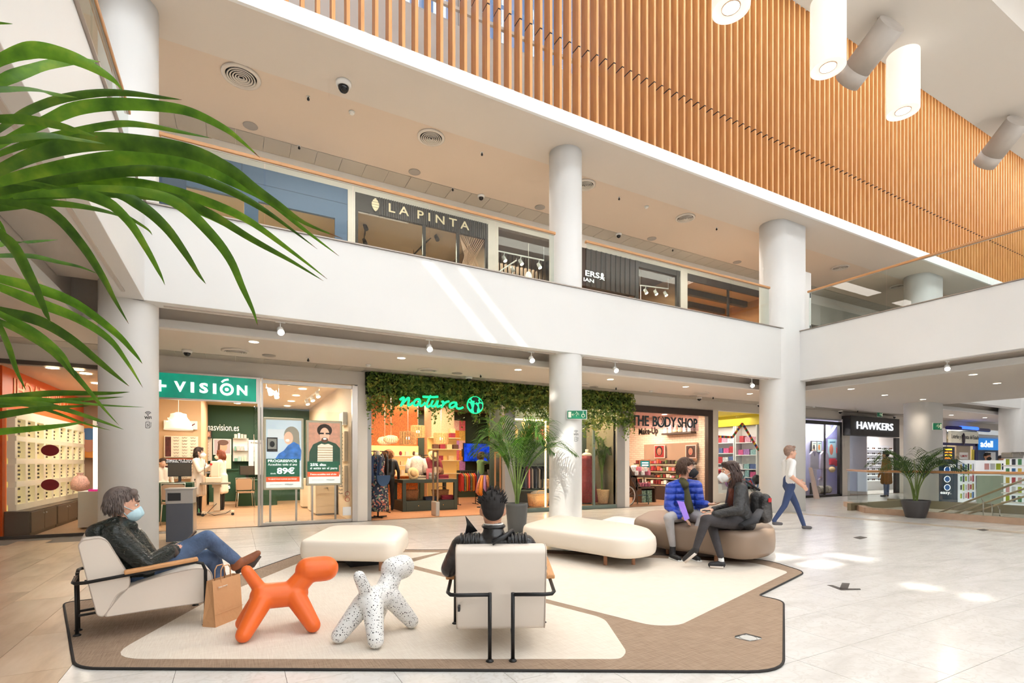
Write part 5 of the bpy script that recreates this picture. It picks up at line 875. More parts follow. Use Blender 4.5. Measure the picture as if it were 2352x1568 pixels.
tex = [('fabric_yellow', (226, 180, 90)), ('fabric_pink', (226, 110, 120)), ('fabric_lilac', (190, 130, 196)), ('fabric_orange', (236, 150, 60)), ('fabric_blush', (240, 190, 176))]
r = T('fabric_panel', 'tall patchwork fabric panel on the green boutique wall', 'textile', (7.0, 17.9, .6)); a, b_ = W(1042, 1080, Y=18.1), W(1070, 966, Y=18.1); h6 = (b_.z-a.z)/5
for k in range(5):
    for s in (0, 1): part(r, 'fabric_patch', MB().box((a.x+(b_.x-a.x)/2*s, 18.15, a.z+h6*k), (a.x+(b_.x-a.x)/2*(s+1), 18.19, a.z+h6*(k+1))), mat(tex[(k+2*s) % 5][0], tex[(k+2*s) % 5][1], .8, var=.2, vs=30))
a, b_ = W(1123, 1020, Y=17.6), W(1153, 972, Y=17.6); r = T('palm_banner', 'orange banner with a green palm tree on the boutique wall', 'banner', ((a.x+b_.x)/2, 17.6, a.z)); part(r, 'banner_sheet', MB().box((a.x, 17.6, a.z), ((a.x+b_.x)/2, 17.62, b_.z)), mat('banner_orange', (226, 150, 50), .7)); part(r, 'banner_sheet', MB().box(((a.x+b_.x)/2, 17.6, a.z), (b_.x, 17.62, b_.z)), mat('banner_rust', (176, 84, 46), .7)); part(r, 'banner_sheet', MB().box((a.x, 17.6, a.z-.7), (b_.x, 17.62, a.z)), mat('banner_blush', (230, 160, 140), .7))
cpx = a.x+(b_.x-a.x)*.25; mb = MB().bar((cpx, 17.59, a.z+.3), (cpx, 17.59, b_.z-.2), .03, .01)
for k in range(7): t = math.pi*(k/6); mb.tube([(cpx, 17.59, b_.z-.2), (cpx+.1*math.cos(t), 17.59, b_.z-.16+.08*math.sin(t)), (cpx+.17*math.cos(t), 17.59, b_.z-.2+.05*math.sin(t))], [.015, .02, .004], 5)
part(r, 'palm_motif', mb, mat('motif_green', (40, 110, 70), .7))
r = T('sales_counter', 'dark green sales counter behind the clothes rail', 'counter', (8.1, 16.4, 0)); part(r, 'counter_body', MB().box((7.9, 15.9, 0), (9.0, 16.9, .95)), gpaint); part(r, 'counter_top', MB().box((7.86, 15.86, .95), (9.04, 16.94, 1.0)), ngd)
# anti theft gates
def gate(label, px, py):
    p = W(px, py, Z=0); r = T('security_gate', label, 'security gate', p, 0, 'security gates of the boutique', local=True); ga = mat('gate_grey', (196, 188, 178), .4)
    part(r, 'gate_base', MB().box((-.05, -.18, 0), (.05, .18, .36)), ga, .02); part(r, 'gate_post', MB().box((-.02, -.17, .36), (.02, -.14, 1.6)).box((-.02, .14, .36), (.02, .17, 1.6)).box((-.02, -.17, 1.58), (.02, .17, 1.62)), mat('gate_rim', (160, 120, 90), .4, .3)); part(r, 'gate_panel', MB().box((-.006, -.14, .36), (.006, .14, 1.58)), glass)
gate('clear security gate standing in front of the display table', 1000, 1184); gate('clear security gate beside the boutique pillar', 1143, 1174)
# umbrella stand
p = W(1112, 1165, Z=0); r = T('umbrella_display', 'round display stand with orange and lilac umbrellas and a plant on top', 'display', p, local=True); part(r, 'stand_base', MB().lathe([(.22, 0), (.22, .02), (.02, .03)]), dark); part(r, 'stand_pole', MB().cyl((0, 0, 0), (0, 0, .95), .02), dark)
for k in range(10): t = k*.628; part(r, 'umbrella', MB().tube([(.1*math.cos(t), .1*math.sin(t), .95), (.17*math.cos(t), .17*math.sin(t), .7), (.2*math.cos(t), .2*math.sin(t), .45), (.16*math.cos(t), .16*math.sin(t), .35)], [.02, .05, .07, .02], 8), [mat('umb_orange', (214, 134, 40), .6), mat('umb_lilac', (150, 110, 160), .6), mat('umb_print', (190, 120, 80), .7, var=.5, vs=20)][k % 3])
# show window: LED frame, shelf items, bunting
led = mat('led_strip', (255, 206, 140), em=9); a, b_ = W(1179, 1170, Y=12.1), W(1254, 962, Y=12.1); LX0, LX1 = W(1179, 960, Y=12.1).x, W(1254, 960, Y=12.1).x
r = T('led_frame', 'glowing warm light frame in the boutique show window', 'light frame', ((LX0+LX1)/2, 12.1, .1)); part(r, 'light_tube', MB().box((LX0, 12.08, .3), (LX0+.03, 12.12, 2.5)), led); part(r, 'light_tube', MB().box((LX1-.03, 12.08, .1), (LX1, 12.12, 2.5)), led); part(r, 'light_tube', MB().box((LX0, 12.08, 2.47), (LX1, 12.12, 2.51)), led)
XW0, XW1 = fx(1181), fx(1415)
struct('window_22', MB().box((XW0, FY, .1), (XW1, FY+.012, 2.9)), shopglass); struct('trim_13', MB().box((XW0, FY-.03, 0), (XW1, FY+.05, .1)).box((fx(1362), FY-.02, .1), (fx(1366), FY+.04, 2.9)), mat('window_sage', (110, 124, 116), .5))
struct('wall_window_back', MB().box((XW0, 13.3, 0), (XW1, 13.35, 3.2)), mat('window_back_green', (58, 70, 62), .6)); alight(8.4, 12.6, 3.15, 110, (1, .78, .5), 2.4, .6)
r = T('window_shelving', 'green shelving with bags in the boutique show window', 'shelf', (7.8, 12.8, 0)); zs_ = [.55, 1.25, 1.95]
for z in zs_: flatshelf(r, XW0+.2, 8.0, 12.5, 13.0, z, ngreen)
for x in (XW0+.18, 7.98): part(r, 'shelf_post', MB().box((x, 12.5, 0), (x+.04, 12.54, 2.3)), ngreen)
basket('tan wicker bag on the top shelf of the show window', (7.35, 12.7, 1.951), .4, .22, .26, mat('wicker_tan', (196, 150, 96), .8, var=.25, vs=40)); basket('pink woven bag on the top shelf of the show window', (7.82, 12.75, 1.951), .32, .2, .22, pinkc); basket('round straw bag on the top shelf beside the light frame', (6.85, 12.7, 1.951), .3, .2, .3, straw)
basket('light woven floor basket holding a grey cushion in the show window', (7.55, 12.45, .101), .6, .4, .34, mat('wicker_light', (206, 170, 124), .8, var=.25, vs=40, bump=.4, bs=60)); S('cushion', 'dark grey cushion in the woven floor basket', 'cushion', MB().ball((7.55, 12.45, .44), (.25, .17, .1), 16, 8), greyc)
rail('short rail of dark, pink and patterned dresses in the show window', 7.0, 7.95, 12.75, 1.28, [dark, navyc, pinkc, greyc, navyc, greyc], 8, .62, base=.1); S('striped_bag', 'striped woven bag under the dresses in the show window', 'bag', MB().box((7.75, 12.6, .56), (8.05, 12.75, .85)), mat('stripe_bag', (196, 170, 140), .8, var=.4, vs=18), bv=.03)
r = T('bunting', 'string of pink and cream triangular pennants in the show window', 'bunting', (7.3, 12.2, 2.5)); Pb = [(6.95+.2*k, 2.44-.1*math.sin(math.pi*k/5)) for k in range(7)]; part(r, 'bunting_string', MB().tube([(x, 12.25, z) for x, z in Pb], .004, 4), beigec)
for k, (x, z) in enumerate(Pb): part(r, 'pennant', MB().slab([(x-.06, 12.25, z), (x+.06, 12.25, z-.01), (x+.01, 12.25, z-.26)], (0, -.006, 0)), [beigec, pinkc][k % 2])
p = W(1345, 1160, Z=.1); rd = mat('dress_wine', (120, 36, 40), .75, var=.3, vs=24); r = T('mannequin', 'mannequin in a long wine red dress behind the round column', 'mannequin', (W(1348, 1064, Y=12.4).x, 12.4, .1), group='mannequins in the boutique', local=True); part(r, 'dress', MB().rings([[(a*math.cos(t)*(1+.06*math.sin(8*t)), a*.8*math.sin(t)*(1+.06*math.sin(8*t)), z) for t in (k*math.pi/12 for k in range(24))] for a, z in [(.34, .05), (.28, .5), (.2, .9), (.15, 1.1), (.19, 1.3), (.17, 1.42)]]), rd); part(r, 'shoulders', MB().ball((0, 0, 1.45), (.17, .1, .08)).cyl((0, 0, 1.48), (0, 0, 1.62), .05), mskin); part(r, 'stand', MB().lathe([(.14, 0), (.14, .06)]), dark)
r = T('window_shelving', 'small shelf with hat and cards behind the wine red dress', 'shelf', (9.1, 12.9, 0)); [flatshelf(r, 8.6, 9.3, 12.7, 13.1, z, ngreen) for z in (1.2, 1.7, 2.1)]; hat('straw hat on the small shelf behind the wine red dress', (8.75, 12.85, 1.72), .18, straw); S('framed_card', 'small framed card on the shelf behind the show window palm', 'card', MB().box((8.95, 12.9, 1.701), (9.2, 12.93, 1.98)), whiteplastic)
S('folding_sign', 'small white folded card on the show window floor', 'card', MB().slab([(W(1405, 1160, Y=12.2).x-.08, 12.1, .1), (W(1405, 1160, Y=12.2).x+.08, 12.1, .1), (W(1405, 1160, Y=12.2).x+.08, 12.18, .36), (W(1405, 1160, Y=12.2).x-.08, 12.18, .36)], (0, .006, 0)), whiteplastic)
# =================================================================== cosmetics shop
brk, nt, b = nodes('white_brick', (230, 208, 188), .7); tc = N(nt, 'NewGeometry'); sp_ = N(nt, 'SeparateXYZ'); ax = N(nt, 'Math', operation='ADD'); mp = N(nt, 'CombineXYZ'); bt = N(nt, 'TexBrick', Scale=1.0); bt.inputs['Brick Width'].default_value = .24; bt.inputs['Row Height'].default_value = .075; bt.inputs['Mortar Size'].default_value = .006
for k_, c_ in (('Color1', (236, 214, 194)), ('Color2', (226, 202, 180)), ('Mortar', (190, 164, 144))): bt.inputs[k_].default_value = tuple(lin(x) for x in c_)+(1,)
nt.links.new(tc.outputs['Position'], sp_.inputs[0]); nt.links.new(sp_.outputs[0], ax.inputs[0]); nt.links.new(sp_.outputs[1], ax.inputs[1]); nt.links.new(ax.outputs[0], mp.inputs[0]); nt.links.new(sp_.outputs[2], mp.inputs[1]); nt.links.new(mp.outputs[0], bt.inputs[0]); nt.links.new(bt.outputs[0], b.inputs['Base Color']); bp = N(nt, 'Bump', Strength=.5); nt.links.new(bt.outputs['Fac'], bp.inputs['Height']); bp.invert = True; nt.links.new(bp.outputs[0], b.inputs['Normal'])
XB0, XB1 = fx(1443), fx(1635)-.02; YB = 17.0; XR = XB1-.03
room('cosmetics', XB0, XB1, FY, YB, 0, 3.05, brk, mat('cosmetics_ceiling', (226, 206, 190), .7), plank_body, brk); alight(12.2, 13.6, 2.98, 150, (1, .82, .64), 2.2, 2.6)
brz = mat('shop_frame_brown', (58, 44, 38), .5); struct('trim_14', MB().box((XB0, FY-.06, 2.86), (XB1, FY+.08, 3.05)).box((XB1-.22, FY-.06, 0), (XB1, FY+.08, 2.86)), brz, 'dark brown frame of the cosmetics shop')
sg = T('shop_sign', 'translucent sign panel with dark letters over the cosmetics shop', 'sign', (12, FY, 2.5)); xs1 = fx(1603, FY); z0s = fz(1500, 980, FY); part(sg, 'sign_panel', MB().box((XB0+.02, FY-.02, 2.36), (xs1, FY+.0, 2.86)), glassmat('lilac_acrylic', (.86, .78, .86), .05)); tealk = mat('letter_dark_teal', (26, 52, 58), .4)
xA, xB_ = fx(1449, FY), fx(1600, FY); wS = xB_-xA
for s, u0, u1 in [('THE', 0, .24), ('B', .3, .365), ('DY', .48, .655), ('SHOP', .68, .99)]: lettering(sg, s, (xA+wS*u0, FY-.03, 2.44), wS*(u1-u0), .31, tealk, bold=.012, depth=.03)
cx_ = xA+wS*.423; part(sg, 'emblem_letter', MB().tube([(cx_+.13*math.cos(t), FY-.04, 2.6+.16*math.sin(t)) for t in (math.pi/2+.35+k*(2*math.pi-.7)/22 for k in range(23))], [.012+.022*abs(math.sin(k*math.pi/22)) for k in range(23)], 6).tube([(cx_+.06*math.sin(t), FY-.04, 2.6+.09*math.cos(t)) for t in (k*math.pi/8 for k in range(9))], .014, 6), tealk)
YD = (0, -1, 0)                                  # along the side wall towards the camera
r = T('wall_lettering', 'black lettering on the white brick wall of the cosmetics shop', 'lettering', (XR, 15, 2.1)); a = W(1467, 1003, X=XR); b_ = W(1511, 1003, X=XR); lettering(r, 'Make-Up', a, (b_-a).length, .33, inkm, YD, bold=.02)
a, b_ = W(1526, 999, X=XR-.1), W(1594, 993, X=XR-.1); r = T('wall_shelf', 'dark wooden shelf with floral items high on the brick wall', 'shelf', (XR-.1, (a.y+b_.y)/2, a.z)); part(r, 'shelf_board', MB().box((XR-.25, b_.y, a.z), (XR, a.y, a.z+.06)), brz); flor = mat('floral_box', (236, 214, 206), .7, var=.5, vs=16); prods = [mat('prod_%d' % i, c, .4) for i, c in enumerate([(120, 40, 40), (190, 90, 60), (230, 200, 180), (60, 48, 44), (214, 120, 130), (96, 110, 70), (240, 230, 220), (160, 50, 60)])]
for k in range(6): y = a.y-.12-k*(a.y-b_.y-.25)/5; S('floral_parcel', 'floral item on the high cosmetics shelf, %s along the shelf' % ORD[k], 'parcel', MB().box((XR-.2, y-.08, a.z+.061), (XR-.06, y+.06, a.z+.25+.1*(k % 2))) if k not in (2, 3) else MB().lathe([(.08, 0), (.1, .08), (.05, .2), (.04, .26)], (XR-.13, y, a.z+.061), 12), flor if k not in (2, 3) else beigec, 'items on the high cosmetics shelf')
r = T('product_wall', 'dark tiered make up display with rows of products', 'display', (XR-.3, 14.5, 0)); Y1, Y0 = W(1467, 1064, X=XR-.3).y, W(1588, 1064, X=XR-.3).y; part(r, 'mirror_panel', MB().box((XR-.03, Y0, 1.35), (XR, Y1, 2.02)), mat('mirror_dim', (214, 190, 170), .1, .7))
SH = [(1.3, .25), (1.04, .33), (.8, .4), (.56, .46)]
for z, d_ in SH: part(r, 'shelf_board', MB().box((XR-.03-d_, Y0, z-.04), (XR-.03, Y1+.3, z)), brz); part(r, 'shelf_light', MB().box((XR-.04-d_, Y0, z-.05), (XR-.03-d_, Y1+.3, z-.042)), mat('shelf_led', (255, 214, 160), em=1.2))
part(r, 'cabinet_base', MB().box((XR-.5, Y0, 0), (XR-.03, Y1+.3, .5)), brz)
for si, (z, d_) in enumerate(SH):
    y = Y1+.2; k = 0
    while y > Y0+.12:
        w = RNG.uniform(.07, .13); hh = RNG.uniform(.06, .16); S('cosmetic_product', 'cosmetic product on the %s make up shelf, %s from the back' % (('top', 'second', 'third', 'lowest')[si], ORD[k] if k < 20 else 'twenty-'+ORD[k-20]), 'product', MB().box((XR-.02-d_, y-w, z+.001), (XR+.07-d_, y, z+hh)), prods[int(RNG.integers(8))], 'products on the make up display'); y -= w+RNG.uniform(.02, .06); k += 1
def xposter(label, a, b_, x, frame, bgm, shapes):
    r = T('wall_poster', label, 'poster', (x, (a.y+b_.y)/2, a.z)); part(r, 'poster_frame', MB().box((x-.02, b_.y-.03, a.z-.03), (x+.02, a.y+.03, b_.z+.03)), frame); part(r, 'poster_sheet', MB().box((x-.025, b_.y, a.z), (x-.02, a.y, b_.z)), bgm)
    for k, (n, P, m) in enumerate(shapes): part(r, n, MB().slab([(x-.026-.002*k, a.y+(b_.y-a.y)*u, a.z+(b_.z-a.z)*v) for u, v in P], (-.002, 0, 0)), m)
for x0_, x1_, lb in [(1505, 1526, 'red toned portrait poster on the make up display'), (1577, 1598, 'brown portrait poster at the end of the make up display')]:
    a, b_ = W(x0_, 1050, X=XR-.1), W(x1_, 1023, X=XR-.1); xposter(lb, a, b_, XR-.1, mat('poster_edge', (214, 180, 170), .5), mat('poster_red_brown' if x0_ < 1550 else 'poster_brown', (140, 40, 40) if x0_ < 1550 else (70, 44, 38), .5), [('print_hair', el(.5, .55, .36, .42), mat('print_black_hair', (40, 26, 24), .6)), ('print_face', el(.5, .5, .24, .32), mat('print_brown_skin', (150, 100, 80), .6)), ('print_lips', el(.5, .34, .09, .035, 12), mat('print_lips', (180, 40, 50), .5))])
a, b_ = W(1470, 1092, Y=13.6), W(1491, 1058, Y=13.6); r = poster('teal framed poster card standing on the cosmetics counter', a.x, b_.x, 13.6, a.z, b_.z, mat('poster_wood', (150, 100, 64), .5), mat('poster_teal', (30, 130, 140), .5), [('print_portrait', [(.05, .05), (.95, .05), (.95, .55), (.05, .55)], mat('print_blush', (200, 150, 140), .6, var=.4, vs=10)), ('print_text_line', [(.15, .82), (.85, .82), (.85, .9), (.15, .9)], whitep), ('print_text_line', [(.15, .66), (.85, .66), (.85, .75), (.15, .75)], whitep)]); part(r, 'easel_leg', MB().box(((a.x+b_.x)/2-.02, 13.62, .0), ((a.x+b_.x)/2+.02, 13.64, a.z)), brz)
# cart with wheel and products
p = W(1430, 1168, Z=0); woodc = mat('cart_wood', (84, 58, 42), .6, var=.15, vs=8); cx0 = XB0+.2; r = T('product_cart', 'wooden cart with a spoked wheel and lettered side in the cosmetics shop', 'cart', (cx0+.6, 12.4, 0)); wc = Vector((cx0+.12, 12.25, .3))
part(r, 'wheel_rim', MB().tube([wc+Vector((.29*math.cos(t), 0, .29*math.sin(t))) for t in (k*math.pi/14 for k in range(28))], .018, 6, closed=True), mat('rim_pale', (206, 196, 186), .4, .4)); part(r, 'tyre', MB().tube([wc+Vector((.31*math.cos(t), 0, .31*math.sin(t))) for t in (k*math.pi/14 for k in range(28))], .016, 6, closed=True), dark)
for k in range(12): t = k*math.pi/6; part(r, 'spoke', MB().cyl(wc, wc+Vector((.28*math.cos(t), 0, .28*math.sin(t))), .004, seg=5), steel)
part(r, 'side_board', MB().slab([(cx0+.02, 12.3, 1.25), (cx0+.2, 12.3, 1.3), (cx0+.75, 12.3, .5), (cx0+.55, 12.3, .42)], (0, .04, 0)), woodc); lettering(r, 'BODY SHOP', (cx0+.13, 12.285, 1.08), .66, .1, inkm, xd=(.55, 0, -.8), up=(.8, 0, .55))
part(r, 'tray', MB().box((cx0+.3, 12.3, .86), (cx0+1.3, 12.9, .92)), woodc); part(r, 'tray', MB().box((cx0+.6, 12.3, .52), (cx0+1.2, 12.8, .56)), woodc); part(r, 'support_leg', MB().tube([(cx0+.55, 12.3, .3), (cx0+1.0, 12.3, .3), (cx0+1.03, 12.3, .0)], .015).tube([(cx0+.55, 12.7, .3), (cx0+.9, 12.7, .3), (cx0+.93, 12.7, 0)], .015), mat('leg_teal', (40, 80, 84), .4)); part(r, 'axle_beam', MB().box((cx0+.1, 12.28, .28), (cx0+.6, 12.75, .33)).box((cx0+.5, 12.3, .3), (cx0+.56, 12.8, .9)), woodc)
for k in range(16): x = cx0+.36+.062*(k % 14)+.01*(k//14); S('gift_parcel', 'gift parcel heaped on the cart tray, %s along the tray' % ORD[k], 'parcel', MB().obox((x, 12.42+.22*(k % 2), 1.0+.12*((k//2) % 2)), (.12, .14, .15), RNG.uniform(-.5, .5)), flor if k % 3 else mat('parcel_pink', (230, 130, 150), .6, var=.3, vs=14), 'gift parcels on the cart')
for k in range(4): S('pink_tub', 'pink tub on the lower cart shelf, %s' % ORD[k], 'tub', MB().lathe([(.07, 0), (.07, .1), (.074, .1), (.074, .13)], (cx0+.72+.13*(k % 4), 12.4, .561), 16), mat('tub_pink', (226, 130, 150), .4), 'pink tubs on the cart')
r = T('wooden_crate', 'dark wooden crate with leaf patterned bags on the cosmetics floor', 'crate', (cx0+1.25, 12.75, 0)); xk = W(1472, 1064, Y=12.9).x; part(r, 'crate_side', MB().box((xk, 12.9, 0), (xk+.05, 13.3, .5)), woodc); part(r, 'crate_side', MB().box((xk+.62, 12.9, 0), (xk+.67, 13.3, .5)), woodc); part(r, 'crate_top', MB().box((xk, 12.9, .46), (xk+.67, 13.3, .5)), woodc); part(r, 'crate_back', MB().box((xk, 13.28, 0), (xk+.67, 13.3, .5)), woodc)
for s in (0, 1): S('leaf_bag', 'leaf patterned bag inside the wooden crate, %s' % ('nearer the cart', 'farther from the cart')[s], 'bag', MB().prism(roundpoly([(xk+.08+.26*s, 12.95), (xk+.3+.26*s, 12.95), (xk+.3+.26*s, 13.15), (xk+.08+.26*s, 13.15)], .05), .001, .4), mat('leaf_print', (120, 150, 130), .6, var=.9, vs=22), 'bags in the crate')
r = T('table_lamp', 'small lit table lamp at the edge of the cosmetics shop', 'lamp', W(1456, 1085, Y=13.4)); p = W(1456, 1085, Y=13.4); part(r, 'lamp_shade', MB().lathe([(.14, .1), (.08, .24)], p, 16), mat('lamp_shade_lit', (255, 228, 180), em=1.6)); part(r, 'lamp_base', MB().lathe([(.06, -.06), (.03, 0), (.015, .1)], p, 12), brz); part(r, 'lamp_table', MB().cyl((p.x, p.y, 0), (p.x, p.y, p.z-.06), .03), brz)
a = W(1597, 1090, Y=12.6); r = T('sanitizer_stand', 'black sanitizer stand with white dispenser at the cosmetics entrance', 'stand', (a.x, 12.6, 0)); part(r, 'stand_post', MB().box((a.x-.12, 12.6, 0), (a.x+.14, 12.64, 1.35)), dark); part(r, 'dispenser', MB().box((a.x-.08, 12.5, .95), (a.x+.12, 12.6, 1.3)), whiteplastic, .01); part(r, 'dispenser_logo', MB().tube([(a.x+.02+.05*math.cos(t), 12.495, 1.14+.08*math.sin(t)) for t in (k*.42 for k in range(15))], .01, 5, closed=True), inkm); part(r, 'notice_card', MB().box((a.x-.12, 12.55, 1.3), (a.x+.16, 12.58, 1.72)), whiteplastic)
rdown('downlight in the cosmetics shop ceiling nearest the sign', W(1526, 952, Z=3.04), 'downlights of the cosmetics shop')
# =================================================================== toy shop
XT0, XT1 = fx(1647), 16.95
room('toys', XT0, XT1, FY, 15.4, 0, 3.1, mat('toy_wall', (222, 226, 226), .6), mat('toy_yellow', (226, 200, 30), .5), mat('toy_floor', (200, 196, 190), .5)); alight(15.5, 13.6, 3.0, 48, (1, .95, .88), 2.2, 2.4)
struct('window_23', MB().box((XT0, FY, .3), (XT1+1.9, FY+.012, 3.0)), shopglass); struct('trim_15', MB().box((XT0, FY-.03, 0), (XT1+1.9, FY+.05, .3)), cream)
struct('wall_toy_band', MB().box((XT1-.32, FY+.05, 2.72), (XT1-.02, 15.3, 3.1)), MC['toy_yellow'])
toyc = [mat('toy_%d' % i, c, .45, var=.45, vs=14) for i, c in enumerate([(214, 90, 140), (120, 150, 190), (226, 160, 180), (90, 110, 160), (196, 60, 70), (150, 190, 190), (230, 220, 226), (170, 120, 180)])]
ym = W(1689, 1064, X=XT1-.35).y
for u, (ya_, yb2, lb) in enumerate([(ym+.02, 15.3, 'narrow white toy shelf unit beside the cosmetics pier'), (12.1, ym-.02, 'wide white toy shelf unit behind the colour block strip')]):
    r = T('toy_shelf', lb, 'shelf', (XT1-.2, (ya_+yb2)/2, 0)); part(r, 'shelf_back', MB().box((XT1-.06, ya_, 0), (XT1-.02, yb2, 2.7)), whiteplastic)
    for y in (ya_, yb2-.04): part(r, 'shelf_side', MB().box((XT1-.4, y, 0), (XT1-.06, y+.04, 2.7)), whiteplastic)
    for si, z in enumerate(((.6, .95, 1.3, 1.7, 2.1), (.5, .8, 1.1, 1.62, 2.08))[u]):
        part(r, 'shelf_board', MB().box((XT1-.4, ya_+.04, z-.03), (XT1-.06, yb2-.04, z)), whiteplastic)
        y = ya_+.08; k = 0
        while y < yb2-.28:
            w = RNG.uniform(.15, .26); hh = RNG.uniform(.18, .28); k += 1; S('toy_box', 'boxed toy on the %s toy unit, %s shelf up, %s from its edge' % (('narrow', 'wide')[u], ORD[si], ORD[k-1]), 'toy', MB().box((XT1-.36, y, z+.001), (XT1-.18, y+w, z+hh)), toyc[int(RNG.integers(8))], 'boxed toys on the shelves'); y += w+RNG.uniform(.02, .06)
for k in range(60): x = 15.3+.075*(k % 20); S('plush_toy', 'small toy in the %s row of the window heap, %s from the pier' % (('front', 'middle', 'back')[k//20], ORD[k % 20]), 'toy', MB().ball((x, 12.35+.3*(k//20)+RNG.uniform(-.05, .05), .46+.2*(k//20)+RNG.uniform(0, .16)), (RNG.uniform(.06, .1), .07, RNG.uniform(.06, .1)), 10, 6), toyc[int(RNG.integers(8))], 'heaped toys in the window')
S('toy_bench', 'white display bench carrying the heaped toys', 'bench', MB().box((15.2, 12.2, 0), (16.5, 13.2, .36)).box((15.2, 12.5, .36), (16.5, 13.2, .56)).box((15.2, 12.8, .56), (16.5, 13.2, .76)), whiteplastic)
blk = [mat('block_%d' % i, c, .4) for i, c in enumerate([(206, 44, 40), (240, 190, 40), (60, 60, 130), (226, 96, 40), (40, 130, 70)])]; r = T('colour_block_strip', 'zigzag strip of coloured blocks on the toy shop window', 'decoration', (16, FY, 2)); pts = [(1648, 1002), (1682, 1004), (1705, 972), (1742, 1033), (1752, 1033)]; k = 0
for i in range(len(pts)-1):
    A_, B_ = W(*pts[i], Y=FY-.02), W(*pts[i+1], Y=FY-.02); n = max(2, int((B_-A_).length/.085))
    for j in range(n): part(r, 'block', MB().bar(A_.lerp(B_, j/n), A_.lerp(B_, (j+.96)/n), .03, .075), blk[k % 5]); k += 1
for i, (x, y) in enumerate([(1692, 961), (1726, 954)]): rdown('round downlight in the yellow toy shop ceiling, %s' % ('farther in', 'nearer the window')[i], W(x, y, Z=3.09), 'downlights of the toy shop')
p = W(1740, 1150, Z=.05); r = T('toy_stroller', 'blue and black doll stroller in the toy shop window', 'stroller', (16.3, 12.0, .3)); part(r, 'stroller_frame', MB().tube([(16.1, 12.0, .75), (16.4, 12.0, .35), (16.6, 12.0, .85), (16.65, 12.0, .95)], .015), mat('stroller_blue', (40, 110, 190), .4)); part(r, 'stroller_hood', MB().ball((16.42, 12.03, .72), (.18, .13, .18), 14, 8), dark)
for x in (16.15, 16.6): part(r, 'wheel', MB().tube([(x+.08*math.cos(t), 12.0, .4+.08*math.sin(t)) for t in (k*.5236 for k in range(12))], .015, 5, closed=True), dark)
# =================================================================== pyjama shop
XP0, XP1 = 19.0, fx(1931); lil = mat('pyjama_lilac', (196, 196, 228), .6)
struct('floor_pyjamas', MB().box((XP0, FY, -.1), (23.3, 12.75, .003)), mat('pyjama_floor', (140, 110, 90), .5)); struct('wall_back_pyjamas', MB().box((XP0, 12.65, 0), (23.0, 12.72, 3.2)), lil); struct('ceiling_pyjamas', MB().box((XP0, FY+.02, 3.0), (23.3, 12.75, 3.1)), mat('pyjama_ceiling', (190, 190, 194), .5)); struct('wall_side_pyjamas', MB().box((XP0-.06, FY+.02, 0), (XP0, 12.65, 3.1)).slab([(XP1+.06, FY+.12, 0), (23.0, 12.66, 0), (23.0, 12.66, 3.0), (XP1+.06, FY+.12, 3.0)], (.05, -.03, 0)), lil)
alight(20.6, 12.2, 2.95, 45, (1, .95, .9), 2.6, .5)
fd = mat('frame_charcoal', (48, 46, 44), .4); struct('trim_16', MB().box((XP0, FY-.05, 2.82), (XP1, FY+.06, 2.95)).box((XP1-.14, FY-.05, 0), (XP1, FY+.06, 2.82)).box((XP0, FY-.05, 0), (XP1, FY+.06, .08)).box((W(1894, 1064, Y=FY).x-.02, FY-.03, .08), (W(1894, 1064, Y=FY).x+.02, FY+.03, 2.82)), fd); struct('window_24', MB().box((XP0, FY, .08), (XP1, FY+.012, 2.82)), shopglass)
pj = mat('pyjama_stripe', (206, 200, 218), .8); r0 = None
def pyjama(label, px, py, s=1):
    c = W(px, py, Y=12.25); r = T('pyjama_set', label, 'garment', c, group='pyjama sets in the window', local=True); part(r, 'jacket', MB().slab([(x*s, 0, z*s) for x, z in [(-.1, .42), (.1, .42), (.26, .3), (.3, -.3), (.2, -.32), (.18, -.32), (-.18, -.32), (-.2, -.3), (-.3, -.3), (-.26, .3)]], (0, .08, 0)), pj, .02)
    for q in (-1, 1): part(r, 'trouser_leg', MB().slab([(q*.01*s, .01, -.32*s), (q*.18*s, .01, -.32*s), (q*.16*s, .01, -1.15*s), (q*.04*s, .01, -1.15*s)], (0, .06, 0)), pj, .015)
    part(r, 'collar', MB().slab([(-.1*s, -.01, .42*s), (.1*s, -.01, .42*s), (0, -.01, .22*s)], (0, .01, 0)), mat('collar_mauve', (160, 150, 180), .8)); part(r, 'wooden_hanger', MB().tube([(-.12*s, .03, .43*s), (0, .03, .5*s), (.12*s, .03, .43*s)], .012).cyl((0, .03, .5*s), (0, .03, .62*s), .004), oak)
pyjama('striped lilac pyjama set hanging in the window nearer the wide column', 1871, 1060); pyjama('pale striped pyjama set hanging in the window in front of the green poster', 1895, 1060); pyjama('smaller pale pyjama set low in the pyjama shop window', 1887, 1112, .6)
for k, (x, y, w, h, c_, lb) in enumerate([(1869, 1026, .3, .42, (226, 226, 210), 'small poster with black prints above the striped pyjamas'), (1881, 1026, .3, .42, (200, 220, 210), 'small poster with orange print above the pyjamas'), (1910, 1030, .62, .8, (176, 214, 206), 'mint green poster with orange figure in the pyjama shop')]):
    c = W(x, y, Y=12.58); poster(lb, c.x-w/2, c.x+w/2, 12.58, c.z-h/2, c.z+h/2, fd if k < 2 else MC['collar_mauve'], mat('pposter_%d' % k, c_, .6), [('print_figure', el(.4, .45, .22, .28), mat('pfig_%d' % k, [(60, 60, 66), (226, 140, 60), (226, 130, 90)][k], .6)), ('print_title', [(.2, .8), (.85, .82), (.85, .88), (.2, .86)], mat('ptit', (60, 120, 130), .6))])
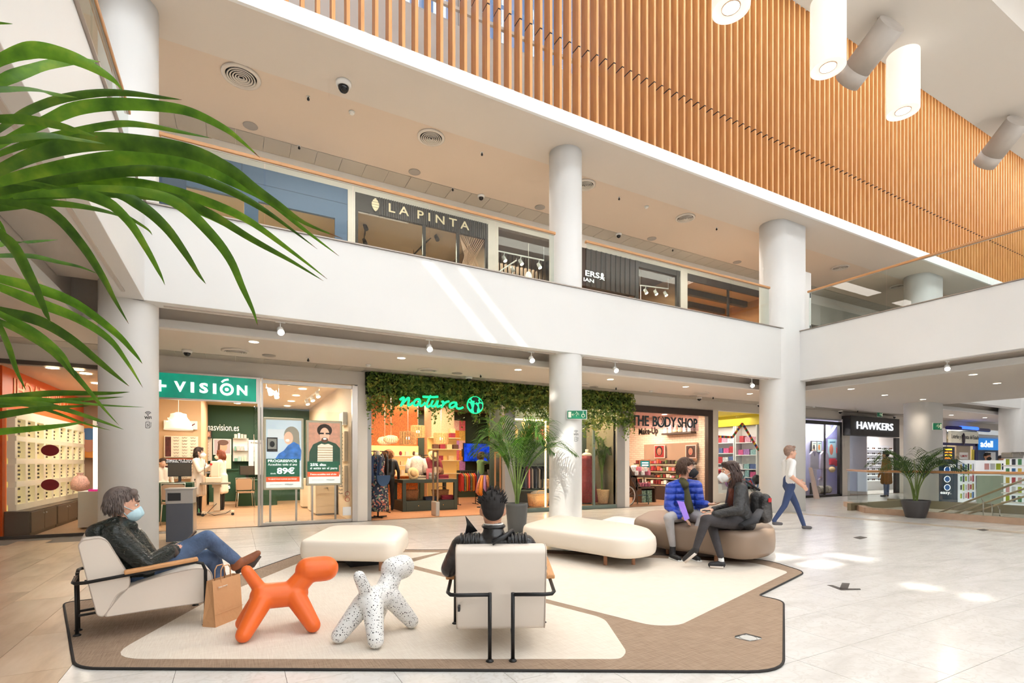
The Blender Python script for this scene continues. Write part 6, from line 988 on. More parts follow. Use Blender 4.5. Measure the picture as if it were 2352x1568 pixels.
for i, (x, y) in enumerate([(1929, 1034), (1912, 1060), (1925, 1063)]): c = W(x, y, Y=12.52); S('red_pouch', 'red printed pouch on the pyjama shop wall, %s' % ORD[i], 'pouch', MB().obox(c, (.42, .08, .26), 0), mat('pouch_red', (206, 40, 54), .6, var=.2, vs=12), 'red pouches', bv=.03)
S('straw_bouquet', 'tan bunch resting on the pale pyjamas', 'decoration', MB().ball(W(1911, 1078, Y=12.1), (.17, .1, .12), 14, 8), straw); S('rolled_blankets', 'row of striped rolled blankets on the pyjama shop floor', 'blanket', MB().cyl((20.35, 12.2, .25), (20.6, 12.2, .25), .16).cyl((20.62, 12.2, .25), (20.87, 12.2, .25), .16).cyl((20.89, 12.2, .25), (21.1, 12.2, .25), .16), mat('blanket_stripe', (170, 164, 150), .8, var=.5, vs=5))
S('black_board', 'small black board standing on the pyjama shop floor', 'board', MB().box((19.75, 12.1, .09), (20.1, 12.14, .55)), fd); S('curved_light', 'curved white light strip in the pyjama shop window', 'light', MB().tube([W(x, y, Y=12.5) for x, y in [(1888, 1010), (1900, 1000), (1912, 988), (1920, 975), (1924, 968)]], .05, 8), mat('strip_white', (240, 244, 255), em=1.4))
# =================================================================== black sign shop
XH0, XH1 = fx(1949), fx(2063); room('sunglass', 23.3, 30.2, FY, 13.8, 0, 3.0, mat('sg_white', (240, 236, 236), .5), mat('sg_ceiling', (232, 222, 214), .6), mat('sg_floor', (190, 186, 182), .4)); alight(26.4, 12.9, 2.9, 85, (1, .93, .88), 2.6, 1.4)
sg = T('shop_sign', 'black box sign with glowing white letters on the far shop', 'sign', (23.5, FY, 2.2)); a, b_ = W(1951, 995, Y=FY-.3), W(2063, 953, Y=FY-.3); part(sg, 'sign_box', MB().box((a.x, FY-.35, 2.42), (b_.x, FY, 3.2)), mat('sign_black', (52, 50, 50), .5), .01); hx0, hx1 = W(1968, 978, Y=FY-.37).x, W(2051, 978, Y=FY-.37).x; lettering(sg, 'HAWKERS', (hx0, FY-.36, 2.68), hx1-hx0, .3, mat('letter_glow', (245, 250, 255), em=1.0), bold=.004, depth=.03)
struct('trim_17', MB().box((XH1-.3, FY-.05, 0), (XH1, FY+.05, 2.42)), fd)
r = T('glasses_wall', 'white lit shelf wall with sunglasses under the black sign', 'display', (23.8, 13.5, .5))
for k in range(7): z = .45+.25*k; part(r, 'shelf_board', MB().box((25.2, 13.45, z), (29.0, 13.78, z+.04)), mat('sg_shelf', (250, 250, 252), .4, em=.25)); part(r, 'shelf_back', MB().box((25.2, 13.74, z+.04), (29.0, 13.78, z+.25)), mat('sg_back', (214, 216, 222), .4))
SGF = sung().mesh('sunglasses', MC['sunglasses_black']); 
for k in range(7):
    for j in range(7): o = link('sunglasses', SGF if (j+k) % 3 else sgb, None, (25.5+.52*j, 13.5, .53+.25*k)); o.scale = (2, 2, 2); o.rotation_euler = (0, 0, -math.pi/2); tag(o, 'sunglasses on the white shelves under the black sign, %s shelf up, %s along' % (ORD[k], ORD[j]), 'sunglasses', 'sunglasses on the far shop shelves')
a, b_ = W(1950, 1004, Y=13.3), W(1994, 992, Y=13.3); poster('grey banner picture with a head above the sunglasses shelves', 24.6, 26.6, 13.7, 2.15, 2.55, fd, mat('banner_grey', (170, 160, 158), .6), [('print_head', el(.15, .5, .1, .4), skinp), ('print_hair', el(.13, .7, .11, .3), hairp)])
S('lilac_panel', 'lilac side panel beside the sunglasses shelves', 'panel', MB().box((24.7, 13.4, .1), (25.1, 13.5, 1.75)), mat('lilac', (206, 196, 226), .5, em=.2)); S('leaning_ladder', 'grey leaning panel at the far shop entrance', 'panel', MB().slab([(23.5, 12.9, 0), (23.9, 12.9, 0), (23.75, 12.9, 1.5), (23.45, 12.9, 1.5)], (0, .04, 0)), grey)
p0 = W(1955, 1150, Z=0)
S('leaning_board', 'tall beige board leaning beside the far shop entrance', 'board', MB().slab([(p0.x-.1, p0.y+1.2, 0), (p0.x+.2, p0.y+1.2, 0), (p0.x+.05, p0.y+1.4, 1.15), (p0.x-.1, p0.y+1.4, 1.15)], (0, .05, 0)), mat('board_pinkbeige', (206, 184, 174), .6))
# =================================================================== far end
pass
room('lottery', 30.3, 33.3, FY, 13.4, 0, 2.6, mat('lottery_cream', (196, 184, 160), .6), cream, greyfl); alight(31.6, 12.6, 2.5, 40, (1, .93, .84), 2, 1)
sg = T('shop_sign', 'pale lottery shop sign with blue light bar above it', 'sign', (31.6, FY, 2.3)); part(sg, 'sign_panel', MB().box((30.3, FY-.15, 2.3), (33.2, FY-.02, 2.88)), mat('lot_panel', (232, 226, 206), .5, em=.15)); part(sg, 'light_bar', MB().tube([(29.5, FY-.3, 2.98), (31.0, FY-.34, 3.0), (33.8, FY-.34, 2.98)], .09, 10), mat('bar_navy', (40, 40, 130), .3)); part(sg, 'light_bar_lit', MB().tube([(30.7, FY-.35, 3.02), (32.4, FY-.37, 3.02)], .09, 10), mat('bar_blue', (60, 110, 255), em=1.6)); lettering(sg, 'Loterías y Apuestas del Estado', (30.3, FY-.16, 2.45), 2.9, .26, inkm, bold=.004); part(sg, 'crest', MB().ball((31.45, FY-.2, 2.5), (.13, .05, .3), 12, 8), mat('crest_dark', (60, 50, 60), .4)); part(sg, 'sign_frame', MB().box((29.5, FY-.1, 2.18), (33.2, FY, 2.3)).box((33.0, FY-.1, 0), (33.3, FY, 2.3)), mat('frame_navy', (36, 36, 96), .4))
r = T('lottery_window', 'lottery shop window with price boards and notices', 'window display', (31.4, FY, 1)); part(r, 'door_panel', MB().box((31.1, FY-.04, 0), (32.6, FY+.02, 2.18)), mat('door_taupe', (180, 164, 142), .5)); part(r, 'price_board', MB().box((29.8, FY-.05, 1.3), (30.9, FY, 2.1)), mat('board_navy', (30, 34, 84), .4))
for k in range(5): part(r, 'price_line', MB().box((29.9, FY-.06, 1.38+.14*k), (30.6, FY-.05, 1.45+.14*k)), mat('line_amber%d' % (k % 2), [(255, 220, 60), (255, 150, 40)][k % 2], em=1.2))
part(r, 'notice', MB().box((31.4, FY-.06, 1.5), (32.3, FY-.04, 1.85)), whiteplastic); part(r, 'notice', MB().box((32.7, FY-.06, 1.4), (33.2, FY-.04, 2.0)), mat('notice_yellow', (226, 206, 80), .5)); lettering(r, '1.300.707', (31.5, FY-.065, 1.62), .7, .1, mat('notice_redtxt', (180, 40, 40), .5))
room('bank', 33.5, 41, FY, 14, 0, 2.7, mat('bank_grey', (120, 128, 138), .5), cream, greyfl); alight(37, 13, 2.6, 60, (1, .97, .94), 2)
sg = T('shop_sign', 'bright blue bank sign with white letters at the far end', 'sign', (36.5, FY, 2)); part(sg, 'sign_panel', MB().box((33.4, FY-.1, 2.0), (41, FY-.02, 2.6)), mat('bank_blue', (20, 130, 220), .4, em=.5)); lettering(sg, 'adell', (33.55, FY-.11, 2.14), 1.45, .34, lw, bold=.02); part(sg, 'white_line', MB().box((33.4, FY-.08, 2.68), (41, FY, 2.75)), whiteplastic)
S('bank_notice', 'white notice sheet on the far bank window', 'notice', MB().box((34.4, FY-.02, 1.3), (35.6, FY, 1.9)), whiteplastic)
# phone accessory kiosk
KX, KY = 18.6, 6.6
def KP(px, py, D): return W(px, py, D=D)
kw = mat('kiosk_white', (240, 244, 248), .4, em=.35); stk = mat('kiosk_navy', (16, 58, 84), .5)
def kpanel(px0, px1, D0, D1, z0, z1, m, name, r, th=.06):
    a, b_ = W(px0, 1064, D=D0), W(px1, 1064, D=D1); d_ = (b_-a); ang = math.atan2(d_.y, d_.x); c = (a+b_)/2
    return part(r, name, MB().obox((c.x, c.y, (z0+z1)/2), (d_.length, th, z1-z0), ang), m)
r = T('phone_kiosk', 'lit phone accessory kiosk with dark blue end panel', 'kiosk', W(2210, 1160, Z=0)); kpanel(2157, 2199, 15.2, 15.0, .15, 1.42, stk, 'end_panel', r); kpanel(2201, 2238, 15.0, 15.6, .15, 1.4, kw, 'accessory_panel', r); kpanel(2240, 2352, 16.6, 16.2, .9, 1.4, kw, 'rear_shelf', r); kpanel(2307, 2420, 14.4, 13.2, .1, 1.42, kw, 'front_shelf', r); kpanel(2243, 2306, 15.0, 14.7, .1, .95, mat('kiosk_sage', (176, 190, 172), .4), 'counter_front', r)
for k in range(5): kpanel(2307, 2420, 14.3, 13.1, .22+.25*k, .25+.25*k, whiteplastic, 'shelf_board', r, .2)
a = W(2163, 1073, D=14.95); xd = (W(2199, 1064, D=14.9)-W(2157, 1064, D=15.1)).normalized(); lettering(r, 'STIK', a, .22, .085, inkm, xd, bold=.02); a2 = W(2179, 1073, D=14.9); lettering(r, 'GO', a2, .16, .09, lw, xd, bold=.04); a = W(2160, 1136, D=14.9); lettering(r, 'easy.', a, .24, .09, lw, xd, bold=.01)
for k, py in enumerate((1078, 1100, 1119)): c = W(2175, py, D=14.92); part(r, 'round_icon', MB().tube([c, c+Vector((sA, cA, 0))*-.01], [.09, .09], 20), mat('icon_blue', (40, 110, 190), .4)); part(r, 'icon_ring', MB().tube([c+Vector((cA, -sA, 0))*(.085*math.cos(t))+Vector((0, 0, .085*math.sin(t)))-Vector((sA, cA, 0))*.012 for t in (j*.42 for j in range(15))], .008, 5, closed=True), lw)
acc = [mat('acc_%d' % i, c, .4) for i, c in enumerate([(190, 210, 60), (70, 130, 200), (236, 180, 180), (60, 70, 90), (226, 200, 90), (220, 226, 232), (90, 160, 110), (210, 90, 100)])]
n_ = 0
for row, z in enumerate((.35, .6, .85, 1.05, 1.2)):
    for j in range(6):
        t = (j+.5)/6; a, b_ = W(2203, 1064, D=14.95), W(2236, 1064, D=15.5); c = a.lerp(b_, t); S('phone_accessory', 'small packaged accessory on the lit kiosk panel, %s row up, %s across' % (ORD[row], ORD[j]), 'accessory', MB().obox((c.x, c.y-.02, z), (.07, .02, .14+.05*(j % 2)), math.atan2(b_.y-a.y, b_.x-a.x)), acc[(row*3+j*5) % 8], 'accessories on the kiosk panel')
for row in range(5):
    for j in range(5):
        t = .04+.13*j; a, b_ = W(2307, 1064, D=14.2), W(2420, 1064, D=13.0); c = a.lerp(b_, t); S('phone_case', 'coloured phone case on the lit kiosk, %s shelf up, %s along' % (ORD[row], ORD[j]), 'phone case', MB().obox((c.x, c.y-.03, .25+.25*row+.09), (.09, .012, .16), math.atan2(b_.y-a.y, b_.x-a.x)), acc[(row*2+j*3) % 8], 'phone cases on the kiosk shelves')
for j in range(6):
    t = .2+.12*j; a, b_ = W(2240, 1064, D=16.5), W(2352, 1064, D=16.1); c = a.lerp(b_, t); S('phone_case', 'phone case on the rear kiosk shelf, %s past the attendant' % ORD[j], 'phone case', MB().obox((c.x, c.y-.05, 1.2), (.12, .012, .2), math.atan2(b_.y-a.y, b_.x-a.x)), acc[(j*3+2) % 8], 'phone cases on the rear shelf')
c = W(2325, 1050, D=14.0); S('cash_register', 'grey cash register on top of the kiosk', 'cash register', MB().obox((c.x, c.y, 1.52), (.36, .3, .16), -.4).obox((c.x+.1, c.y-.06, 1.56), (.16, .3, .1), -.4), grey, bv=.03)
# folding chair at kiosk
c = W(2190, 1163, Z=0); r = T('folding_chair', 'dark metal folding chair beside the kiosk end panel', 'chair', (c.x, c.y, 0), -.4, local=True); fm = mat('chair_gunmetal', (82, 80, 78), .4, .5)
for y in (-.18, .18): part(r, 'leg', MB().cyl((-.26, y, 0), (.22, y, .62), .012), fm); part(r, 'leg', MB().cyl((.26, y, 0), (-.26, y, .96), .012), fm)
part(r, 'seat', MB().box((-.2, -.2, .6), (.24, .2, .63)), fm, .01); part(r, 'backrest', MB().obox((-.25, 0, .86), (.02, .36, .18)), fm)
# =================================================================== stair opening with railing and handrails
kerb = mat('stair_kerb', (186, 156, 132), .5, var=.08, vs=6); A_, B_, C_ = Vector((16.4, 8.9)), Vector((14.68, 7.45)), Vector((14.68, 2.0))
def strip(P, Q, w, z0, z1): c = (P+Q)/2; d_ = Q-P; return MB().obox((c.x, c.y, (z0+z1)/2), (d_.length+.04, w, z1-z0), math.atan2(d_.y, d_.x))
struct('trim_18', strip(A_, B_, .22, 0, .14), kerb); struct('trim_19', strip(B_, C_, .22, 0, .14), kerb)
railing('low glass railing with oak rail on the angled side of the stair opening', A_, B_, 2, 1.07, .14, .02, oak, glassg); railing('low glass railing with oak rail along the stair opening behind the potted palm', B_, C_, 3, 1.07, .14, .02, oak, glassg)
struct('wall_stairwell', MB().box((17.6, 2.0, .004), (17.75, 8.4, .22)).box((14.9, 8.0, .003), (17.6, 8.1, .2)), mat('stair_olive', (126, 116, 92), .6))
for i, (p0_, p1_) in enumerate([((2150, 1180), (2352, 1101)), ((2190, 1185), (2352, 1122)), ((2225, 1188), (2352, 1140))]):
    a, b_ = W(*p0_, X=15.3+.5*i), W(*p1_, X=15.3+.5*i); a.z = max(a.z, .03); r = T('stair_handrail', 'sloping metal handrail in the stair opening, %s' % ('top', 'middle', 'lowest')[i], 'handrail', (a.x, (a.y+b_.y)/2, 0), group='sloping handrails of the stairs'); d_ = (b_-a); e = b_+d_*.8; part(r, 'rail_tube', MB().tube([a, b_, e], .024, 10), mat('rail_champagne', (190, 172, 142), .3, .8))
    for t in (.3, .75): q = a.lerp(e, t); part(r, 'bracket', MB().tube([q, q+Vector((.0, -.02, -.08)), q+Vector((.06, -.02, -.11))], .01, 6), steel); part(r, 'post', MB().cyl((q.x+.06, q.y-.02, .0), (q.x+.06, q.y-.02, q.z-.1), .012), steel)
# ------------------------------------------------------------------ rug
def weave(n, c1, c2, rot, sx=1):
    M, nt, b = nodes(n, c1, .85); g = N(nt, 'NewGeometry'); mp = N(nt, 'Mapping'); mp.inputs['Rotation'].default_value = (0, 0, rot); mp.inputs['Scale'].default_value = (6, 260, 1); nt.links.new(g.outputs['Position'], mp.inputs[0])
    nz = N(nt, 'TexNoise', Scale=.8, Detail=3); nt.links.new(mp.outputs[0], nz.inputs[0]); mp2 = N(nt, 'Mapping'); mp2.inputs['Rotation'].default_value = (0, 0, rot); mp2.inputs['Scale'].default_value = (240, 8, 1); nt.links.new(g.outputs['Position'], mp2.inputs[0]); n2 = N(nt, 'TexNoise', Scale=.8, Detail=2); nt.links.new(mp2.outputs[0], n2.inputs[0])
    ad = N(nt, 'Math', operation='MULTIPLY_ADD'); ad.inputs[1].default_value = .55; nt.links.new(nz.outputs[0], ad.inputs[0]); m2 = N(nt, 'Math', operation='MULTIPLY'); m2.inputs[1].default_value = .45; nt.links.new(n2.outputs[0], m2.inputs[0]); nt.links.new(m2.outputs[0], ad.inputs[2])
    cr = ramp(nt, [(.38, c2), (.62, c1)]); nt.links.new(ad.outputs[0], cr.inputs[0]); nt.links.new(cr.outputs[0], b.inputs['Base Color']); bp = N(nt, 'Bump', Strength=.25, Distance=.004); nt.links.new(ad.outputs[0], bp.inputs['Height']); nt.links.new(bp.outputs[0], b.inputs['Normal']); return M
rugb = weave('rug_brown', (172, 148, 126), (136, 112, 92), .5); rugc = weave('rug_cream', (234, 224, 210), (218, 204, 188), .5)
rp = ccw(roundpoly(RUG, [.1, .16, .22, .12, .06, .16, .3, .3, .3, .3, .3, .5])); rug = T('area_rug', 'large angular brown rug with cream woven fields on the mall floor', 'rug', (2.2, 4.6, 0))
part(rug, 'rug_base', MB().prism(rp, .001, .011), rugb)
def field(P, r, name='cream_field'):
    Q = [W(x, y, Z=.012) for x, y in P]; part(rug, name, MB().prism(ccw(roundpoly([(q.x, q.y) for q in Q], r)), .0112, .0125), rugc)
field([(238, 1513), (1425, 1513), (1440, 1497), (1388, 1419), (936, 1303), (860, 1293), (690, 1291), (480, 1378)], [.28, .05, .1, .12, .06, .05, .1, .2])
field([(934, 1294), (1020, 1269), (1075, 1262), (1730, 1291), (1812, 1313), (1560, 1436), (1495, 1436)], [.05, .05, .3, .2, .1, .1, .1]); field([(905, 1268), (1012, 1268), (925, 1286), (880, 1290)], .03)
part(rug, 'rug_binding', MB().tube([(x, y,   .008) for x, y in rp], .009, 6, closed=True), mat('rug_binding', (44, 40, 38), .8))
c = W(1718, 1466, Z=.0126); r = T('floor_box', 'grey floor socket box set into the brown rug', 'floor box', c); q = [W(x, y, Z=.0135) for x, y in [(1688, 1464), (1722, 1472), (1750, 1467), (1714, 1457)]]; part(r, 'box_lid', MB().prism(ccw([(p.x, p.y) for p in q]), .0126, .016), mat('floor_box_grey', (196, 196, 192), .4)); lip = [W(x, y, Z=.0135) for x, y in [(1688, 1464), (1714, 1457), (1750, 1467), (1748, 1463), (1713, 1454), (1688, 1460)]]; part(r, 'box_gap', MB().prism(ccw([(p.x, p.y) for p in lip]), .0126, .0145), dark); cc = (q[0]+q[1]+q[2]+q[3])/4; part(r, 'box_ring', MB().tube([(cc.x+.06*math.cos(t), cc.y+.06*math.sin(t), .0165) for t in (k*.3 for k in range(21))], .002, 4, closed=True), grey)
# floor marks
am = mat('floor_sticker', (76, 70, 66), .6); r = T('floor_arrow', 'dark arrow sticker on the pale tiles beside the rug', 'sticker', W(1940, 1345, Z=.001))
for n_, P in (('arrow_stem', [(1934, 1338), (1952, 1339), (1947, 1352), (1928, 1352)]), ('arrow_head', [(1900, 1343), (1912, 1343), (1935, 1351), (1950, 1351), (1976, 1351), (1977, 1354), (1932, 1355)])): Q = [W(x, y, Z=.002) for x, y in P]; part(r, n_, MB().prism(ccw([(q.x, q.y) for q in Q]), .0004, .003), am)
for i, P in enumerate([[(1960, 1234), (1976, 1231), (1992, 1234), (1976, 1238)], [(2243, 1216), (2260, 1214), (2272, 1217), (2258, 1219)]]): Q = [W(x, y, Z=.002) for x, y in P]; S('floor_plate', ('small dark floor plate nearer the brown ottoman', 'small dark floor plate near the stair railing')[i], 'floor plate', MB().prism(ccw([(q.x, q.y) for q in Q]), .0004, .004), am, 'dark floor plates')
S('floor_border', 'thin darker border strip in the tiles before the stair railing', 'border', MB().prism(ccw([(q.x, q.y) for q in [W(1790, 1174, Z=0), W(2352, 1221, Z=0), W(2352, 1226, Z=0), W(1790, 1177, Z=0)]]), .0003, .0012), mat('border_tile', (188, 174, 156), .4))
# ------------------------------------------------------------------ ottomans and bench: soft rounded blocks
def soft(name, label, cat, top, zt, zb, rad, m, legs, rimr=.06, scale_b=.97):
    P = ccw(roundpoly([(p.x, p.y) for p in top], rad, 8)); cx_ = sum(p[0] for p in P)/len(P); cy_ = sum(p[1] for p in P)/len(P)
    def inset(d): # move each point along its inward normal
        out = []; n = len(P)
        for i in range(n):
            t = Vector((P[(i+1) % n][0]-P[i-1][0], P[(i+1) % n][1]-P[i-1][1]))
            if t.length < 1e-6: t = Vector((1, 0))
            t.normalize(); out.append((P[i][0]-t.y*d, P[i][1]+t.x*d))
        return out
    r = T(name, label, cat, (cx_, cy_, 0)); rings = []
    for d, z in [(rimr*1.4, zb), (rimr*.6, zb+rimr*.18), (rimr*.15, zb+rimr*.6), (0, zb+rimr*1.1), (-.006, (zb+zt)/2), (0, zt-rimr*1.1), (rimr*.12, zt-rimr*.55), (rimr*.45, zt-rimr*.17), (rimr*.95, zt-.002)]: rings.append([(x, y, z) for x, y in inset(d)])
    for q, z in ((.8, zt+.003), (.5, zt+.007), (.2, zt+.009)): rings.append([(cx_+(x-cx_)*q, cy_+(y-cy_)*q, z) for x, y, _ in rings[8]])
    part(r, 'cushion', MB().rings(rings), m)
    for x, y in legs(cx_, cy_, P): part(r, 'leg', MB().cyl((x, y, .012), (x, y, zb+.01), .024, seg=12), mat('leg_beech', (206, 150, 116), .5))
    return r
leather_c = mat('leather_cream', (238, 226, 210), .42, bump=.05, bs=400); leather_t = mat('leather_taupe', (146, 124, 106), .42, bump=.05, bs=400)
def legs4(f=.72):
    def g(cx_, cy_, P):
        idx = [int(len(P)*k/4) for k in range(4)]; return [(cx_+(P[i][0]-cx_)*f, cy_+(P[i][1]-cy_)*f) for i in idx]
    return g
pf = soft('low_ottoman', 'low cream leather ottoman behind the toy dogs', 'ottoman', [W(686, 1240, Z=.4), W(912, 1244, Z=.4), W(942, 1214, Z=.4), W(912, 1204, Z=.4), W(760, 1204, Z=.4)], .40, .15, [.1, .22, .35, .35, .3], leather_c, legs4())
part(pf, 'plinth', MB().box((1.25, 6.55, .012), (1.85, 7.1, .16)), dark)
bn = soft('long_bench', 'long cream leather bench behind the man in the leather jacket', 'bench', [W(1186, 1206, Z=.4), W(1280, 1180, Z=.4), W(1490, 1206, Z=.4), W(1512, 1232, Z=.4), W(1440, 1240, Z=.4)], .40, .15, [.4, .35, .5, .35, .35], leather_c, legs4())
ot = soft('tall_ottoman', 'taupe leather ottoman with the two young people sitting on it', 'ottoman', [W(1450, 1190, Z=.46), W(1492, 1169, Z=.46), W(1600, 1172, Z=.46), W(1762, 1194, Z=.46), W(1788, 1213, Z=.46), W(1715, 1224, Z=.46), W(1600, 1209, Z=.46), W(1530, 1205, Z=.46)], .46, .1, [.3, .35, .3, .4, .35, .4, .3, .3], leather_t, legs4(.78), .07)
# ------------------------------------------------------------------ armchairs
leather_w = mat('leather_white', (233, 220, 206), .42, bump=.04, bs=300); tubem = mat('chair_black', (26, 25, 25), .4, .2); armoak = mat('arm_oak', (212, 156, 104), .45, var=.12, vs=8, stretch=(1, 12, 12))
def armchair(label, loc, rz):
    r = T('armchair', label, 'armchair', loc, rz, 'white leather armchairs', local=True); hw = .30
    back = roundpoly([(.01, .75), (.14, .765), (.29, .44), (.285, .37), (.22, .30), (.13, .172), (.095, .19), (.02, .56), (-.012, .72)], [.05, .1, .08, .04, .05, .03, .04, .2, .06], 5)
    seat = roundpoly([(.2, .33), (.32, .392), (.52, .44), (.72, .462), (.81, .44), (.83, .38), (.83, .2), (.76, .178), (.4, .178), (.13, .172)], [.03, .1, .2, .08, .05, .06, .05, .06, .1, .02], 5)
    for n_, prof in (('backrest', back), ('seat_cushion', seat)):
        mb = MB(); prof = ccw(prof); cx_ = sum(p[0] for p in prof)/len(prof); cz_ = sum(p[1] for p in prof)/len(prof)
        R = []
        for y, q in [(-hw, .965), (-hw+.006, .985), (-hw+.02, 1.0), (0, 1.004), (hw-.02, 1.0), (hw-.006, .985), (hw, .965)]: R.append([(cx_+(x-cx_)*q, y, cz_+(z-cz_)*q) for x, z in prof])
        o = part(r, n_, mb.rings(R), leather_w)
        for s in (-1, 1): part(o, 'piping', MB().tube([(cx_+(x-cx_)*.985, s*(hw-.004), cz_+(z-cz_)*.985) for x, z in prof], .005, 5, closed=True), mat('piping', (196, 180, 166), .5))
    for s in (-1, 1):
        fr = part(r, 'side_frame', MB().tube([(-.035, s*.075, .448), (-.04, s*.28, .448), (-.025, s*.33, .448), (.03, s*.352, .45), (.7, s*.355, .52), (.75, s*.355, .505), (.77, s*.355, .45), (.772, s*.355, .015)], .0125, 10), tubem)
        part(fr, 'glide', MB().lathe([(.026, .012), (.026, .018), (.012, .03)], (.772, s*.355, 0), 12), tubem)
        lg = part(r, 'rear_leg', MB().tube([(-.035, s*.075, .46), (-.03, s*.075, .2), (-.028, s*.075, .015)], .0125, 10).bar((-.03, s*.075, .16), (.14, s*.075, .17), .018), tubem); part(lg, 'glide', MB().lathe([(.026, .012), (.026, .018), (.012, .03)], (-.028, s*.075, 0), 12), tubem)
        part(r, 'armrest', MB().obox((.485, s*.355, .52), (.47, .062, .03), M=Euler((0, -.104, 0)).to_matrix()), armoak, .008)
    part(r, 'label_tag', MB().box((.05, hw, .34), (.06, hw+.004, .39)) if False else MB().box((-.001, .27, .33), (.055, .285, .36)), dark)
    return r
armchair('white leather armchair with the person in the green jacket', (-1.03, 5.0, .0), math.radians(9)); ac2 = (1.535, 3.0, 0); armchair('white leather armchair seen from behind with the man in black leather', ac2, math.radians(64))
# ------------------------------------------------------------------ remeshed soft bodies (toy dogs, people)
def capmesh(mb, p0, r0, p1, r1, seg=14):
    p0 = Vector(p0); p1 = Vector(p1); d = p1-p0; L_ = d.length
    if L_ < 1e-5: return mb.ball(p0, max(r0, r1), seg, 8)
    d.normalize(); P = []; R = []
    for k in range(4): a = math.pi/2*(1-k/4); P.append(p0-d*r0*math.sin(a)); R.append(max(r0*math.cos(a), r0*.05))
    P.append(p0); R.append(r0); P.append(p1); R.append(r1)
    for k in range(1, 5): a = math.pi/2*k/4; P.append(p1+d*r1*math.sin(a)); R.append(max(r1*math.cos(a), r1*.05))
    return mb.tube(P, R, seg)
def blob(prims, mats, voxel=.01, smooth=4, name='body', off=(0, 0, 0)):
    """prims: (p0, r0, p1, r1, mat index) capsules or ('e', centre, radii, matrix, mat index); one continuous remeshed surface"""
    mb = MB()
    for p in prims:
        if p[0] == 'e': mb.ball(p[1], p[2], 20, 12, 0, p[3])
        else: capmesh(mb, *p[:4])
    me = mb.mesh('tmp', [], off); o = bpy.data.objects.new('tmp', me); m = o.modifiers.new('r', 'REMESH'); m.mode = 'VOXEL'; m.voxel_size = voxel; m.use_smooth_shade = True
    if smooth: s = o.modifiers.new('s', 'SMOOTH'); s.iterations = smooth; s.factor = .5
    out = bake(o); bpy.data.meshes.remove(me); out.name = name; out.materials.clear()
    for q in mats: out.materials.append(q)
    n = len(out.polygons); C_ = np.zeros(n*3); out.polygons.foreach_get('center', C_); C_ = C_.reshape(-1, 3)+np.array(off); best = np.full(n, 1e9); idx = np.zeros(n, int)
    for p in prims:
        if p[0] == 'e':
            M3 = np.array(p[3] if p[3] is not None else Matrix.Identity(3)); q = (C_-np.array(p[1])) @ M3; rr = np.array(p[2] if isinstance(p[2], (tuple, list)) else (p[2],)*3); d = (np.linalg.norm(q/rr, axis=1)-1)*rr.min(); mi = p[4]
        else:
            a = np.array(Vector(p[0])); b_ = np.array(Vector(p[2])); ab = b_-a; L2 = max(ab @ ab, 1e-9); t = np.clip(((C_-a) @ ab)/L2, 0, 1); d = np.linalg.norm(C_-(a+np.outer(t, ab)), axis=1)-(p[1]+(p[3]-p[1])*t); mi = p[4]
        k = d < best; best[k] = d[k]; idx[k] = mi
    out.polygons.foreach_set('material_index', idx.astype(np.int32)); out.polygons.foreach_set('use_smooth', np.ones(n, bool)); out.update(); return out
def puppy(label, loc, rz, m):
    pr = [((-.12, 0, .335), .05, (-.213, 0, .487), .042, 0), ((-.10, 0, .283), .098, (.12, 0, .278), .098, 0), ((.10, 0, .30), .085, (.225, 0, .435), .078, 0), ((.22, 0, .452), .1, (.345, 0, .45), .1, 0)]
    for s in (-1, 1): pr += [((-.11, s*.04, .262), .08, (-.235, s*.155, .058), .057, 0), ((.12, s*.04, .262), .08, (.232, s*.155, .058), .057, 0)]
    o = link('toy_dog', blob(pr, [m], .008, 8, 'toy_dog'), None, loc); o.rotation_euler = (0, 0, rz); tag(o, label, 'toy dog', 'abstract plastic toy dogs'); return o
puppy('glossy orange abstract plastic toy dog', (.285, 4.31, .0125), 0, mat('plastic_orange', (246, 112, 42), .38))
M, nt, b = nodes('plastic_dalmatian', (240, 238, 234), .35); tc = N(nt, 'TexCoord'); vo = N(nt, 'TexVoronoi', Scale=92); nt.links.new(tc.outputs['Object'], vo.inputs['Vector']); se = N(nt, 'SeparateColor'); nt.links.new(vo.outputs['Color'], se.inputs[0]); th = N(nt, 'Math', operation='LESS_THAN'); rr = N(nt, 'Math', operation='MULTIPLY'); rr.inputs[1].default_value = .5; nt.links.new(se.outputs[0], rr.inputs[0]); sb = N(nt, 'Math', operation='SUBTRACT'); sb.inputs[1].default_value = .06; nt.links.new(rr.outputs[0], sb.inputs[0]); nt.links.new(vo.outputs['Distance'], th.inputs[0]); nt.links.new(sb.outputs[0], th.inputs[1])
mx = N(nt, 'MixRGB'); mx.inputs[1].default_value = (.85, .84, .82, 1); mx.inputs[2].default_value = (.01, .01, .012, 1); nt.links.new(th.outputs[0], mx.inputs[0]); nt.links.new(mx.outputs[0], b.inputs['Base Color']); puppy('white abstract plastic toy dog with black speckles', (.93, 3.86, .0125), math.radians(41.5), M)
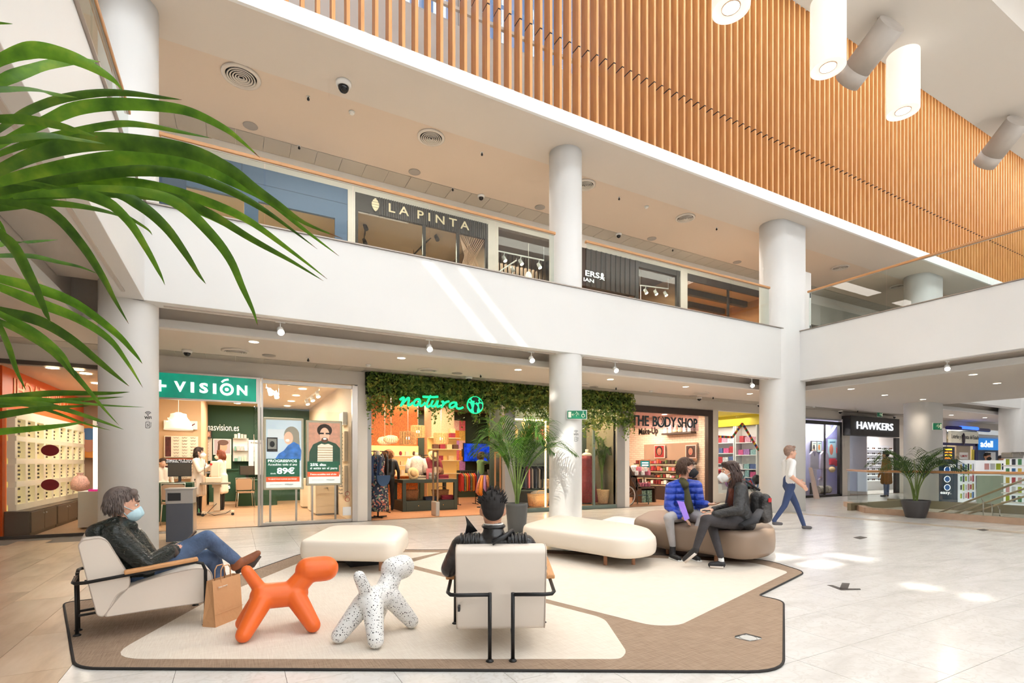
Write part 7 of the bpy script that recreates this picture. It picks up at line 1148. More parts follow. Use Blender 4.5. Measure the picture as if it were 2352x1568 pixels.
# ------------------------------------------------------------------ paper bag
kraft = mat('kraft_paper', (208, 158, 112), .75, bump=.15, bs=30); cA_ = W(495, 1441, Z=.0126); cB = W(556, 1416, Z=.0126); r = T('paper_bag', 'brown kraft paper shopping bag standing by the armchair leg', 'bag', cA_); e1 = (cB-cA_); e1.z = 0; L_ = .30; e1.normalize(); e2 = Vector((-e1.y, e1.x, 0)); hb = .36; wd_ = .12
bx = lambda u, v, z: cA_+e1*(u*L_)+e2*(v*wd_)+Vector((0, 0, z))
mb = MB().add([bx(0, 0, 0), bx(1, 0, 0), bx(1, 1, 0), bx(0, 1, 0), bx(.02, .28, hb), bx(.99, .2, hb), bx(.99, .8, hb), bx(.02, .72, hb), bx(.06, .5, .2), bx(-.0, .5, 0)], [(0, 1, 5, 4), (1, 2, 6, 5), (2, 3, 7, 6), (0, 4, 8), (4, 7, 8), (7, 3, 8), (0, 8, 9), (8, 3, 9), (3, 2, 1, 0)]); part(r, 'bag_body', mb, kraft)
for v in (.27, .73): part(r, 'bag_handle', MB().tube([bx(.3, v, hb-.03), bx(.31, v, hb+.07), bx(.38, v, hb+.1), bx(.58, v, hb+.1), bx(.65, v, hb+.07), bx(.66, v, hb-.03)], .005, 6), kraft)
part(r, 'bag_fold', MB().bar(bx(.0, -.012, .1), bx(1, -.02, .1), .003), kraft); lettering(r, 'ZARA HOME', bx(.16, .17, .295), .1, .011, mat('print_cream', (246, 232, 214), .6), e1, (0, 0, 1), depth=.004)
# ------------------------------------------------------------------ people
skin = mat('skin', (224, 172, 146), .5, sub=.15); skin2 = mat('skin_tan', (196, 142, 112), .5, sub=.15)
maskw = mat('mask_white', (240, 240, 238), .7); maskb = mat('mask_black', (30, 30, 32), .7); maskl = mat('mask_lightblue', (190, 222, 232), .7); eyew = mat('eye_white', (236, 232, 226), .2); eyed = mat('eye_dark', (44, 32, 26), .2)
def frame(yaw, pitch=0, roll=0): return Euler((roll, -pitch, yaw)).to_matrix()      # +X is the way the face looks
def head(pr, c, M3, mi=0, s=1):
    c = Vector(c); w = lambda x, y, z: c+M3 @ Vector((x*s, y*s, z*s))
    pr += [('e', w(-.01, 0, .02), (.1*s, .078*s, .105*s), M3, mi), ('e', w(.03, 0, -.035), (.072*s, .064*s, .085*s), M3, mi), (w(.088, 0, .012), .012*s, w(.108, 0, -.022), .015*s, mi), (w(.07, 0, -.1), .028*s, w(.05, 0, -.09), .04*s, mi), (w(.085, -.03, .026), .013*s, w(.085, .03, .026), .013*s, mi)]
    for q in (-1, 1): pr.append(('e', w(-.005, q*.079, -.005), (.026*s, .011*s, .034*s), M3, mi))
def hand(pr, wrist, d, pn, side, curl=.5, mi=0, s=1):
    wrist = Vector(wrist); d = Vector(d).normalized(); pn = Vector(pn); pn = (pn-d*pn.dot(d)).normalized(); l = d.cross(pn)*side
    for k in (-1, 0, 1): pr.append((wrist+l*.012*k*s, .019*s, wrist+d*.07*s+l*.025*k*s, .015*s, mi))
    for k, L_ in zip((-1.5, -.5, .5, 1.5), (.062, .076, .072, .056)):
        b_ = wrist+d*.082*s+l*.021*k*s; m_ = b_+(d*math.cos(curl*.6)+pn*math.sin(curl*.6)+l*.06*k)*L_*.5*s; e = m_+(d*math.cos(curl*1.5)+pn*math.sin(curl*1.5))*L_*.55*s; pr += [(b_, .0095*s, m_, .0085*s, mi), (m_, .0085*s, e, .007*s, mi)]
    b_ = wrist+d*.025*s-l*.028*s; m_ = b_+(d*.6-l*.7+pn*.3).normalized()*.04*s; pr += [(b_, .013*s, m_, .0105*s, mi), (m_, .0105*s, m_+(d*.85-l*.2+pn*.4).normalized()*.032*s, .008*s, mi)]
def finish(name, label, base, pr, mats, voxel, extras=()):
    base = Vector(base); o = link(name, blob(pr, mats, voxel, 3, 'person', base), None, base); tag(o, label, 'person'); WORLD[o.name] = base
    for n_, kind, data, m in extras:
        if kind == 'blob': link(n_, blob(data, [m], .006 if voxel < .012 else .012, 2, n_, base), o)
        else: part(o, n_, data, m)
    return o
def face(c, M3, s=1):
    c = Vector(c); w = lambda x, y, z: c+M3 @ Vector((x*s, y*s, z*s)); out = []; bw = mat('brow', (70, 52, 42), .7)
    for q in (-1, 1): out += [('eye', 'mesh', MB().ball(w(.081, q*.031, .012), (.011*s, .014*s, .009*s), 10, 6, 0, M3), eyew), ('pupil', 'mesh', MB().ball(w(.0885, q*.031, .012), (.006*s, .0065*s, .0065*s), 8, 6, 0, M3), eyed), ('eyebrow', 'mesh', MB().tube([w(.093, q*.014, .036), w(.094, q*.032, .041), w(.084, q*.05, .036)], .004*s, 5), bw)]
    return out
def mask(c, M3, m, s=1, kind='surgical'):
    c = Vector(c); w = lambda x, y, z: c+M3 @ Vector((x*s, y*s, z*s))
    pr = [('e', w(.055, 0, -.058), (.072*s, .06*s, .062*s), M3, 0), (w(.1, 0, -.015), .02*s, w(.112, 0, -.05), .026*s, 0)] if kind == 'surgical' else [('e', w(.06, 0, -.055), (.066*s, .06*s, .066*s), M3, 0), (w(.095, 0, -.01), .018*s, w(.135, 0, -.055), .022*s, 0), (w(.135, 0, -.055), .022*s, w(.1, 0, -.105), .02*s, 0)]
    st = MB()
    for q in (-1, 1): st.tube([w(.07, q*.055, -.03), w(.03, q*.075, -.01), w(-.01, q*.088, .015)], .003*s, 5); st.tube([w(.05, q*.055, -.085), w(.02, q*.07, -.05), w(-.015, q*.088, -.02)], .003*s, 5)
    return [('face_mask', 'blob', pr, m), ('mask_straps', 'mesh', st, m)]
def tufts(c, M3, s, n, L_, rad, fall=(0, 0, -1), seed=1, spread=.5, zmin=-.1, front=.06, lift=.4):
    R = np.random.default_rng(seed); mb = MB(); c = Vector(c); fall = Vector(fall); k = 0
    while k < n:
        v = Vector(R.normal(size=3)); v.normalize()
        if v.z*.105 < zmin or (v.x > .15 and v.z < .55): continue
        k += 1; p = c+M3 @ Vector(((v.x*.1-.012)*s, v.y*.085*s, (v.z*.112+.022)*s)); nrm = M3 @ v; side = Vector(R.normal(size=3))*spread; t = (nrm*lift+fall+side*.5).normalized(); q = p+t*L_*.5*s; t2 = (t+fall*.7).normalized(); mb.tube([p-nrm*.008, p+nrm*.006, q+nrm*.004, q+t2*L_*.5*s], [rad*s, rad*s, rad*.8*s, rad*.15*s], 5)
    return mb
def cap(c, M3, s, back=0): # hair volume over the skull
    c = Vector(c); w = lambda x, y, z: c+M3 @ Vector((x*s, y*s, z*s))
    return [('e', w(-.022, 0, .042), (.1*s, .082*s, .098*s), M3, 0), ('e', w(-.05, 0, .005-back), (.06*s, .073*s, .075*s), M3, 0), (w(.05, -.035, .1), .028*s, w(.05, .035, .1), .028*s, 0)]
# ---- seated person in the green jacket
O1 = Vector((-1.03, 5.0, 0)); fd1 = Vector((math.cos(math.radians(9)), math.sin(math.radians(9)), 0)); n1 = Vector((-fd1.y, fd1.x, 0))
def PL(x, y, lat=0): # picture point of the armchair crop onto the chair's side plane at a lateral offset
    px, py = 120+x*.25515, 1080+y*.25515; u, v = (px-CX)/F, (HY-py)/F; d = Vector((sA+cA*u, cA-sA*u, v)); o = Vector((0, 0, H)); p0 = O1+n1*lat; t = (p0-o).dot(n1)/d.dot(n1); return o+d*t
gj, nt, b = nodes('jacket_green', (22, 34, 27), .3); tc = N(nt, 'TexCoord'); mp = N(nt, 'Mapping'); mp.inputs['Scale'].default_value = (1, 1, 2.2); mp.inputs['Rotation'].default_value = (0, .6, 0); nz = N(nt, 'TexNoise', Scale=16, Detail=3, Distortion=2.2); nt.links.new(tc.outputs['Object'], mp.inputs[0]); nt.links.new(mp.outputs[0], nz.inputs[0]); bp = N(nt, 'Bump', Strength=1, Distance=.09); nt.links.new(nz.outputs[0], bp.inputs['Height']); nt.links.new(bp.outputs[0], b.inputs['Normal']); b.inputs['Coat Weight'].default_value = .45; b.inputs['Coat Roughness'].default_value = .15
jean = mat('jeans_blue', (84, 104, 136), .85, var=.4, vs=7, bump=.6, bs=18); boot = mat('boot_brown', (140, 82, 50), .6, var=.2, vs=12)
hc = PL(635, 315); M3 = frame(math.radians(4), -.12); sh = PL(640, 590); hp = PL(850, 915); nk = PL(610, 475); pr = []
head(pr, hc, M3, 0, 1.06); pr += [(hc+Vector((-.01, 0, -.06)), .05, nk, .058, 0)]
for s in (-1, 1): pr += [(PL(590, 590, s*.15), .085, PL(760, 830, s*.11), .115, 1), (PL(760, 830, s*.1), .115, PL(830, 900, s*.08), .12, 1), (nk, .07, PL(560, 565, s*.17), .085, 1)]
pr += [(PL(680, 640), .13, PL(800, 830), .135, 1), (PL(400, 560, .1), .07, PL(400, 560, -.1), .07, 1), (PL(400, 545, -.1), .06, PL(560, 480, -.09), .055, 1), (PL(400, 545, .1), .06, PL(560, 480, .09), .055, 1), (PL(560, 480, -.09), .05, PL(720, 500, -.05), .04, 1), (PL(560, 480, .09), .05, PL(720, 500, .05), .04, 1)]
for s, el_, wr in ((-1, PL(860, 850, -.27), PL(1085, 715, -.16)), (1, PL(860, 850, .27), PL(1100, 690, .1))):
    pr += [(PL(570, 600, s*.19), .085, el_, .075, 1), (el_, .075, wr, .05, 1)]; hd = PL(1190, 650, s*.03)-wr; hand(pr, wr+hd.normalized()*.02, hd, (0, 0, -1) if s < 0 else (0, 0, -1), s, .7)
kneeT, ankT = PL(1390, 610, -.06), PL(1640, 800, -.02); kneeB, ankB = PL(1440, 770, .09), PL(1545, 1090, .07)
pr += [(PL(830, 930, -.09), .1, kneeT, .07, 2), (kneeT, .068, ankT, .052, 2), (PL(830, 930, .09), .1, kneeB, .07, 2), (kneeB, .068, ankB, .052, 2), (PL(820, 930, -.08), .115, PL(820, 930, .08), .115, 2)]
ft = PL(1650, 860, -.02); pr += [(ankT+Vector((.02, 0, -.02)), .048, ft, .045, 3), (ft, .042, PL(1790, 790, -.01), .042, 3), (PL(1790, 790, -.01), .042, PL(1850, 745, -.01), .028, 3), (ankB, .045, PL(1550, 1215, .07), .042, 3), (PL(1550, 1215, .07), .042, PL(1660, 1240, .07), .03, 3)]
hg = mat('hair_grey', (112, 98, 92), .6, var=.3, vs=30); ph = PL(1235, 610, -.02); pd = (PL(1260, 570, -.02)-PL(1205, 630, -.02)).normalized()
ex = face(hc, M3, 1.06)+mask(hc, M3, maskl, 1.08)+[('hair', 'blob', cap(hc, M3, 1.08, .0), hg), ('hair_tufts', 'mesh', tufts(hc, M3, 1.07, 700, .06, .0045, (.1, 0, -.9), 3, .25, -.05, lift=.1), hg), ('boot_sole', 'mesh', MB().tube([ft-Vector((0, 0, .045)), PL(1800, 845, -.01), PL(1868, 765, -.01)], [.03, .034, .02], 8), mat('sole_dark', (60, 46, 40), .7)), ('jacket_cuff', 'mesh', MB().tube([PL(1060, 735, -.165), PL(1105, 705, -.155)], [.06, .05], 12), mat('knit_taupe', (84, 72, 66), .9))]
finish('person', 'person with short grey hair, light blue mask and shiny green jacket, legs crossed', (O1.x+.3, O1.y, 0), pr, [skin, gj, jean, boot], .0085, ex)
S('phone', 'dark phone held by the person in the green jacket', 'phone', MB().obox(ph, (.15, .075, .009), M=pd.to_track_quat('X', 'Z').to_matrix()), mat('phone_bronze', (70, 54, 44), .3), bv=.003)
# ---- man in black leather, seen from behind
a64 = math.radians(64); M2 = Matrix.Rotation(a64, 3, 'Z'); L2 = lambda x, y, z: Vector(ac2)+M2 @ Vector((x, y, z)); bl = mat('leather_black', (30, 28, 29), .32, bump=.6, bs=14, coat=.3); pr = []; hc = L2(.17, .055, .975); M3 = frame(a64+.05, -.1)
head(pr, hc, M3, 0, 1.02); pr += [(hc+Vector((0, 0, -.06)), .056, L2(.15, .05, .8), .06, 0), (L2(.16, -.14, .745), .075, L2(.16, .24, .745), .075, 1), (L2(.2, -.09, .7), .12, L2(.34, -.08, .52), .13, 1), (L2(.2, .18, .7), .12, L2(.34, .14, .52), .13, 1), (L2(.16, .05, .8), .085, L2(.165, .05, .85), .07, 1)]
for s, y0_ in ((1, .05), (-1, .05)):
    elb = L2(.26, y0_+.31 if s > 0 else -.27, .56); wr = L2(.52, y0_+.24 if s > 0 else -.18, .57); pr += [(L2(.17, y0_+s*.215, .735), .078, elb, .062, 1), (elb, .06, wr, .042, 1)]; hand(pr, wr, M2 @ Vector((1, -s*.4, 0)), (0, 0, -1), s, .6)
    kn = L2(.82, s*.14, .52); pr += [(L2(.38, s*.1, .53), .1, kn, .065, 2), (kn, .062, L2(.86, s*.14, .1), .045, 2), (L2(.86, s*.14, .06), .042, L2(1.02, s*.15, .045), .032, 3)]
hb_ = mat('hair_black', (30, 25, 24), .75); sp = MB(); R = np.random.default_rng(5)
for k in range(220):
    v = Vector(R.normal(size=3)); v.normalize()
    if v.z < .15: continue
    p = hc+M3 @ Vector((v.x*.1-.01, v.y*.082, v.z*.115+.02)); d = (M3 @ v+Vector((0, 0, .5))+Vector(R.normal(size=3))*.25).normalized(); sp.tube([p-d*.01, p+d*.022, p+d*.045], [.007, .005, .001], 5)
ex = [('hair', 'blob', cap(hc, M3, 1.03), hb_), ('hair_spikes', 'mesh', sp, hb_), ('shoulder_strap', 'mesh', MB().tube([L2(.04, .06, .77), L2(.06, -.02, .81), L2(.16, -.08, .84), L2(.25, -.1, .78)], .012, 6, flat=1.3), dark), ('raised_flap', 'mesh', MB().slab([L2(.2, .16, .83), L2(.22, .25, .8), L2(.2, .235, .88), L2(.19, .245, .94)], M2 @ Vector((.006, 0, 0))), bl), ('collar', 'mesh', MB().tube([L2(.17+.07*math.cos(t), .05+.07*math.sin(t), .868) for t in (k*.52 for k in range(12))], .014, 6, closed=True), bl), ('shirt_collar', 'mesh', MB().tube([L2(.17+.062*math.cos(t), .05+.062*math.sin(t), .884) for t in (k*.52 for k in range(12))], .007, 6, closed=True), whiteplastic)]
for s in (-1, 1):
    for k in range(6): y = .05+s*(.1+.024*k); ex.append(('shoulder_rib', 'mesh', MB().tube([L2(.085, y, .765), L2(.105, y, .798), L2(.14, y, .818), L2(.19, y, .815)], .009, 6), bl))
finish('person', 'man with spiky black hair in a black leather jacket, seen from behind', L2(.3, 0, 0)*1, pr, [skin2, bl, mat('trousers_dark', (52, 54, 62), .8), dark], .009, ex)
# ---- boy in the blue jacket
bj, nt, b = nodes('jacket_blue', (44, 76, 190), .38); tc = N(nt, 'TexCoord'); sx = N(nt, 'SeparateXYZ'); nt.links.new(tc.outputs['Object'], sx.inputs[0]); mu = N(nt, 'Math', operation='MULTIPLY'); mu.inputs[1].default_value = 36; nt.links.new(sx.outputs[2], mu.inputs[0]); si = N(nt, 'Math', operation='SINE'); nt.links.new(mu.outputs[0], si.inputs[0]); ab = N(nt, 'Math', operation='ABSOLUTE'); nt.links.new(si.outputs[0], ab.inputs[0]); nz = N(nt, 'TexNoise', Scale=14, Detail=3); nt.links.new(tc.outputs['Object'], nz.inputs[0]); ad = N(nt, 'Math', operation='ADD'); nt.links.new(ab.outputs[0], ad.inputs[0]); nt.links.new(nz.outputs[0], ad.inputs[1]); bp = N(nt, 'Bump', Strength=.8, Distance=.03); nt.links.new(ad.outputs[0], bp.inputs['Height']); nt.links.new(bp.outputs[0], b.inputs['Normal'])
J = lambda x, y, D: W(x, y, D=D); pr = []; hc = J(1576, 1074, 7.22); M3 = frame(-YAW*0+math.radians(-48), -.05); gj2 = mat('jeans_grey', (176, 172, 172), .8, var=.12, vs=8, bump=.2, bs=25); olive = mat('shirt_olive', (84, 80, 50), .8)
head(pr, hc, M3, 0, 1.06); pr += [(hc+Vector((0, 0, -.07)), .05, J(1566, 1106, 7.26), .058, 0)]
shl, shr, plv = J(1541, 1119, 7.2), J(1600, 1115, 7.3), J(1576, 1178, 7.34)
pr += [(J(1552, 1122, 7.26), .1, J(1562, 1168, 7.32), .115, 1), (J(1590, 1120, 7.32), .1, J(1590, 1168, 7.36), .115, 1), (J(1566, 1108, 7.28), .07, shl, .075, 1), (J(1566, 1108, 7.28), .07, shr, .075, 1), (J(1576, 1120, 7.23), .035, J(1582, 1168, 7.21), .068, 4), (J(1567, 1106, 7.22), .062, J(1573, 1112, 7.2), .058, 4)]
for a_, e_, w_, hd, s in ((shl, J(1536, 1162, 7.16), J(1562, 1184, 6.98), J(1585, 1200, 6.9), -1), (shr, J(1608, 1158, 7.2), J(1622, 1157, 7.02), J(1640, 1158, 6.95), 1)):
    pr += [(a_, .078, e_, .068, 1), (e_, .066, w_, .05, 1)]; hand(pr, w_+(hd-w_).normalized()*.03, hd-w_, (0, 0, 1 if s > 0 else -1), s, .4)
for h_, k_, a_, t_ in ((J(1560, 1184, 7.3), J(1536, 1189, 6.9), J(1545, 1252, 6.92), J(1540, 1282, 6.86)), (J(1594, 1184, 7.32), J(1613, 1190, 6.95), J(1588, 1254, 6.9), J(1584, 1284, 6.83))):
    pr += [(h_, .1, k_, .07, 2), (k_, .066, a_, .043, 2)]; hl = Vector((a_.x, a_.y, .05)); pr += [(a_, .04, hl, .042, 3), (hl, .045, hl+Vector((-.05, -.16, -.005)), .036, 3)]
pr += [(J(1562, 1184, 7.36), .11, J(1592, 1184, 7.36), .11, 2)]; hbr = mat('hair_brown', (84, 60, 46), .55, var=.25, vs=30); so = MB()
for a_ in (J(1545, 1252, 6.92), J(1588, 1254, 6.9)): so.tube([Vector((a_.x, a_.y+.03, .022)), Vector((a_.x-.05, a_.y-.19, .022))], [.042, .036], 10, flat=.5)
ex = face(hc, M3, 1.06)+mask(hc, M3, maskb, 1.08, 'kn95')+[('hair', 'blob', cap(hc, M3, 1.1, .01), hbr), ('hair_tufts', 'mesh', tufts(hc, M3, 1.09, 700, .07, .005, (0, 0, -.9), 8, .4, -.06, lift=.2), hbr), ('shoe_soles', 'mesh', so, maskw), ('jacket_collar', 'mesh', MB().tube([J(1566, 1106, 7.26)+Vector((.075*math.cos(t), .075*math.sin(t), .01)) for t in (k*.5236-.3 for k in range(11))], .022, 8), bj)]
finish('person', 'young person in a blue quilted jacket and black mask sitting on the taupe ottoman', (plv.x, plv.y, 0), pr, [skin, bj, gj2, mat('shoe_black', (36, 34, 36), .5), olive], .0085, ex)
q = [J(1555, 1150, 6.98), J(1571, 1152, 6.96), J(1584, 1190, 6.8), J(1573, 1196, 6.8)]; S('purple_folder', 'translucent purple folder held by the young person in blue', 'folder', MB().slab(q, (.004, .006, 0)), mat('folder_purple', (150, 110, 220), .3))
# ---- girl in the black jacket
kj = mat('jacket_black', (44, 42, 42), .42, bump=1, bs=16); kp = mat('trousers_charcoal', (62, 58, 60), .85, var=.2, vs=9, bump=.2, bs=25); pr = []; hc = J(1676, 1084, 6.62); M3 = frame(math.radians(152), -.06)
head(pr, hc, M3, 0, 1.04); pr += [(hc+Vector((0, 0, -.07)), .048, J(1690, 1112, 6.66), .056, 0)]
sn, sf = J(1702, 1124, 6.42), J(1686, 1118, 6.86); plv = J(1708, 1196, 6.66)
pr += [(J(1694, 1124, 6.6), .125, J(1700, 1170, 6.62), .125, 1), (J(1700, 1170, 6.52), .11, J(1712, 1200, 6.55), .13, 1), (J(1700, 1170, 6.75), .11, J(1708, 1198, 6.78), .125, 1), (J(1690, 1112, 6.66), .075, sn, .08, 1), (J(1690, 1112, 6.66), .075, sf, .08, 1), (J(1684, 1106, 6.6), .055, J(1700, 1108, 6.7), .06, 1)]
for a_, e_, w_, hd, s in ((sn, J(1696, 1172, 6.3), J(1643, 1181, 6.36), J(1622, 1181, 6.42), 1), (sf, J(1676, 1165, 6.85), J(1641, 1170, 6.62), J(1618, 1172, 6.58), -1)):
    pr += [(a_, .08, e_, .068, 1), (e_, .066, w_, .048, 1)]; hand(pr, w_+(hd-w_).normalized()*.03, hd-w_, (0, 0, -1), s, .35)
for h_, k_, a_, t_, sd in ((J(1692, 1200, 6.5), J(1621, 1194, 6.34), J(1599, 1256, 6.32), J(1572, 1280, 6.36), 0), (J(1700, 1203, 6.75), J(1634, 1204, 6.55), J(1655, 1276, 6.3), J(1630, 1300, 6.33), 1)):
    pr += [(h_, .1, k_, .068, 2), (k_, .064, a_, .04, 2)]
fA = J(1598, 1262, 6.32); tA = J(1573, 1284, 6.38); pr += [(J(1599, 1256, 6.32), .032, fA, .036, 5), (fA, .044, tA, .034, 3), (J(1655, 1278, 6.3), .032, J(1657, 1286, 6.3), .034, 5), (Vector((J(1658, 1294, 6.3).x, J(1658, 1294, 6.3).y, .062)), .045, Vector((J(1633, 1300, 6.33).x, J(1633, 1300, 6.33).y, .05)), .036, 3)]
hd_ = mat('hair_dark_long', (66, 44, 36), .45, var=.3, vs=20); hr = mat('hair_red_ends', (120, 62, 44), .5); st, en = MB(), MB(); R = np.random.default_rng(9)
for k in range(320):
    t = R.uniform(-1, 1); u = R.random(); p0_ = hc+M3 @ Vector((R.uniform(-.1, .05), t*.085, .06+R.uniform(0, .06))); p1_ = hc+M3 @ Vector((-.02+R.uniform(-.1, .04), (.095 if t > 0 else -.095)+R.uniform(-.02, .02), -.04)); near = t > -.2
    p2_ = hc+M3 @ Vector((-.0+R.uniform(-.08, .06), .11+R.uniform(-.06, .05) if near else -.1, -.2)); p3_ = hc+M3 @ Vector((.03+R.uniform(-.05, .06), .1+R.uniform(-.06, .06), -.34-R.uniform(0, .1)))
    if near: st.tube([p0_, p1_, p2_], [.007, .007, .006], 5); en.tube([p2_, (p2_+p3_)/2+Vector((0, 0, .0)), p3_], [.006, .005, .0015], 5)
    else: st.tube([p0_, p1_, hc+M3 @ Vector((-.08, -.08+R.uniform(-.03, .06), -.15))], [.007, .007, .002], 5)
sl = MB().tube([fA-Vector((0, 0, .04)), tA-Vector((0, 0, .034))], [.046, .036], 10, flat=.5).tube([Vector((J(1660, 1296, 6.3).x, J(1660, 1296, 6.3).y, .03)), Vector((J(1630, 1302, 6.33).x, J(1630, 1302, 6.33).y, .03))], [.05, .038], 10, flat=.5)
ex = face(hc, M3, 1.04)+mask(hc, M3, maskw, 1.06, 'kn95')+[('hair', 'blob', cap(hc, M3, 1.1, .03), hd_), ('hair_strands', 'mesh', st, hd_), ('hair_ends', 'mesh', en, hr), ('shoe_soles', 'mesh', sl, mat('sole_cream', (226, 212, 200), .6)), ('jacket_piping', 'mesh', MB().tube([J(1688, 1106, 6.55), J(1694, 1100, 6.6), J(1708, 1101, 6.7), J(1719, 1106, 6.8)], .006, 5), mat('piping_red', (180, 40, 44), .5))]
finish('person', 'young person with long dark hair, white mask and black jacket on the taupe ottoman', (plv.x, plv.y, 0), pr, [skin, kj, kp, mat('shoe_black2', (34, 32, 34), .5), olive, maskw], .0085, ex)
bc = J(1738, 1160, 6.72); r = T('backpack', 'black backpack with red tabs on the back of the long haired person', 'backpack', (bc.x, bc.y, bc.z-.18)); off = WORLD[r.name]; mb_ = blob([(bc+Vector((0, 0, .1)), .09, bc+Vector((.01, 0, -.14)), .1, 0), (bc+Vector((.02, -.1, .08)), .08, bc+Vector((.03, -.1, -.14)), .09, 0), (bc+Vector((.06, -.02, -.05)), .07, bc+Vector((.07, -.03, -.14)), .075, 0)], [kj], .012, 3, 'pack_body', off); link('pack_body', mb_, r); part(r, 'red_tab', MB().obox(bc+Vector((.05, -.13, .04)), (.05, .02, .07), .4).obox(bc+Vector((0, -.19, .08)), (.05, .02, .05), .2), MC['piping_red']); part(r, 'strap', MB().tube([bc+Vector((-.05, -.08, .2)), J(1712, 1104, 6.6), J(1688, 1120, 6.4), J(1690, 1150, 6.42)], .014, 6), mat('strap_black', (30, 30, 32), .6))
S('dark_scarf', 'dark folded scarf lying on the ottoman beside the backpack', 'scarf', MB().tube([J(1746, 1172, 6.5), J(1730, 1196, 6.4), J(1702, 1206, 6.3)], [.05, .07, .04], 10, flat=.6), mat('scarf_dark', (40, 40, 44), .8, bump=.4, bs=20)); S('phone', 'black phone in the hands of the long haired person', 'phone', MB().obox(J(1622, 1172, 6.45), (.13, .07, .009), .5), dark)
# ---- standing figures: (label, position, facing, height, mats, options)
def stand(label, px, py, D, yaw, hgt, mats, arms=None, hair=('short', (60, 44, 36)), coat=False, msk=None, stride=0, lean=0, voxel=.016, z0=0, skirt=0):
    base = W(px, py, D=D) if D else W(px, py, Z=0); base.z = z0; k = hgt/1.7; Rz = Matrix.Rotation(yaw, 3, 'Z'); g = lambda x, y, z: base+Rz @ Vector(((x+lean*max(z-.9, 0))*k, y*k, z*k)); pr = []; M3 = frame(yaw); hc = g(.03, 0, 1.59); head(pr, hc, M3, 0, k*1.03); pr += [(hc+Vector((0, 0, -.06*k)), .05*k, g(.0, 0, 1.44), .056*k, 0)]
    for s in (-1, 1):
        f = stride*s; an = (f*.42, s*.09, .1+(.12*stride if s < 0 else 0)); kn = (f*.2+.04*abs(stride), s*.09, .5)
        pr += [(g(*an), .042*k, g(*kn), .056*k, 2), (g(*kn), .058*k, g(0, s*.085, .9), .085*k, 2), (g(an[0], an[1], an[2]-.055), .04*k, g(an[0]+.14, an[1]*1.05, an[2]-.065), .033*k, 3)]
        pr += [(g(0, s*.09, 1.36), .085*k, g(0, s*.075, 1.02), .095*k, 1), (g(0, 0, 1.42), .06*k, g(0, s*.17, 1.39), .062*k, 1)]
        e_, w_ = (arms or {}).get(s, ((.0, s*.27, 1.1), (.1, s*.27, .85))); pr += [(g(0, s*.185, 1.38), .06*k, g(*e_), .05*k, 1), (g(*e_), .048*k, g(*w_), .036*k, 1 if len(mats) < 5 else 4)]; d_ = g(*w_)-g(*e_); hand(pr, g(*w_), d_, Rz @ Vector((0, -s, 0)), s, .5, 0, k)
    pr += [(g(0, 0, 1.02), .11*k, g(0, 0, .93), .115*k, 1 if coat else 2)]
    if coat:
        for x in (-.05, .05):
            for y in (-.1, 0, .1): pr.append((g(x, y, 1.0), .075*k, g(x*1.3, y*1.35, .55), .07*k, 1))
    hm = mat('hair_%d_%d_%d' % hair[1], hair[1], .6, var=.25, vs=25); ex = [('hair', 'blob', cap(hc, M3, k*1.1, .05 if hair[0] != 'short' else 0), hm)]
    if hair[0] in ('bob', 'curly', 'long'): ex.append(('hair_tufts', 'mesh', tufts(hc, M3, k*1.08, 320, .12 if hair[0] != 'curly' else .09, .007, (0, 0, -1), 4, .15 if hair[0] != 'curly' else 1.0, -.06, lift=.15), hm))
    ex += face(hc, M3, k*1.03)
    if msk: ex += mask(hc, M3, msk, k*1.06, 'kn95')
    return finish('person', label, base, pr, mats, voxel, ex)
wc = mat('lab_coat', (238, 222, 208), .8); blkt = mat('trousers_black', (36, 34, 34), .8)
stand('optician in a white coat with dark bobbed hair and white mask, arms raised', 455, 1183, None, math.radians(-20), 1.68, [skin, wc, blkt, dark], {-1: ((.12, -.22, 1.12), (.26, -.05, 1.24)), 1: ((.16, .24, 1.16), (.3, .1, 1.28))}, ('bob', (52, 34, 28)), True, maskw)
stand('optician in a white coat with red brown hair turned to her colleague', 509, 1172, None, math.radians(160), 1.64, [skin, wc, blkt, dark], {-1: ((.06, -.24, 1.1), (.22, -.1, 1.05)), 1: ((.06, .24, 1.1), (.24, .1, 1.0))}, ('bob', (132, 66, 38)), True, maskw)
stand('person in a white coat half hidden behind the first column in the optician shop', 372, 1188, None, math.radians(-60), 1.4, [skin, wc, blkt, dark], None, ('short', (70, 50, 40)), True, None)
stand('shopper in a dark jacket with a pink bag in the eyewear shop', 205, 1168, None, math.radians(200), 1.65, [skin, mat('coat_slate', (58, 62, 62), .7, bump=.4, bs=14), blkt, dark], None, ('bob', (70, 50, 40)))
p = W(184, 1108, D=12.0); S('pink_bag', 'pale pink dotted drawstring bag held by the eyewear shopper', 'bag', MB().lathe([(.05, 0), (.17, .05), (.18, .2), (.12, .33), (.05, .38), (.08, .43)], (p.x, p.y, p.z-.2), 16), mat('bag_pink', (226, 180, 170), .7, var=.3, vs=40))
stand('shopper with curly hair and black leather jacket behind the floral dress', 893, 1172, None, math.radians(75), 1.66, [skin, bl, blkt, dark], None, ('curly', (150, 96, 58)))
stand('shopper in a green vest and flared jeans reaching to a display', 1104, 1153, None, math.radians(5), 1.66, [skin, mat('vest_green', (120, 160, 110), .8), jean, maskw, mat('sleeve_cream', (236, 226, 212), .8)], {-1: ((.2, -.2, 1.35), (.42, -.14, 1.42)), 1: ((.2, .2, 1.32), (.42, .12, 1.36))}, ('curly', (92, 62, 46)))
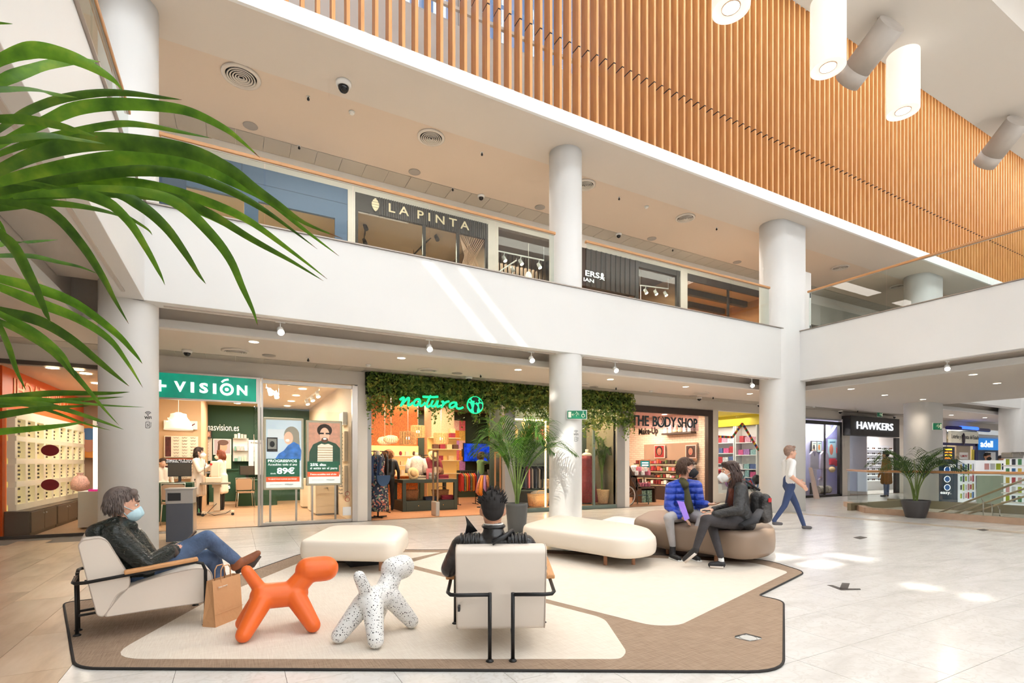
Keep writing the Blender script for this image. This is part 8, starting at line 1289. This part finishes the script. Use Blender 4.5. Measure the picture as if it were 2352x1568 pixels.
stand('passer by in a white top and blue jeans striding past the wide column', 1812, 1216, None, math.radians(-32), 1.62, [skin, mat('top_white', (240, 238, 236), .8), mat('jeans_dark', (58, 74, 112), .8), mat('shoe_grey', (96, 92, 94), .7), skin], {-1: ((-.1, -.27, 1.12), (.12, -.3, .92)), 1: ((.1, .27, 1.12), (.3, .24, 1.0))}, ('short', (150, 120, 104)), stride=.8, voxel=.011)
stand('person in a long brown jacket at the sunglasses shop behind the railing', 2036, 1141, None, math.radians(90), 1.75, [skin2, mat('jacket_ochre', (150, 104, 58), .8), jean, dark], None, ('short', (50, 40, 36)), True)
stand('kiosk attendant in a dark hoodie and black mask looking down', 2262, 1155, None, math.radians(-125), 1.62, [skin2, mat('hoodie_dark', (42, 38, 40), .8), blkt, dark], {-1: ((.12, -.24, 1.1), (.28, -.06, 1.05)), 1: ((.12, .24, 1.1), (.28, .06, 1.05))}, ('short', (34, 26, 26)), False, maskb, lean=.12)
stand('second person with dark hair half hidden behind the kiosk shelves', 2298, 1146, None, math.radians(-120), 1.56, [skin2, mat('hoodie_dark', (42, 38, 40), .8), blkt, dark], None, ('short', (36, 28, 26)))
# ------------------------------------------------------------------ plants
def leafmat(n, dk, lt, yl, tr=.35):
    M, nt, b = nodes(n, lt, .45); g = N(nt, 'NewGeometry'); nz = N(nt, 'TexNoise', Scale=14, Detail=4); nt.links.new(g.outputs['Position'], nz.inputs[0]); cr = ramp(nt, [(.3, dk), (.55, lt), (.78, yl)]); nt.links.new(nz.outputs[0], cr.inputs[0]); oi = N(nt, 'ObjectInfo'); mr = N(nt, 'MapRange'); mr.inputs['To Min'].default_value = .6; mr.inputs['To Max'].default_value = 1.35; hs = N(nt, 'HueSaturation'); nt.links.new(oi.outputs['Random'], mr.inputs[0]); nt.links.new(mr.outputs[0], hs.inputs['Value']); nt.links.new(cr.outputs[0], hs.inputs['Color']); cr = hs; nt.links.new(cr.outputs[0], b.inputs['Base Color'])
    o = nt.nodes['Material Output']; t = N(nt, 'BsdfTranslucent'); nt.links.new(cr.outputs[0], t.inputs[0]); mx = N(nt, 'MixShader'); mx.inputs[0].default_value = tr; nt.links.new(b.outputs[0], mx.inputs[1]); nt.links.new(t.outputs[0], mx.inputs[2]); nt.links.new(mx.outputs[0], o.inputs[0]); return M
leafg = leafmat('palm_leaf', (42, 78, 22), (74, 116, 34), (116, 146, 52)); leaff = leafmat('palm_leaf_near', (58, 98, 22), (94, 138, 34), (136, 164, 48), .35); leafd = leafmat('palm_leaf_dark', (38, 64, 26), (58, 88, 34), (92, 116, 48)); tipm = mat('leaf_tip', (128, 88, 48), .7); stemm = mat('palm_stem', (108, 128, 60), .6)
def spline(P, n=6):
    P = [Vector(p) for p in P]; Q = []
    for i in range(len(P)-1):
        p0, p1, p2, p3 = P[max(i-1, 0)], P[i], P[i+1], P[min(i+2, len(P)-1)]
        for t in (k/n for k in range(n)): Q.append(.5*((2*p1)+(p2-p0)*t+(2*p0-5*p1+4*p2-p3)*t*t+(3*p1-p0-3*p2+p3)*t**3))
    return Q+[P[-1]]
def blade(mb, P, w, side, fold=.18, tip=True, tipfrac=.95):
    n = len(P); V = []; side = Vector(side)
    for i, p in enumerate(P):
        t = i/(n-1); d = (P[min(i+1, n-1)]-P[max(i-1, 0)]).normalized(); s = d.cross(side); s = s.normalized() if s.length > 1e-4 else Vector((0, 0, 1)); nn = s.cross(d); ww = w*min(1, .35+t*2.2)*max(0.015, (1-t**2.4))
        V += [p+s*ww, p-nn*ww*fold, p-s*ww]
    for i in range(n-1):
        mi = 1 if tip and i/(n-1) > tipfrac else 0; b = len(mb.v) if i == 0 else b0
        if i == 0: b0 = len(mb.v); mb.v += [tuple(v) for v in V]
        for j in (0, 1): mb.f.append((b0+i*3+j, b0+i*3+j+1, b0+i*3+3+j+1, b0+i*3+3+j)); mb.m.append(mi); mb.s.append(True)
def palm(name, label, base, n, hgt, reach, seed, m, potf, group=None, nl=26, az=None, tilt=None):
    R = np.random.default_rng(seed); r = T(name, label, 'plant', base, 0, group, local=True); z0 = potf(r)
    for k in range(n):
        a = az[k] if az else 2*math.pi*k/n+R.uniform(-.35, .35); h = hgt*R.uniform(.75, 1.05); rc = reach*R.uniform(.65, 1.05)*(tilt[k] if tilt else 1); dx, dy = math.cos(a), math.sin(a)
        P = spline([(R.uniform(-.03, .03), R.uniform(-.03, .03), z0), (dx*rc*.12, dy*rc*.12, z0+h*.45), (dx*rc*.34, dy*rc*.34, z0+h*.82), (dx*rc*.68, dy*rc*.68, z0+h*1.0), (dx*rc, dy*rc, z0+h*.86)], 8); mb = MB(); mb.tube(P, [.013*(1-.8*i/(len(P)-1)) for i in range(len(P))], 6, 2); L_ = len(P)-1
        for j in range(nl):
            t = .34+.66*j/(nl-1); f = t*L_; i = min(int(f), L_-1); p = P[i].lerp(P[i+1], f-i); d = (P[i+1]-P[i]).normalized(); lat = d.cross(Vector((0, 0, 1))); lat = lat.normalized() if lat.length > .01 else Vector((0, 1, 0)); ln = reach*.62*math.sin(math.pi*(.22+.72*(j/(nl-1))))*R.uniform(.85, 1.1)
            for s in (-1, 1):
                q = (lat*s*.8+d*.62+Vector((0, 0, .22))).normalized(); pts = [p, p+q*ln*.4, p+q*ln*.75+Vector((0, 0, -ln*.12)), p+q*ln*.97+Vector((0, 0, -ln*.34))]; blade(mb, spline(pts, 2), .0115*R.uniform(.8, 1.15), Vector((0, 0, 1)).cross(q)*.2+Vector((0, 0, 1)), .25, False)
        part(r, 'frond', mb, [m, tipm, stemm], fix=False)
    return r
soil = mat('soil', (60, 48, 38), .9)
def pot(R0, R1, h, m):
    def f(r): part(r, 'pot', MB().lathe([(R0*.9, 0), (R0, .01), (R0*.5+R1*.5, h*.45), (R1, h*.9), (R1, h), (R1*.9, h), (R1*.86, h*.86)], seg=30, caps=False), m); part(r, 'soil', MB().lathe([(R1*.88, h*.88), (.001, h*.9)], seg=24, caps=False), soil); return h*.86
    return f
potd = mat('pot_charcoal', (70, 66, 66), .5); potg = mat('pot_grey', (92, 90, 86), .5)
p = W(1187, 1064, D=9.75); palm('potted_palm', 'tall potted palm in front of the round column with its shadow on it', (p.x, p.y, 0), 13, 1.5, 1.0, 3, leafg, pot(.17, .21, .55, potg), az=[2.5, 2.9, 3.5, 1.9, .9, .35, -.1, -.5, -1.1, -1.8, 5.6, 3.9, .1], tilt=[1.1, .8, .9, .7, .8, 1, 1.15, 1.1, .8, .6, .7, .6, .5])
p = W(2103, 1188, Z=0); palm('potted_palm', 'potted palm in a round charcoal pot before the stair railing', (p.x, p.y, 0), 13, 1.15, .95, 11, leafd, pot(.2, .29, .42, potd), nl=20)
p = W(1382, 1064, Y=12.35); palm('potted_palm', 'palm in a light basket behind the boutique show window', (p.x, p.y, .1), 10, 1.6, .4, 5, leafg, pot(.18, .24, .42, MC['wicker_light']), nl=24)
p = W(1128, 1064, Y=15); palm('potted_plant', 'small leafy plant beside the wall television in the boutique', (p.x, p.y, .9), 8, .55, .5, 8, leafd, pot(.1, .13, .2, potg), nl=10)
# near palm at the picture edge: leaflets measured along their midribs
LV = [([(-90, 190), (0, 138), (59, 117), (103, 116), (164, 132), (211, 153), (258, 182), (284, 210)], 24, 1.5), ([(-80, 235), (0, 188), (59, 164), (117, 147), (188, 139), (231, 142)], 19, 1.62), ([(-90, 210), (0, 205), (73, 205), (123, 216), (178, 224)], 13, 1.45), ([(-80, 350), (0, 296), (59, 258), (132, 229), (220, 214), (293, 214), (367, 223), (418, 229)], 17, 1.55), ([(-60, 370), (20, 320), (111, 276), (176, 249), (264, 239), (367, 244), (440, 258), (513, 293), (557, 326), (597, 362)], 20, 1.42), ([(-90, 276), (0, 273), (73, 276), (141, 290), (182, 302), (225, 315)], 14, 1.4), ([(-60, 380), (20, 345), (88, 323), (161, 305), (264, 285), (337, 288), (425, 305), (488, 318)], 14, 1.52), ([(-90, 335), (0, 323), (103, 311), (176, 320), (254, 332)], 12, 1.38),
      ([(-90, 430), (0, 390), (88, 352), (205, 326), (323, 329), (440, 349), (528, 390), (587, 434), (640, 470), (700, 512), (787, 548)], 25, 1.5), ([(-90, 450), (0, 417), (176, 376), (323, 361), (440, 378), (543, 420), (620, 462), (690, 520), (779, 588)], 22, 1.58), ([(-90, 465), (0, 440), (147, 411), (293, 392), (411, 398), (499, 425), (570, 460), (640, 505), (729, 572)], 20, 1.66), ([(-60, 470), (60, 440), (200, 420), (330, 425), (450, 455), (560, 500), (660, 570), (752, 641)], 19, 1.72), ([(-40, 480), (80, 452), (230, 440), (380, 452), (480, 490), (580, 550), (670, 600), (743, 645)], 17, 1.62),
      ([(30, 452), (147, 443), (235, 458), (293, 505), (337, 572), (367, 628), (379, 655)], 16, 1.5), ([(120, 438), (252, 440), (323, 472), (381, 522), (425, 581), (455, 628), (473, 652)], 17, 1.55), ([(180, 430), (323, 440), (411, 469), (484, 537), (528, 595), (557, 660), (581, 713), (592, 747)], 18, 1.48), ([(240, 430), (381, 458), (469, 490), (543, 528), (587, 557), (610, 574)], 11, 1.6), ([(-20, 460), (79, 475), (132, 499), (191, 566), (235, 634), (264, 689), (296, 744)], 17, 1.46), ([(-40, 500), (0, 537), (35, 572), (67, 631), (88, 675), (109, 727), (117, 742)], 19, 1.4), ([(-90, 490), (0, 478), (88, 466), (176, 472), (249, 487), (294, 504)], 11, 1.55), ([(-80, 560), (0, 560), (59, 556), (134, 550)], 9, 1.5), ([(-80, 592), (0, 587), (73, 588), (132, 601), (185, 613), (225, 629)], 8, 1.58),
      ([(-80, 620), (0, 640), (88, 663), (176, 698), (264, 763), (308, 810), (327, 835)], 17, 1.6), ([(-80, 635), (0, 660), (88, 695), (176, 730), (249, 777), (293, 833), (328, 890)], 18, 1.52), ([(-80, 690), (0, 713), (88, 736), (161, 777), (220, 824), (264, 860), (297, 887)], 17, 1.56), ([(-60, 715), (0, 739), (59, 766), (117, 804), (164, 851), (205, 898), (240, 940), (273, 976)], 12, 1.62), ([(-40, 700), (23, 733), (88, 769), (141, 813), (164, 851), (174, 868)], 14, 1.5), ([(-20, 710), (0, 751), (18, 792), (38, 851), (60, 897)], 15, 1.44),
      ([(-90, 925), (0, 915), (117, 903), (235, 903), (298, 900)], 11, 1.9), ([(-90, 930), (0, 927), (117, 921), (284, 911)], 13, 1.85), ([(-90, 968), (0, 953), (103, 938), (207, 931)], 12, 1.8), ([(-90, 1000), (0, 991), (117, 980), (202, 968)], 11, 1.95), ([(-40, 915), (60, 915), (147, 921), (235, 930), (331, 935)], 6, 1.9), ([(0, 920), (80, 925), (153, 941), (235, 968), (284, 986)], 9, 1.92), ([(-20, 925), (60, 930), (126, 947), (191, 971), (254, 988)], 7, 1.88), ([(-80, 60), (-30, 52), (0, 53), (30, 55)], 6, 1.5), ([(-60, 425), (40, 418), (140, 436), (240, 470), (330, 520), (350, 540)], 9, 1.6), ([(-80, 520), (-10, 505), (20, 560), (60, 640), (70, 668)], 7, 1.7)]
bp_ = W(-420, 1064, D=1.75); r = T('potted_palm', 'large palm with long arching leaves close at the picture edge', 'plant', (bp_.x, bp_.y, 0)); vd = Vector((sA, cA, 0)); anchor = {0: W(-230, 430, D=1.7), 1: W(-210, 640, D=1.72), 2: W(-230, 960, D=2.0)}
for k, (P, w, D) in enumerate(LV):
    n = len(P); Q = [W(x, y, D=D+.12*(i/(n-1))-.05*math.sin(3*i/(n-1)+k)) for i, (x, y) in enumerate(P)]; mb = MB(); S_ = spline(Q, 5); tw = vd+Vector((0, 0, .25+.2*math.sin(k*1.7))); blade(mb, S_, w*.8*D/F, tw, .45); part(r, 'leaf', mb, [leaff, tipm], fix=False)
for g_, (x, y, D) in {0: (-110, 420, 1.66), 1: (-100, 620, 1.6), 2: (-110, 950, 1.92)}.items():
    q = W(x, y, D=D); part(r, 'leaf_stalk', MB().tube(spline([(bp_.x, bp_.y, .5), (bp_.x*.8+q.x*.2, bp_.y*.8+q.y*.2, q.z*.55+.2), (bp_.x*.4+q.x*.6, bp_.y*.4+q.y*.6, q.z*.9+.05), q, q+(q-Vector((bp_.x, bp_.y, q.z)))*.15], 6), .012, 6), stemm)
part(r, 'pot', MB().lathe([(.2, 0), (.26, .25), (.3, .5), (.27, .5), (.25, .42)], (bp_.x, bp_.y, 0), 28, caps=False), potd); part(r, 'soil', MB().lathe([(.27, .44), (.001, .45)], (bp_.x, bp_.y, 0), 24, caps=False), soil)
bpy.data.scenes.remove(TMP)
